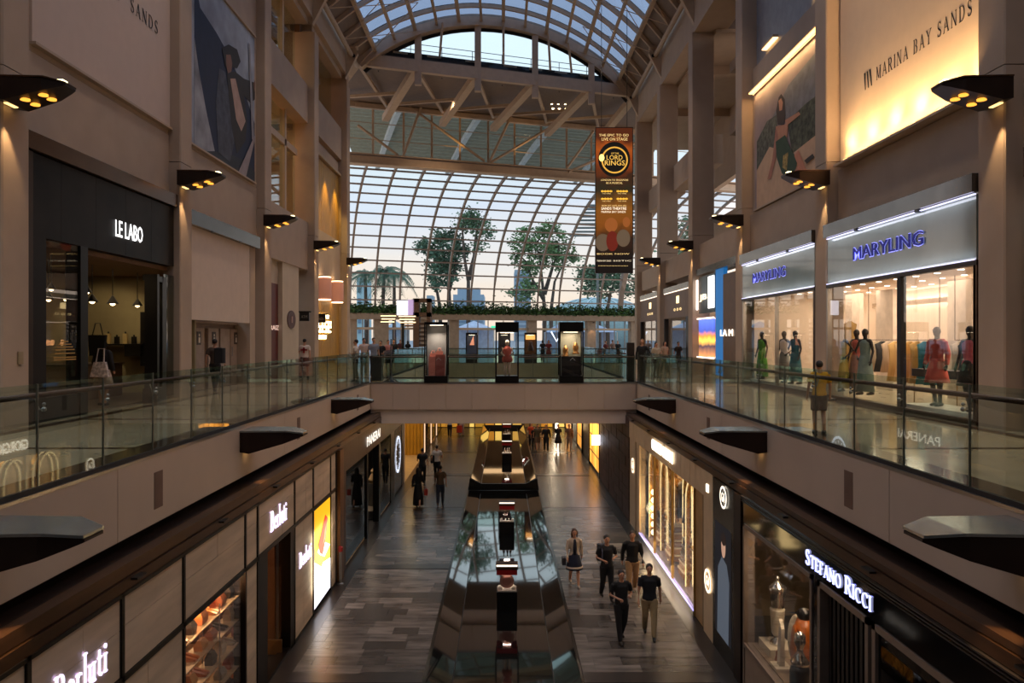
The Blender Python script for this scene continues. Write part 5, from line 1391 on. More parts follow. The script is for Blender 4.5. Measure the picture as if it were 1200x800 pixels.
# far left lower shops
for k, (a, b, c) in enumerate(((45.6, 49.5, '#2a2320'), (49.7, 53.5, '#c8a070'), (53.7, 57.6, '#3a2c24'))):
    t = lower_front('L', a, b, ('dark shopfront with a pale pillar beyond the golden lobby', 'warm beige shopfront on the far lower left', 'dark shopfront at the far lower left end')[k])
    L_(a, b, LZ, -1.2, 'facade', mat(c, .4), XL, XL + .3); L_(a + .1, a + .5, LZ + .1, -1.6, 'lit_pillar', emis('#e8c098', 1.2), XL - .02, XL)
    L_(a + 1, b - .5, LZ + .2, -2.2, 'window_pane', DG, XL - .015, XL - .002)
    L_(a + 1.6, b - 1.4, LZ + .6, -2.8, 'lit_display', emis('#c08a58', .7), XL - .001, XL + .01)
# hall end shops
t = thing('shopfront', 'yellow lit shopfronts closing the far end of the lower promenade', 'shopfront', (0, 59.5, LZ))
G().box(-8, 59.6, LZ, 8, 59.9, -1.15).build('facade', mat('#3a2c20', .5), t)
x = -5.0
for i in range(16):
    w = R.choice([.35, .5, .7]); c = R.choice(['#d8a838', '#e8c868', '#b07a28', '#5a4420', '#d8a838'])
    G().box(x, 59.55, LZ + .05, x + w, 59.6, -3.6).build('lit_panel', emis(c, R.choice([.25, .45, .7])), t); x += w + R.choice([.04, .1, .25])

# --- right lower: black luxury shop nearest
t = lower_front('R', 3, 15.2, 'black menswear shopfront with glowing white lettering on the lower right')
def R_(a, b, z0, z1, nm, m, x0=XL, x1=XL + .2, par=None): return G().box(x0, a, z0, x1, b, z1).build(nm, m, par or t)
GLB = mat('#08080a', .08, 0, noise=.1, coat=.8)
R_(2, 15.2, -2.62, -1.62, 'fascia', GLB) if False else None
R_(2, 15.2, -1.98, -1.42, 'fascia', GLB)
for i in range(3): R_(2, 15.2, -1.56 + i * .05, -1.54 + i * .05, 'groove_strip', mat('#3a3432', .3, .5), XL - .02 - .01 * i)
SRL = emis('#c0c6ff', 1.5)
serif_text('STEFANO RICCI', 'R', XL - .004, pr(1022, XL), pr(945, XL), -1.74, .25, SRL, t, small=.8)
FRM = mat('#8b7a6c', .4, .4)
def frame(a, b, z0, z1, w=.09):
    R_(a, b, z1 - w, z1, 'frame', FRM, XL - .02); R_(a, a + w, z0, z1, 'frame', FRM, XL - .02); R_(b - w, b, z0, z1, 'frame', FRM, XL - .02)
frame(11.72, 15.08, LZ, -1.98, .07)
R_(11.8, 15.0, LZ, -4.45, 'stone_plinth', mat('#8d7b6c', .5)); R_(11.8, 15.0, -4.45, -4.38, 'sill', FRM, XL - .03)
R_(11.8, 15.0, -4.38, -2.05, 'window_pane', GLS_SHOP, XL + .02, XL + .035)
R_(11.5, 11.72, LZ, -1.98, 'black_pier', GLB)
frame(9.9, 11.5, LZ, -1.98)
for i in range(10): R_(10.02 + i * .14, 10.1 + i * .14, LZ, -2.1, 'door_slat', mat('#120f0e', .4), XL + .1, XL + .14)
R_(9.95, 11.45, LZ, -2.0, 'door_backing', mat('#0a0908', .6), XL + .14, XL + .2)
frame(4.5, 9.8, LZ, -1.98)
R_(4.6, 9.7, LZ, -2.05, 'window_pane', DG, XL + .02, XL + .035)
for i in range(26): R_(6.6 + i * .12, 6.63 + i * .12, LZ, -2.05, 'screen_slat', mat('#5a4630', .5), XL + .15, XL + .18)
R_(4.6, 9.7, LZ, -2.0, 'screen_back', mat('#3b2d1e', .6), XL + .8, XL + .9)
R_(4.6, 6.2, LZ, -2.15, 'cream_wall', mat('#d8c2a0', .6), XL + .3, XL + .4)
lamp('AREA', (XL + .25, 5.4, -2.2), 8, (1, .75, .5), .2, 1.2, rot=(0, 0, 0), name='window_light')
sbuild(G().box(XL + 1.7, 11.5, LZ, XL + 1.8, 15.2, -1.9), 'wall_menswear', mat('#3a2d26', .6), 'dark back wall of the menswear window')
tag(G().lathe((5.95, 13.9, -4.45), [(.2, 0), (.2, 2.45)], 20).build('round_pillar', mat('#c8b090', .6), smooth=True), 'pale round pillar inside the menswear window', 'pillar')
lamp('AREA', (5.6, 13.4, -2.05), 36, (1, .74, .5), .6, 2.6, rot=(0, 0, 0), name='window_light')
def wx(p, y, X): D = pr(p, X); return D, 1.75 - (y - 397) * D / F
CR = mat('#d9cbb0', .45); SIL = mat('#c9c2b8', .12, .95); OR_ = mat('#b45d14', .3)
tag(G().bbox(5.0, 11.85, -4.6, 6.5, 14.95, -4.36).build('window_floor', mat('#8a7660', .4)), 'brown display floor of the menswear window', 'display base')
q = thing('trophy_vase', 'silver trophy cup standing on a cream vase in the menswear window', 'ornament', (5.3, 14.5, -4.2))
tag(G().bbox(5.1, 14.2, -4.36, 5.6, 14.85, -4.2).build('display_block', CR), 'cream block under the trophy vase', 'display block')
G().lathe((5.35, 14.5, -4.2), [(.15, 0), (.14, .05), (.05, .12), (.05, .16)], 18).build('foot', SIL, q, smooth=True)
G().lathe((5.35, 14.5, -4.04), [(.08, 0), (.11, .06), (.14, .5), (.145, .52)], 18).build('vase', CR, q, smooth=True)
G().lathe((5.35, 14.5, -3.52), [(.1, 0), (.13, .05), (.13, .12), (.15, .3), (.17, .42), (.15, .45), (.08, .5), (.03, .56), (.04, .6), (.01, .64)], 18).build('cup', SIL, q, smooth=True)
q = thing('bird_statue', 'large amber bird statue with white belly in the menswear window', 'statue', (5.45, 13.45, -4.36))
G().lathe((5.45, 13.45, -4.36), [(.12, 0), (.22, .15), (.25, .5), (.2, .85), (.12, 1.05)], 18).build('body', OR_, q, smooth=True)
G().ball((5.45, 13.45, -3.24), (.13, .14, .12), 14, 9).build('head', BLACK, q, smooth=True)
G().loft([[(5.33, 13.5, -3.25), (5.36, 13.58, -3.25), (5.36, 13.5, -3.2)], [(5.24, 13.72, -3.3), (5.245, 13.725, -3.3), (5.245, 13.72, -3.295)]]).build('beak', BLACK, q)
G().ball((5.36, 13.62, -3.75), (.14, .15, .45), 14, 9).build('belly', CR, q, smooth=True)
for sx_ in (-1, 1): G().ball((5.45 + sx_ * .2, 13.4, -3.8), (.05, .14, .4), 10, 8).build('wing', OR_, q, smooth=True)
G().ball((5.38, 13.5, -4.33), (.16, .2, .05), 10, 6).build('feet', mat('#d8641c', .4), q, smooth=True)
q = thing('silver_decanter', 'silver topped dark decanter at the front of the menswear window', 'decanter', (5.15, 12.9, -4.36))
G().lathe((5.15, 12.9, -4.36), [(.13, 0), (.17, .1), (.17, .35), (.14, .45)], 18).build('body', BLACK, q, smooth=True)
G().lathe((5.15, 12.9, -3.91), [(.15, 0), (.16, .06), (.08, .18), (.05, .24), (.06, .3), (.1, .4), (.09, .52), (.03, .58)], 18).build('silver_top', SIL, q, smooth=True)
q = thing('obelisk', 'cream wedge shaped obelisk on a pale base in the menswear window', 'ornament', (5.15, 13.75, -4.36))
G().bbox(5.0, 13.6, -4.36, 5.3, 13.95, -4.3).build('base', CR, q)
G().loft([[(5.1, 13.72, -4.3), (5.2, 13.72, -4.3), (5.2, 13.85, -4.3), (5.1, 13.85, -4.3)], [(5.12, 13.68, -3.6), (5.18, 13.68, -3.6), (5.18, 13.8, -3.45), (5.12, 13.8, -3.45)]]).build('blade', CR, q)
for i, (D, c, nm) in enumerate(((12.3, '#a85a2c', 'tan'), (12.6, '#2a201a', 'dark'), (14.0, '#7a3c1c', 'brown'), (13.1, '#c8541c', 'orange'))):
    q = thing('small_figurine', '%s small figurine on the menswear window floor' % nm, 'figurine', (5.1, D, -4.36), 'figurines in the menswear window')
    G().lathe((5.1 + .05 * i, D, -4.36), [(.05, 0), (.09, .06), (.06, .16), (.07, .2), (.02, .26)], 12).build('figurine_body', mat(c, .35), q, smooth=True)
# dark poster bay
t = lower_front('R', 15.2, 17.3, 'dark glossy bay with a tall suit poster and round logo beside the black shop')
R_(15.2, 15.65, LZ, -1.46, 'dark_pier', BRONZE_D, XL - .03)
R_(15.65, 17.3, LZ, -1.46, 'dark_panel', mat('#171210', .25))
def rq(pts, m, d): G().prism([(XL - .004 - d, 17.1 - u * 1.2, -4.9 + v * 2.5) for u, v in pts], (-.002, 0, 0)).build('print', m, t)
rq([(0, 0), (1, 0), (1, 1), (0, 1)], emis('#181a20', .5), 0)
rq([(.15, .0), (.85, .0), (.9, .55), (.75, .68), (.45, .72), (.2, .6)], emis('#5f6a78', .35), .004)
rq(blob(.55, .82, .13, .1), emis('#b08a74', .7), .006); rq(blob(.56, .89, .15, .06), emis('#241a18', .5), .008)
def ring_logo(D, z, r, par, m, X=XL):
    g = G()
    for i in range(24):
        a, b = 2 * PI * i / 24, 2 * PI * (i + 1) / 24
        g.quad(*[(X - .03, D + q_ * math.cos(k), z + q_ * math.sin(k)) for q_, k in ((r, a), (r * .8, a), (r * .8, b), (r, b))])
    g.build('round_logo', m, par)
    lettering('GA', 'R', X - .03, D - r * .5, D + r * .5, z, r * .8, m, par, .004)
LG = emis('#fff2dc', 2)
ring_logo(16.4, -1.75, .25, t, LG)
# menswear shop with gold arches
t = lower_front('R', 17.3, 28.8, 'bright cream shopfront with gold arches and two-word sign on the lower right')
CRM = mat('#cdb594', .5, noise=.05)
for i in range(22): R_(17.3 + i * .523 + .008, 17.3 + (i + 1) * .523 - .008, -2.05, -1.42, 'fascia_board', CRM, XL - R.uniform(0, .01))
lettering('GIORGIO ARMANI', 'R', XL - .05, 21.2, 24.2, -1.66, .34, emis('#fff4e0', 2.6), t, .02, bold=.02)
for a, b, m_ in ((17.3, 18.1, CRM), (18.1, 18.35, mat('#7a6248', .5)), (18.35, 19.05, mat('#a98658', .45)), (26.7, 27.2, CRM), (27.2, 27.5, mat('#7a6248', .5)), (27.5, 28.7, CRM)):
    R_(a, b, LZ, -2.05, 'cream_pier', m_, XL + (0 if m_ is CRM else .04), XL + .35)
ring_logo(17.65, -4.0, .28, t, LG); ring_logo(27.9, -3.0, .28, t, LG); R_(17.62, 17.8, -1.9, -1.72, 'small_logo', LG, XL - .03, XL)
for i in range(3):
    a = 19.05 + i * 2.55; R_(a + .03, a + 2.5, LZ + .12, -2.05, 'window_pane', GLS_SHOP, XL + .03, XL + .045); R_(a - .03, a + .03, LZ, -2.05, 'mullion', mat('#b08d50', .3, .6), XL, XL + .08)
R_(19.05, 26.7, LZ, LZ + .12, 'base_rail', STEEL, XL - .02, XL + .1)
R_(19.05, 26.7, LZ + .12, LZ + .14, 'base_light', emis('#b8b0ff', 1.1), XL - .02, XL + .02)
shop_room('wall_arch_shop', 1, 19.1, 26.7, LZ + .02, -1.9, 3.6, mat('#bfa37c', .6), mat('#d8c8ae', .6), mat('#8d8292', .25), X=5.1, pw=150, col=(1, .74, .46), label='cream inside walls of the shop with gold arches')
GA_ = mat('#c79a4c', .22, .8)
for k, (D, x) in enumerate(((25.9, 5.25), (24.2, 5.3), (22.4, 5.6), (20.6, 5.25))):
    q = thing('gold_arch', 'tall gold metal arch in the lower right shop window, %s from the far end' % ('first', 'second', 'third', 'fourth')[k], 'arch', (x, D, LZ), 'gold arches in the shop window')
    for off in (0, .2):
        pts = [(x + off, D - .55, LZ + .05), (x + off, D - .55, -2.9)] + [(x + off, D - .55 * math.cos(a), -2.9 + .7 * math.sin(a)) for a in [PI * i / 12 for i in range(1, 12)]] + [(x + off, D + .55, -2.9), (x + off, D + .55, LZ + .05)]
        G().beams(pts, .1, .07).build('arch_band', GA_, q)
        G().beams([(x_ - .06, d_2, z_) for x_, d_2, z_ in pts], .02, .05).build('lit_edge', emis('#ffe0a0', 1.6), q)
    G().box(x + .02, D - .5, LZ + 1.2, x + .2, D + .5, LZ + 1.23).build('shelf', GA_, q)
for i in range(10):
    garment(5.75 + .1 * (i % 2), 21.6 + i * .3, ('#8a8480', '#c4bcb4', '#6d6a70', '#b0a89e')[i % 4], 1.0, .5, '%s jacket, %s from the near end of the rail in the arch shop' % (('grey', 'pale', 'slate', 'beige')[i % 4], NTH[i]), 'jackets in the arch shop', z=-2.9)
q = thing('clothes_rack', 'gold rail carrying jackets in the arch shop', 'clothes rack', (5.8, 23, LZ)); G().tube([(5.8, 21.4, -2.86), (5.8, 24.6, -2.86)], .02, 6).build('rail', GA_, q)
for D in (21.4, 24.6): G().tube([(5.8, D, -2.86), (5.8, D, LZ)], .02, 6).build('upright', GA_, q)
for k in range(4):
    for j in range(5):
        D = 20.0 + k * 1.75; z = LZ + .15 + j * .22
        q = thing('gift_box', 'brown box on the %s stack in the arch shop window, %s from the bottom' % (('nearest', 'second', 'third', 'farthest')[k], ('first', 'second', 'third', 'fourth', 'top')[j]), 'box', (5.45, D, z), 'stacked boxes in the arch shop')
        w = .36 - .035 * j
        G().bbox(5.45 - w * .7, D - w, z, 5.45 + w * .7, D + w, z + .17).build('box_body', mat(('#7d5430', '#a0764a')[j % 2], .4), q)
        G().bbox(5.45 - w * .74, D - w * 1.04, z + .17, 5.45 + w * .74, D + w * 1.04, z + .22).build('box_lid', mat('#e0cfae', .4), q)
for i in range(6):
    tag(G().ball((5.25, 25.95, LZ + .35 + i * .28), .1, 12, 8).build('globe_bulb', emis('#ffdca0', 7), smooth=True), 'round glowing bulb in the vertical bulb row, %s from the floor' % ('first', 'second', 'third', 'fourth', 'fifth', 'sixth')[i], 'bulb', 'vertical row of bulbs')
lamp('POINT', (5.1, 25.9, LZ + 1.2), 25, (1, .75, .4), .2, name='bulb_row_light')
lamp('AREA', (4.8, 22.8, LZ + .4), 26, (1, .78, .55), .6, 6, rot=(0, math.radians(-50), 0), name='window_spill')
# brown tiled wall
t = lower_front('R', 28.8, 37.6, 'dark brown tiled blank wall beyond the arch shop')
BT = mat('#40221c', .55, noise=.2, rnd=.25)
R_(28.8, 37.6, LZ, -1.3, 'backing', mat('#150c0a', .7), XL + .05)
for i in range(11):
    for j in range(10):
        a = 28.85 + i * .795; z = LZ + .02 + j * .405
        R_(a + .02, a + .775, z, z + .385, 'tile', BT, XL - R.uniform(0, .02), XL + .06)
# golden lit shops beyond
for k, (a, b, c, e_) in enumerate(((37.7, 42.4, '#e8a040', 1.5), (42.5, 46, '#241812', 0), (46.1, 49.5, '#d89038', 1.1), (49.6, 53, '#2a1a12', 0), (53.1, 58.5, '#d89a50', .9))):
    t = lower_front('R', a, b, ('golden lit glass shopfront beyond the brown tiled wall', 'dark shopfront pier with a white blade sign', 'orange lit shopfront farther along the lower right', 'dark shopfront farther along the lower right', 'pale golden shopfront at the far lower right end')[k])
    R_(a, b, LZ, -1.2, 'facade', mat('#2a1c12', .4), XL + .05, XL + .35)
    if e_:
        n = 6
        for i in range(n):
            D0_ = a + .2 + i * (b - a - .4) / n; R_(D0_, D0_ + (b - a - .4) / n - .12, LZ + .2, -1.5, 'lit_pane', emis(c, e_ * R.uniform(.3, 1.2)), XL + .02, XL + .05)
        R_(a, a + .12, LZ, -1.3, 'mullion', BLACK, XL - .03); R_(b - .12, b, LZ, -1.3, 'mullion', BLACK, XL - .03)
        for i in range(3): R_(a, b, LZ + .9 + i * .9, LZ + .95 + i * .9, 'shelf_line', mat('#5c3c18', .4, .5), XL, XL + .05)
    else:
        R_(a + .4, a + .5, -2.6, -2.1, 'blade_sign', emis('#f4f4ff', 3), XL - .45, XL - .05)
    lamp('AREA', (XL - .3, (a + b) / 2, -3), 30 if e_ else 3, (1, .62, .25), 2, b - a - .3, rot=(0, math.radians(-90), 0), name='shop_spill')
tag(G().box(XL - .42, 37.4, -3.6, XL - .02, 37.5, -3.1).build('blade_sign', emis('#f4f4ff', 3)), 'small white lit blade sign on the edge of the brown tiled wall', 'sign')
tag(G().box(3.95, 56.2, LZ + .1, 4.15, 56.4, -1.3).build('light_column', emis('#fff0d0', 7)), 'thin bright vertical light column at the far lower right', 'lamp')
lamp('POINT', (4.0, 55.8, -3), 60, (1, .8, .55), .2, name='light_column_glow')

# ================================================================= PEOPLE
_rm = {}
def remesh(g, key, vox, smooth=3):
    if key in _rm: return _rm[key]
    me = bpy.data.meshes.new('t'); me.from_pydata([tuple(v) for v in g.v], [], g.f); me.update()
    o = bpy.data.objects.new('t', me); COL.objects.link(o)
    m = o.modifiers.new('r', 'REMESH'); m.mode = 'VOXEL'; m.voxel_size = vox; m.use_smooth_shade = True
    m2 = o.modifiers.new('s', 'SMOOTH'); m2.iterations = smooth; m2.factor = .5
    dg = bpy.context.evaluated_depsgraph_get()
    out = bpy.data.meshes.new_from_object(o.evaluated_get(dg))
    bpy.data.objects.remove(o); bpy.data.meshes.remove(me)
    for p in out.polygons: p.use_smooth = True
    _rm[key] = out
    return out
def merge(me, g):
    v = [tuple(x.co) for x in me.vertices]; f = [tuple(p.vertices) for p in me.polygons]; n = len(v)
    out = bpy.data.meshes.new('t'); out.from_pydata(v + [tuple(a) for a in g.v], [], f + [tuple(n + i for i in q) for q in g.f])
    for p in out.polygons: p.use_smooth = True
    return out
def skel(pose, fem):
    s = {'walk': 1, 'walk2': -1, 'stand': .12, 'lean': .15, 'bent': .9, 'bent2': -.9, 'back': .6, 'pose': .3, 'pose2': -.3}[pose]
    sw = .17 if fem else .195; hw = .095
    J = {}
    for sd, k in ((-1, 'L'), (1, 'R')):
        f = s * sd
        J['hip' + k] = Vector((sd * hw, 0, .92)); J['knee' + k] = Vector((sd * hw * 1.02, -.07 * f - .03, .5 - .01 * abs(f)))
        J['ank' + k] = Vector((sd * hw * .95, -.20 * f + (.06 if f < 0 else 0), .09 + (.035 if f < -.5 else 0)))
        J['sh' + k] = Vector((sd * sw, 0, 1.42))
        if (pose in ('bent', 'bent2')) or (pose == 'lean') or (pose == 'pose' and sd > 0) or (pose == 'pose2' and sd < 0):
            J['el' + k] = Vector((sd * (sw + .09), .04, 1.16)); J['wr' + k] = Vector((sd * .13, -.22, 1.12 + (.06 if sd > 0 else 0)))
            if pose in ('pose', 'pose2'): J['wr' + k] = Vector((sd * .2, -.05, .98)); J['el' + k] = Vector((sd * (sw + .19), .06, 1.16))
        else:
            J['el' + k] = Vector((sd * (sw + .06), .03 + .06 * f, 1.15)); J['wr' + k] = Vector((sd * (sw + .075), -.04 + .12 * f, .91))
    return J, sw
def body_shapes(g, pose, fem, hair_less=True):
    J, sw = skel(pose, fem)
    w = .9 if fem else 1
    g.tube([(0, 0, .86), (0, 0, .95), (0, .0, 1.08), (0, 0, 1.25), (0, 0, 1.38), (0, 0, 1.45)], [.13 * w, .155, .125 * w, .155 * w, .165 * w, .08], 12, .68)
    g.tube([J['shL'], J['shR']], [.065 * w, .065 * w], 8)
    g.tube([(0, .01, 1.42), (0, .0, 1.56)], [.06, .052], 8)
    g.ball((0, -.005, 1.645), (.077, .092, .105), 12, 9); g.ball((0, -.03, 1.59), (.055, .065, .06), 10, 7)
    g.ball((0, -.1, 1.63), (.014, .02, .024), 8, 5)
    for sd in (-1, 1): g.ball((sd * .077, .005, 1.635), (.012, .02, .03), 6, 5)
    for k in 'LR':
        g.tube([J['hip' + k], J['knee' + k], J['ank' + k]], [.088 * w, .058, .04], 10)
        g.tube([J['sh' + k], J['el' + k], J['wr' + k]], [.052 * w, .04 * w, .028], 8)
        d = (J['wr' + k] - J['el' + k]).normalized()
        g.tube([J['wr' + k], J['wr' + k] + d * .05, J['wr' + k] + d * .085], [.028, .036, .03], 8)
        a = J['ank' + k]; g.tube([a, a + Vector((0, -.03, -.045))], [.04, .035], 8)
        g.tube([a + Vector((0, .05, -.05)), a + Vector((0, -.05, -.055)), a + Vector((0, -.14, -.065))], [.032, .036, .022], 8)
    return J, sw
def fingers(J):
    g = G()
    for k, sd in (('L', -1), ('R', 1)):
        w_ = J['wr' + k]; d = (w_ - J['el' + k]).normalized(); side = Vector((0, 1, 0)) if abs(d.z) > .6 else Vector((0, 0, 1))
        side = (side - d * side.dot(d)).normalized(); nrm = d.cross(side) * (1 if sd < 0 else -1)
        b = w_ + d * .075
        for i, ln in enumerate((.062, .072, .068, .052)):
            p0 = b + side * (.024 - i * .016); g.tube([p0 - d * .02, p0 + d * ln * .5 + nrm * .006, p0 + d * ln * .9 + nrm * .024], [.0095, .009, .007], 5)
        p0 = w_ + d * .03 + side * -.028; g.tube([p0, p0 - side * .02 + d * .03 + nrm * .01, p0 - side * .022 + d * .055 + nrm * .02], [.012, .010, .008], 5)
    return g
SKIN = '#b58468'
PCOUNT = 0
def person(label, x, y, z, h=1.7, rz=0, pose='walk', fem=False, top='#111114', sleeve='short', bottom='trousers', bcol='#15151a', hair='#191312', hairlen=0, shoe='#111111', near=False, skin=SKIN, cat='person', group=None, jacket=None, name='person', tr=.018):
    t = thing(name, label, cat, (x, y, z), group, rz)
    t.scale = (h / 1.75,) * 3
    vox = .017 if near else .03
    g = G(); J, sw = body_shapes(g, pose, fem)
    key = ('b', pose, fem, near)
    first = key not in _rm
    me = remesh(g, key, vox, 2)
    if first and near: me = merge(me, fingers(J)); _rm[key] = me
    sk = mat(skin, .55, noise=.03)
    def add(nm, me, m):
        if not me.materials: me.materials.append(m)
        o = put(nm, me, t); o.material_slots[0].link = 'OBJECT'; o.material_slots[0].material = m; return o
    def addl(nm, g, m, sm=True, par=None): return g.build(nm, m, par or t, smooth=sm, local=True)
    bd = add('body', me, sk)
    w = .9 if fem else 1; e = .016
    # top
    key = ('t', pose, fem, sleeve, near, bool(jacket))
    g = G()
    if sleeve != 'none': g.tube([J['shL'], J['shR']], [.056 * w + e] * 2, 8)
    g.tube([(0, 0, .9 if bottom != 'skirt' else .97), (0, 0, .95), (0, 0, 1.08), (0, 0, 1.25), (0, 0, 1.38), (0, 0, 1.455)], [.155 + e, .162 + e, (.138 if not fem else .12) + e, .158 * w + e, .168 * w + e, .085], 14, .7)
    for k in 'LR':
        S, E_, W_ = J['sh' + k], J['el' + k], J['wr' + k]
        if sleeve == 'short': g.tube([S, S + (E_ - S) * .72], [.053 * w + e, .046 + e], 8)
        elif sleeve == 'long': g.tube([S, E_, W_], [.058 * w + e, .046 + e, .034 + e], 8)
    add('shirt' if not jacket else 'jacket', remesh(g, key, vox, 3), mat(top, .85, noise=.08, scale=8))
    if jacket:
        addl('shirt_front', G().tube([(0, -.075, .98), (0, -.095, 1.2), (0, -.10, 1.38), (0, -.07, 1.45)], [.06, .06, .05, .03], 8, .9), mat(jacket, .8))
    # bottom
    if bottom == 'trousers' or bottom == 'shorts':
        key = ('p', pose, fem, bottom, near)
        g = G(); g.tube([(0, 0, .80), (0, 0, .88), (0, 0, .96), (0, 0, 1.0)], [.12, .165, .158, .145], 12, .72)
        for k in 'LR':
            H, K_, A_ = J['hip' + k], J['knee' + k], J['ank' + k]
            if bottom == 'trousers': g.tube([H, K_, A_ + Vector((0, .0, -.02))], [.095 * w + e, .072 + e * .5, .058], 10)
            else: g.tube([H, K_ + (H - K_) * .12], [.1 * w + e, .085 + e * .5], 10)
        add(bottom, remesh(g, key, vox, 2), mat(bcol, .85, noise=.08, scale=8))
    elif bottom in ('skirt', 'longskirt'):
        zb = .52 if bottom == 'skirt' else .1
        g = G(); n = 24; rings = []
        for zz, rr in ((1.04, .13), (.95, .165), ((.95 + zb) / 2, .22), (zb, .27 if bottom == 'skirt' else .24)):
            rings.append([(rr * math.cos(2 * PI * i / n) * (1 + .05 * math.sin(i * 3.1) * (1.04 - zz)), .8 * rr * math.sin(2 * PI * i / n) * (1 + .06 * math.cos(i * 2.3) * (1.04 - zz)), zz) for i in range(n)])
        g.loft(rings); addl('skirt', g, mat(bcol, .8, noise=.1, scale=8))
    # shoes
    for k in 'LR':
        a = J['ank' + k]
        addl('shoe', G().tube([a + Vector((0, .065, -.045)), a + Vector((0, -.04, -.045)), a + Vector((0, -.16, -.06))], [.038, .045, .028], 8), mat(shoe, .5))
    # hair
    if hair:
        g = G(); g.ball((0, .018, 1.675), (.088, .098, .098), 12, 8)
        if hairlen: g.tube([(0, .05, 1.7), (0, .075, 1.6), (0, .075, 1.6 - hairlen)], [.085, .085, .06], 10, .55)
        if hairlen:
            for sd in (-1, 1): g.tube([(sd * .07, .0, 1.68), (sd * .085, -.01, 1.6), (sd * .08, -.02, 1.6 - hairlen * .8)], [.03, .035, .02], 8)
        add('hair', remesh(g, ('h', hairlen, near), .018 if near else .03, 2), mat(hair, .6, noise=.2, scale=20))
    if near:
        addl('eyes', G().ball((-.03, -.088, 1.655), (.013, .008, .007), 8, 5).ball((.03, -.088, 1.655), (.013, .008, .007), 8, 5), mat('#1d1512', .3), par=bd)
        addl('eyebrows', G().beam((-.048, -.09, 1.675), (-.016, -.096, 1.678), .006).beam((.016, -.096, 1.678), (.048, -.09, 1.675), .006), mat('#1d1512', .8), par=bd)
        addl('mouth', G().ball((0, -.092, 1.588), (.022, .006, .006), 8, 5), mat('#7d3f38', .5), par=bd)
    return t
LOW = LZ
def lo(x, y):      # position on the lower floor for a foot seen at a pixel
    D = 7.1 * F / (y - 397); return (x - 590) * D / F, D
def up(x, D): return (x - 590) * D / F, D
rim = LZ
# promenade right, walking to the viewer
x, y = lo(673, 686); person('woman in cream cardigan and navy skirt walking beside the trough', x, y, rim, 1.63, .1, 'walk', True, '#b9a692', 'long', 'skirt', '#141a30', '#3a2018', .14, '#a89a8c', True, jacket='#131628')
x0_, y0_ = x, y
o = G().lathe((0, 0, .52), [(.268, 0), (.258, .05)], 24).build('skirt_band', mat('#c4b5a4', .8), None); o.location = (0, 0, 0)
wm = [c for c in bpy.data.objects if c.get('label', '').startswith('woman in cream')][0]; o.parent = wm; o.location = (0, 0, .05); o.scale = (1, .82, 1)
tag(G().bbox(x - .36, y - .12, rim + .62, x - .24, y + .1, rim + .82).build('handbag', mat('#1b1d28', .5)), 'small dark handbag held by the woman in the cream cardigan', 'handbag')
x, y = lo(711, 702); person('man in black polo shirt with a backpack walking beside the man in dark sweater', x, y, rim, 1.74, .15, 'bent', False, '#0c0c10', 'short', 'trousers', '#0b0b0f', near=True)
q = thing('backpack', 'dark backpack worn by the man in black polo shirt', 'backpack', (x, y, rim)); G().bbox(x - .24, y + .14, rim + 1.0, x + .1, y + .3, rim + 1.45, .05).build('bag', mat('#24262e', .7), q); G().tube([(x - .14, y + .15, rim + 1.38), (x - .15, y - .0, rim + 1.5), (x - .14, y - .17, rim + 1.35), (x - .15, y - .15, rim + 1.1)], .018, 6).build('strap', mat('#4a5060', .7), q)
x, y = lo(741, 696); person('man in dark sweater and khaki trousers walking nearest the arch shop', x, y, rim, 1.75, -.05, 'walk2', False, '#14120f', 'long', 'trousers', '#a8835a', '#2a1a12', 0, '#b8a898', True)
x, y = lo(728, 751); person('man all in black with clasped hands walking in front on the promenade', x, y, rim, 1.66, .2, 'bent2', False, '#08080c', 'short', 'trousers', '#08080c', near=True)
x, y = lo(761, 746); person('man in dark T-shirt and khaki trousers looking down, nearest on the promenade', x, y, rim, 1.73, -.1, 'walk', False, '#0d0f18', 'short', 'trousers', '#94805e', near=True)
# promenade left, walking away
x, y = lo(490, 594); person('woman with long hair in black walking away on the left promenade', x, y, rim, 1.66, PI, 'walk', True, '#08080a', 'long', 'longskirt', '#08080a', '#100c0a', .25)
q = thing('shopping_bag', 'small red bag carried by the woman in black', 'bag', (x + .32, y, rim + .55)); G().bbox(x + .26, y - .05, rim + .5, x + .4, y + .12, rim + .75, .005).build('bag', mat('#a83222', .6), q); G().tube([(x + .33, y - .02, rim + .75), (x + .31, y, rim + .86), (x + .33, y + .08, rim + .75)], .008, 5).build('bag_handle', mat('#a83222', .6), q)
x, y = lo(516, 592); person('man in brown shirt and blue jeans walking away on the left promenade', x, y, rim, 1.7, PI, 'walk2', False, '#5a4632', 'short', 'trousers', '#252c3c')
x, y = lo(512, 562); person('man in white shirt walking away with a black shoulder bag', x, y, rim, 1.75, PI, 'walk', False, '#b8b0a8', 'short', 'trousers', '#14141a')
tag(G().bbox(x - .32, y - .1, rim + .85, x - .1, y + .15, rim + 1.25, .03).build('shoulder_bag', mat('#141416', .7)), 'black shoulder bag carried by the man in white shirt', 'bag')
x, y = lo(495, 566); person('man in dark clothes walking away beside the man in white shirt', x, y, rim, 1.72, PI, 'walk2', False, '#1c1a1a', 'short', 'trousers', '#0e0e12')
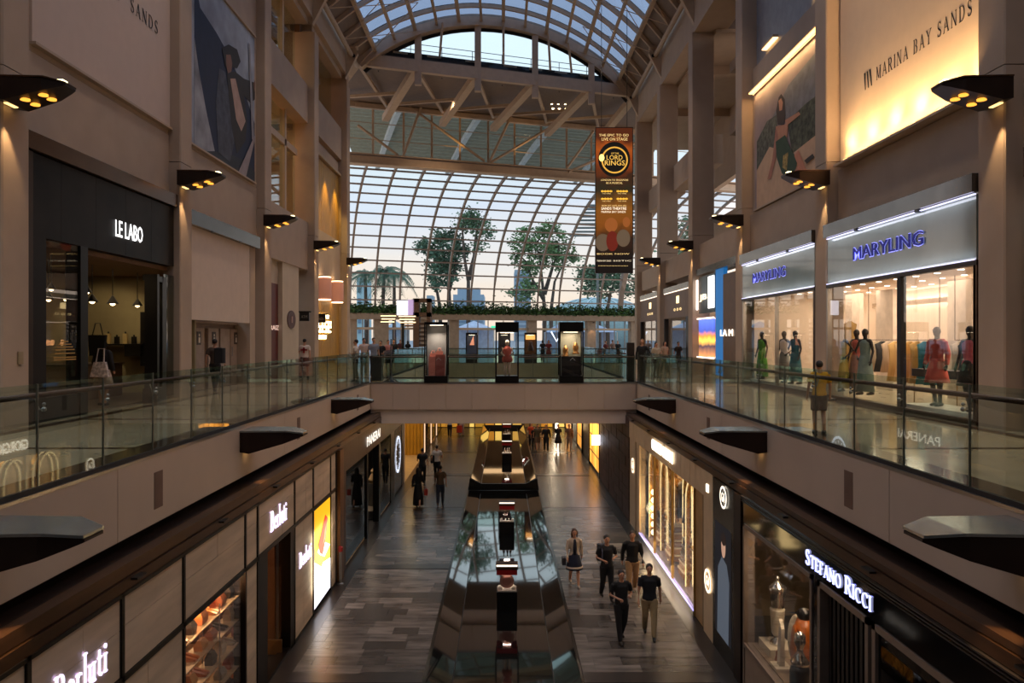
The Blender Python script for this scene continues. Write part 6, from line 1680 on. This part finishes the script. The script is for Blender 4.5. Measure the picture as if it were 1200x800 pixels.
# far promenade
for px_, py_, lab, kw in (
    (527, 512, 'person in white top and dark trousers far away on the left promenade', dict(top='#c0b8b0', bcol='#101014')),
    (541, 511, 'person in pale top far away on the left promenade beside a red bag', dict(top='#b8a8a0', bcol='#b0988c', fem=True)),
    (622.5, 524, 'person in orange top far away on the right promenade', dict(top='#b8451c', bcol='#16120f', h=1.6)),
    (626, 527, 'short person in black beside the person in orange', dict(top='#0e0e10', bcol='#0e0e10', h=1.5, fem=True)),
    (630, 528, 'man in olive shirt and shorts far away on the right promenade', dict(top='#4a4430', bottom='shorts', bcol='#5a4a38')),
    (640, 529, 'person all in black with open arms walking on the far right promenade', dict(top='#0a0a0c', bcol='#0a0a0c', sleeve='long')),
    (654, 528, 'woman in black skirt walking on the far right promenade', dict(top='#0c0c10', bottom='skirt', bcol='#0c0c10', fem=True)),
    (667, 528, 'person in pale brown clothes near the lit shops on the far right promenade', dict(top='#6e5848', bcol='#8a7868'))):
    x, y = lo(px_, py_); person(lab, x, y, rim, kw.pop('h', 1.68), PI if px_ < 600 else 0, R.choice(['walk', 'walk2']), kw.pop('fem', False), **kw)
x, y = lo(541, 511); tag(G().bbox(x - .35, y - .3, rim + .3, x + .05, y - .15, rim + .8).build('shopping_bag', mat('#b83018', .6)), 'large red shopping bag on the far left promenade', 'bag')
# upper walkways
person('child in yellow T-shirt standing at the right balustrade', *up(960, 13.8), 0, 1.34, PI - .1, 'stand', False, '#e0a41e', 'short', 'shorts', '#3a3026', near=True)
person('woman with dark jacket looking at the perfume shop door', -10.35, 19.2, 0.02, 1.72, PI, 'stand', True, '#1a1416', 'long', 'skirt', '#b8a090', '#1c1210', .08)
q = thing('tote_bag', 'white patterned tote bag on the back of the woman at the perfume shop', 'bag', (-10.3, 18.9, .8)); G().loft([[(-10.55, 18.92, .78), (-10.08, 18.92, .78), (-10.08, 19.02, .78), (-10.55, 19.02, .78)], [(-10.45, 18.92, 1.16), (-10.16, 18.92, 1.16), (-10.16, 19.02, 1.16), (-10.45, 19.02, 1.16)]]).build('bag', mat('#c0b0a8', .8, noise=.35, scale=14), q); G().tube([(-10.4, 18.95, 1.15), (-10.35, 18.97, 1.5), (-10.2, 18.97, 1.5), (-10.2, 18.95, 1.15)], .02, 6).build('strap', mat('#c0b0a8', .8), q)
person('man with a dark backpack walking before the service doors', *up(252, 24.8), 0, 1.74, PI, 'walk', False, '#4a3c34', 'short', 'trousers', '#1c1c22')
x, y = up(256, 24.5); tag(G().bbox(x - .1, y - .18, .95, x + .25, y + .02, 1.45, .05).build('backpack', mat('#14141a', .7)), 'black backpack on the man before the service doors', 'backpack')
mp = person('man in white T-shirt with a red cross on the back, left walkway', *up(357, 33), 0, 1.75, PI, 'walk2', False, '#c8bab0', 'short', 'shorts', '#2a2226')
G().box(-.04, .12, 1.12, .04, .135, 1.38).box(-.15, .12, 1.23, .15, .135, 1.3).build('cross_print', mat('#8c2020', .7), mp, local=True)
person('man in white T-shirt leaning at the left balustrade by the bridge', *up(417, 30.6), 0, 1.72, PI / 2 * -1, 'lean', False, '#b4aca4', 'short', 'trousers', '#17181c')
for p_, D, lab, kw in (
    (426.5, 36, 'man in pink white shirt standing behind the leaning man', dict(top='#c0aaa0', h=1.78)),
    (438, 34.5, 'man in grey T-shirt with black collar by the bridge corner', dict(top='#7e8492', h=1.8)),
    (446, 38, 'person in dark clothes right behind the man in grey', dict(top='#1a1a1e', h=1.66)),
    (455, 40, 'person in pink shirt in the group left of the display cases', dict(top='#b07a74', h=1.7, fem=True)),
    (461.5, 44, 'person in black at the right of the pink shirt', dict(top='#15131a', h=1.72)),
    (469, 56, 'person in dark red top on the far deck near the entrance', dict(top='#50242a', h=1.68, fem=True)),
    (478, 56.5, 'seated looking woman in black on the far deck by the timber tower', dict(top='#0d0c10', h=1.62, fem=True, hairlen=.2)),
    (636, 57, 'slim woman in black on the far deck seen between two cases', dict(top='#101014', h=1.66, fem=True, hairlen=.15)),
    (643, 56, 'woman with a red dress on the far deck right of the slim woman', dict(top='#6a2020', h=1.66, fem=True, bottom='skirt', bcol='#6a2020', hairlen=.15)),
    (710, 57, 'person in dark red top standing on the far deck at the right', dict(top='#5c2420', h=1.6)),
    (718, 57.5, 'person in pale brown top standing on the far deck at the right', dict(top='#7c6258', h=1.66)),
    (724, 59, 'person in black on the far deck beside the person in brown', dict(top='#16161a', h=1.6))):
    x, y = up(p_, D)
    person(lab, x, y, 0, kw.pop('h'), R.choice([0, PI, .6]), 'stand', kw.pop('fem', False), **kw)
person('woman with fair hair and black jacket standing at the right end of the bridge', *up(752.5, 30.2), 0, 1.74, -.5, 'pose', True, '#0d0d10', 'long', 'trousers', '#4c4238', '#7a5634', .16)
person('man in white top with a dark cross strap on the right walkway', *up(769, 34), 0, 1.6, .4, 'stand', False, '#b4a48c', 'short', 'trousers', '#3a342e')
person('person in beige top walking by the brown shopfront', *up(779, 37.5), 0, 1.62, .3, 'walk', True, '#8c7864', 'short', 'trousers', '#2c2828', hairlen=.1)
person('person in dark top near the entrance of the nearer brown shop', *up(795, 40), 0, 1.6, .3, 'walk2', True, '#2a2020', 'short', 'trousers', '#2c2828')

# mannequins in the womenswear windows
def mannequin(label, p_, X, pose, **kw):
    return person(label, X, pr(p_, X), .2, 1.84, PI / 2 * -1 + kw.pop('dr', .4), pose, True, hair=None, skin='#1c1512', cat='mannequin', group='mannequins in the womenswear windows', name='mannequin', near=True, **kw)
mannequin('mannequin in long lime green dress in the far womenswear window', 893, 10.0, 'stand', top='#4c8c2c', sleeve='none', bottom='longskirt', bcol='#4c8c2c')
mannequin('mannequin in white top and grey trousers with hand on hip in the far window', 919, 10.0, 'pose', top='#d8ccc0', sleeve='none', bottom='longskirt', bcol='#6d625c')
mannequin('mannequin in long teal dress beside the white topped one', 932, 10.0, 'pose2', top='#1d5c68', sleeve='none', bottom='longskirt', bcol='#1d5c68')
mannequin('mannequin in pale yellow dress and blue sleeve in the near window', 986, 10.0, 'pose', top='#b0a468', sleeve='none', bottom='longskirt', bcol='#a89848')
mannequin('mannequin in rose top partly behind the sage dressed one', 1004, 10.35, 'stand', top='#a8584c', sleeve='none', bottom='longskirt', bcol='#8c6a5c')
mannequin('mannequin in long sage green dress beside the shop door', 1014, 10.0, 'pose2', top='#6a7c74', sleeve='none', bottom='longskirt', bcol='#6a7c74')
mannequin('mannequin in coral shirt dress and dark trousers', 1098, 10.0, 'stand', top='#c0584c', sleeve='long', bottom='skirt', bcol='#c0584c')
mannequin('mannequin in pink blouse and wide black skirt', 1137, 10.0, 'pose', top='#c0606c', sleeve='none', bottom='skirt', bcol='#15110f')

# ================================================================= ENTRANCE DECK OBJECTS
t = thing('timber_tower', 'brown timber portal tower carrying a white advertising screen on the far deck', 'kiosk', tuple(px(492, 417, 62)))
D = 62
def pbx(a, b, y_0, y_1, dp, nm, m, D_=D, par=None):
    p0, p1 = px(a, y_0, D_), px(b, y_1, D_); return G().box(p0.x, D_, p1.z, p1.x, D_ + dp, p0.z).build(nm, m, par or t)
TB = mat('#6a4c36', .5)
pbx(484, 491, 350, 422, 1.2, 'timber_post', TB); pbx(500, 504.5, 350, 422, 1.2, 'timber_post', TB); pbx(484, 504.5, 349.5, 354, 1.2, 'timber_beam', TB); pbx(484, 504.5, 366, 371, 1.0, 'timber_beam', TB)
for i in range(8): pbx(491, 500, 378 + i * 5, 380.5 + i * 5, .8, 'timber_slat', mat('#4a3424', .6))
pbx(465, 478, 352, 369, .2, 'bright_screen', emis('#f0f0ff', 1.6)); pbx(478, 485, 351, 369, .3, 'picture_screen', emis('#a890b4', .8))
t = thing('bar_chandelier', 'linear chandelier of warm glowing bars near the far deck', 'lamp', tuple(px(466, 375, 52)))
D = 52
for i, (a, b, y_) in enumerate(((446, 464, 369.5), (447, 463, 373), (446, 462, 376.5), (467, 487, 370), (468, 486, 373.5), (469, 487, 377), (474, 484, 380.5))):
    pbx(a, b, y_, y_ + 1.2, .06, 'glow_bar', emis('#ffd9a0' if i != 6 else '#402818', 2.2), 52, t); pbx(a, b, y_ + 1.2, y_ + 2.2, .1, 'bar_housing', BLACK, 52.02, t)
G().box(px(466, 365, 52).x, 54, 0, px(467.5, 365, 52).x + .1, 54.1, px(466, 368, 52).z).build('stem', BLACK, t)
for k, p_ in enumerate((455.5, 741.5)):
    q = thing('queue_post', 'slim black post with a flared base at the %s end of the bridge' % ('left' if k == 0 else 'right'), 'post', tuple(px(p_, 449, 29.0)))
    D = 29.3; x = (p_ - 590) * D / F
    if k == 0: G().lathe((x, D + .6, 0), [(.35, 0), (.33, .03), (.08, .18), (.03, .4), (.025, 1.75)], 14).build('post', BLACK, q, smooth=True)
    else: G().bbox(x - .14, D + .5, 0, x + .16, D + .7, 1.6).build('panel', mat('#1d1410', .4), q); G().box(x - .4, D + .3, 0, x + .3, D + .8, .05).build('foot', BLACK, q)
q = thing('queue_post', 'black cabinet with bent top at the left end of the bridge', 'cabinet', tuple(px(441, 447, 31))); x = (441 - 590) * 31 / F
G().bbox(x - .2, 31, 0, x + .22, 31.5, 1.0).build('cabinet', mat('#181616', .4), q)

# ---------------------------------------------------------------- planter
def leaves(n, fn, size, name, m, parent=None, **kw):
    vs, fs = [], []
    for i in range(n):
        c = fn(); a = R.uniform(0, 2 * PI); b = R.uniform(-1.1, 1.1); s_ = size * R.uniform(.6, 1.3)
        u = Vector((math.cos(a), math.sin(a), math.sin(b) * .6)).normalized() * s_; v = Vector((-math.sin(a) * .5, math.cos(a) * .5, math.cos(b))).normalized() * s_ * .55
        k = len(vs); c = Vector(c); vs += [tuple(c - u), tuple(c - v * .9), tuple(c + u), tuple(c + v * .9)]; fs.append((k, k + 1, k + 2, k + 3))
    g = G(); g.v, g.f = vs, fs
    return g.build(name, m, parent, **kw)
GR = [mat('#39542a', .6, noise=.3, scale=1.5), mat('#27401f', .6, noise=.3, scale=1.5), mat('#4c6b31', .6, noise=.3, scale=1.5)]
def pl():
    t_ = R.uniform(-17, 27); z = 4.15 + abs(R.gauss(0, .42)); return P(t_, z, R.uniform(-.65, .1)) + Vector((0, 0, 0))
h_ = leaves(9000, pl, .17, 'planter_hedge', GR[0], None, kind='stuff', label='dense green planting along the top of the entrance wall', category='hedge')
leaves(5000, pl, .15, 'dark_leaves', GR[1], h_, kind='stuff'); leaves(2500, pl, .18, 'light_leaves', GR[2], h_, kind='stuff')

# ================================================================= OUTDOORS
gd = sbuild(G().box(-500, 90, -.6, 500, 900, -.3), 'ground_outside', mat('#8a8f96', .8, noise=.1, scale=.05), 'paved ground outside the glass wall')
sbuild(G().box(-500, 81, -.3, 500, 90, -.02), 'pavement_outside', mat('#9aa0a6', .6), 'pavement outside the entrance')
TRK = mat('#4f4640', .85, noise=.2, scale=4)
def tree(label, base_px, D, spec, trunks, seed, leafm, n=2600, size=.28):
    rr = random.Random(seed)
    x = (base_px - 590) * D / F
    t = thing('tree', label, 'tree', (x, D, -.3), 'trees outside the glass wall')
    def W(p): return px(p[0], p[1], D + p[2] if len(p) > 2 else D)
    for tr_ in trunks:
        pts = [W(p) for p in tr_]
        if tr_[0][1] == 362: pts = [Vector((pts[0].x, pts[0].y, -.3))] + pts
        k = len(pts)
        G().tube(pts, [.34 * (1 - .75 * i / (k - 1)) for i in range(k)], 7).build('trunk', TRK, t, smooth=True)
    g = G()
    for (cx, cy, rx, ry) in spec:
        c = W((cx, cy)); src = min((W(p) for tr_ in trunks for p in tr_[1:]), key=lambda q_: (q_ - c).length)
        g.tube([src, (src + c) / 2 + Vector((0, 0, .3)), c], [.11, .08, .04], 5)
        for j in range(4):
            e = c + Vector((rr.uniform(-1, 1) * rx * D / F, rr.uniform(-1, 1) * rx * D / F, rr.uniform(-.8, 1) * ry * D / F)); g.tube([c, e], [.05, .02], 4)
    g.build('branches', TRK, t)
    tot = sum(s_[2] * s_[3] for s_ in spec)
    cl = []
    for s_ in spec:
        m = max(3, int(46 * s_[2] * s_[3] / tot * 1.6))
        for _ in range(m):
            a = rr.uniform(0, 2 * PI); q_ = math.sqrt(rr.random()); c = W((s_[0] + s_[2] * q_ * math.cos(a), s_[1] + s_[3] * q_ * math.sin(a)))
            cl.append(c + Vector((0, rr.uniform(-1, 1) * s_[2] * D / F * .9, 0)))
    def fn():
        c = rr.choice(cl); return c + Vector((rr.gauss(0, .5), rr.gauss(0, .5), rr.gauss(0, .38)))
    leaves(n, fn, size, 'foliage', leafm, t, kind='stuff')
    return t
L1, L2, L3 = mat('#4c6b55', .7, noise=.3, scale=.6), mat('#56785a', .7, noise=.3, scale=.6), mat('#658757', .7, noise=.3, scale=.6)
tree('large tree with a dense left crown standing left of the hotel building', 522, 100, [(505, 290, 13, 10), (520, 275, 14, 9), (515, 305, 18, 14), (530, 300, 12, 16), (510, 330, 10, 8), (527, 325, 9, 9), (545, 262, 10, 7), (538, 288, 8, 9)], [[(527, 362), (526, 330), (521, 300), (516, 280)], [(516, 362), (511, 335), (508, 310)], [(526, 340), (533, 315), (535, 295)]], 3, L1, 3600)
tree('thin forked tree directly before the hotel building', 549, 98, [(545, 258, 8, 6), (562, 262, 8, 9), (551, 252, 8, 5), (570, 272, 6, 6), (560, 285, 5, 6)], [[(549, 362), (549, 330), (544, 300), (542, 270), (545, 255)], [(549, 328), (556, 300), (558, 275), (562, 258)]], 5, L2, 1100, .24)
tree('broad light green tree right of the middle of the glass wall', 640, 104, [(612, 285, 11, 10), (605, 300, 8, 8), (625, 275, 12, 9), (645, 270, 12, 8), (655, 285, 13, 12), (630, 295, 14, 12), (668, 297, 8, 10), (622, 315, 10, 10), (648, 305, 12, 10), (612, 345, 12, 9), (622, 335, 10, 8)], [[(638, 362), (636, 335), (633, 305), (628, 285)], [(638, 345), (647, 315), (655, 292)], [(637, 350), (625, 330), (615, 305)], [(646, 362), (650, 330), (662, 305)]], 8, L3, 3800)
tree('tree behind the lower end of the theatre banner', 707, 96, [(690, 330, 12, 14), (707, 335, 12, 12), (722, 328, 12, 12), (684, 318, 8, 8), (700, 318, 12, 8), (735, 335, 10, 12)], [[(702, 362), (703, 345), (698, 325)], [(712, 362), (716, 340), (724, 325)]], 9, L2, 2000)
tree('tree seen between the right columns near the glass wall', 800, 96, [(790, 290, 14, 20), (810, 270, 14, 16), (800, 320, 14, 14)], [[(800, 362), (800, 320), (795, 290)]], 12, L2, 1400)
# palms
def palm(label, bx_, top, D, seed):
    rr = random.Random(seed); b = px(bx_, 365, D); c = px(top[0], top[1], D)
    t = thing('palm_tree', label, 'tree', (b.x, D, -.3), 'trees outside the glass wall')
    G().tube([(b.x, D, -.3), ((b.x + c.x) / 2, D, c.z * .5), tuple(c)], [.3, .22, .18], 8).build('trunk', TRK, t, smooth=True)
    for i in range(18):
        a = 2 * PI * i / 18 + rr.uniform(-.1, .1); el_ = rr.uniform(.1, 1.1); L_n = rr.uniform(2.6, 3.4); pts = []
        for k in range(7):
            f = k / 6; pts.append(c + Vector((math.cos(a) * L_n * f * math.cos(el_ * (1 - f)), math.sin(a) * L_n * f, L_n * (math.sin(el_) * f - 1.1 * f * f * (1.0)))))
        g = G(); g.tube(pts, [.04, .035, .03, .025, .02, .015, .01], 4)
        for k in range(1, 7):
            for j in (0, .33, .66):
                p = pts[k - 1].lerp(pts[k], j); dd = (pts[k] - pts[k - 1]).normalized(); sd = dd.cross(Vector((0, 0, 1))).normalized()
                for s_ in (-1, 1):
                    tip = p + sd * s_ * .5 + dd * .35 + Vector((0, 0, -.35)); n_ = len(g.v)
                    g.v += [tuple(p - dd * .05), tuple(p + dd * .09), tuple(tip)]; g.f.append((n_, n_ + 1, n_ + 2))
        g.build('frond', L1, t)
palm('tall palm tree at the left edge of the glass wall', 447, (450, 318), 84, 1)
palm('shorter palm tree behind the left wall lamp', 430, (428, 322), 86, 2)
palm('slim palm tree left of the hotel building', 462, (462, 322), 92, 4)
# distant buildings
def block(label, p0, p1, y_0, D, depth, col, rows=0, name='building'):
    a, b = px(p0, y_0, D), px(p1, 397, D); t = thing(name, label, 'building', ((a.x + b.x) / 2, D, -.3))
    G().box(a.x, D, -.3, b.x, D + depth, a.z).build('tower', mat(col, .7, noise=.05, scale=.02), t)
    for i in range(rows):
        z = 4 + i * (a.z - 6) / rows; G().box(a.x + .6, D - .3, z, b.x - .6, D, z + (a.z - 6) / rows * .45).build('window_band', mat('#5f7c93', .3), t)
    return t
t = block('pale blue hotel block with rounded top on the skyline', 531, 567, 345, 420, 30, '#8aa4b8', 9)
a, b = px(536, 337, 420), px(562, 346, 420); G().box(a.x, 421, b.z, b.x, 440, a.z).build('roof_tier', mat('#8aa4b8', .7), t)
block('slim grey blue tower on the skyline behind the light green tree', 603, 622, 316, 600, 40, '#8ea6b8', 14)
block('slim pale tower on the skyline left of the hotel', 500, 507, 346, 600, 20, '#93a9b8', 6)
block('low pale building at the left edge beyond the palms', 418, 425, 325, 300, 20, '#9fc0c8', 5)
# domed canopy right
t = thing('domed_canopy', 'low domed lattice canopy outside beyond the right trees', 'canopy', tuple(px(700, 362, 150)))
g = G(); rings = []
for i in range(9):
    th = PI / 2 * i / 9; rings.append([(px(700, 0, 150).x + 11 * math.cos(th) * math.cos(2 * PI * k / 32), 150 + 11 * math.cos(th) * math.sin(2 * PI * k / 32), 4.5 + 5.5 * math.sin(th)) for k in range(32)])
g.loft([[(x_, y_, -.3) for x_, y_, z_ in rings[0]]] + rings); g.build('shell', mat('#7fa0a4', .5), t, smooth=True)
for k in range(16):
    G().tube([(px(700, 0, 150).x + 11.1 * math.cos(th) * math.cos(2 * PI * k / 16), 150 + 11.1 * math.cos(th) * math.sin(2 * PI * k / 16), 4.5 + 5.6 * math.sin(th)) for th in [PI / 2 * i / 10 for i in range(10)]], .12, 4).build('lattice_rib', mat('#c8d4d8', .5), t)
# ribbed canopy roof seen through the glazed truss: curved sheet with pale arched beams
t = thing('ribbed_canopy', 'large ribbed metal canopy roof outside above the glass wall', 'canopy', (0, 76, 20))
def cz(d): return 19.6 + 3.0 * math.sin(min(1, d / 16) * PI / 2)
for j in range(26):
    d0, d1 = j * .62, (j + 1) * .62
    A = T(-15, 0, 2 + 16 - d0); B = T(16 + 0, 0, 2 + 16 - d0); C_ = T(16, 0, 2 + 16 - d1 + .12); D_ = T(-15, 0, 2 + 16 - d1 + .12)
    z0_, z1_ = cz(d0), cz(d1)
    G().loft([[(A.x, A.y, z0_ + .25), (A.x, A.y, z0_ + .31), (B.x, B.y, z0_ + .31), (B.x, B.y, z0_ + .25)], [(D_.x, D_.y, z1_ + .25), (D_.x, D_.y, z1_ + .31), (C_.x, C_.y, z1_ + .31), (C_.x, C_.y, z1_ + .25)]]).build('roof_strip', mat('#8c8f80', .6), t)
for x in (-9.5, -2.5, 4.5, 11.5):
    G().beams([tuple(T(x, cz(d) - .1, 18 - d) - UV * 0 + Vector((.318, 0, 0)) * (d - 10) * 1.1) for d in [16 * i / 12 for i in range(13)]], .45, .5).build('arched_beam', mat('#c8d4dc', .5), t)
# right hand ribbed awning outside
t = thing('ribbed_awning', 'grey slatted awning outside beyond the right edge of the glass wall', 'canopy', tuple(px(705, 270, 84)))
for i in range(9):
    p0, p1 = px(668 + i * 3, 276 - i * 5, 84), px(760, 272 - i * 5, 84)
    G().box(p0.x, 84 + i * .3, p0.z, p1.x, 84.8 + i * .3, p0.z + .12).build('slat', mat('#8f9a9c', .6), t)
p0 = px(712, 272, 84)
for xx in (p0.x - 1, p0.x + 5): G().beam((xx, 85, -.1), (xx, 85, p0.z + 3.5), .25).build('post', mat('#8f9a9c', .6), t)
# street things outside the entrance windows
for k, (p_, w, h, c, lab) in enumerate(((555, 5, 3.0, '#c9d4e8', 'white promotional tent outside the middle windows'), (700, 5, 2.6, '#b8c8e0', 'pale blue tent outside the right windows'), (462, 3, 3, '#bcd0e0', 'pale booth outside the left windows'), (655, 3.4, 2.6, '#9db4d0', 'blue white booth outside behind the middle case'))):
    D = 92 + k; x = (p_ - 590) * D / F
    t = thing('tent', lab, 'tent', (x, D, -.3))
    for a_ in (-w / 2, w / 2):
        for b_ in (0, 3): G().box(x + a_ - .05, D + b_, -.3, x + a_ + .05, D + b_ + .1, h).build('pole', WH, t)
    G().loft([[(x - w / 2, D, h), (x + w / 2, D, h), (x + w / 2, D + 3, h), (x - w / 2, D + 3, h)], [(x - .1, D + 1.4, h + 1), (x + .1, D + 1.4, h + 1), (x + .1, D + 1.6, h + 1), (x - .1, D + 1.6, h + 1)]]).build('roof', mat(c, .6), t)
    G().box(x - w / 2, D + 2.9, -.3, x + w / 2, D + 3, h).build('back_sheet', mat(c, .6), t)
# exit sign and V sign
t = thing('exit_sign', 'small green exit sign above the entrance doors', 'sign', tuple(P(Pt(576), 3.1, -.6))); p = P(Pt(576), 2.9, -.7); G().box(p.x - .25, p.y, 2.85, p.x + .25, p.y + .05, 3.05).build('plate', emis('#3cc89a', 1.2), t)
t = thing('letter_sign', 'large white V shaped sign near the entrance glass', 'sign', tuple(P(Pt(650), 1.8, -.4))); c = P(Pt(650), 1.5, -.5)
G().beams([(c.x - .55, c.y, 2.5), (c.x, c.y, 1.5), (c.x + .55, c.y, 2.5)], .05, .14).build('v_mark', emis('#e8f0ff', 1.5), t)
for p_ in (692,):
    q = thing('pier_lamp', 'warm wall lamp lighting the stone pier right of the cases', 'lamp', tuple(P(Pt(692), 3.4, -.7))); c = P(Pt(692), 3.4, -.75)
    G().box(c.x - .1, c.y, 3.4, c.x + .1, c.y + .15, 3.5).build('housing', BLACK, q); lamp('SPOT', (c.x, c.y - .1, 3.35), 40, (1, .6, .3), .05, target=(c.x, c.y + .4, 0), spot=70, name='pier_lamp_beam')
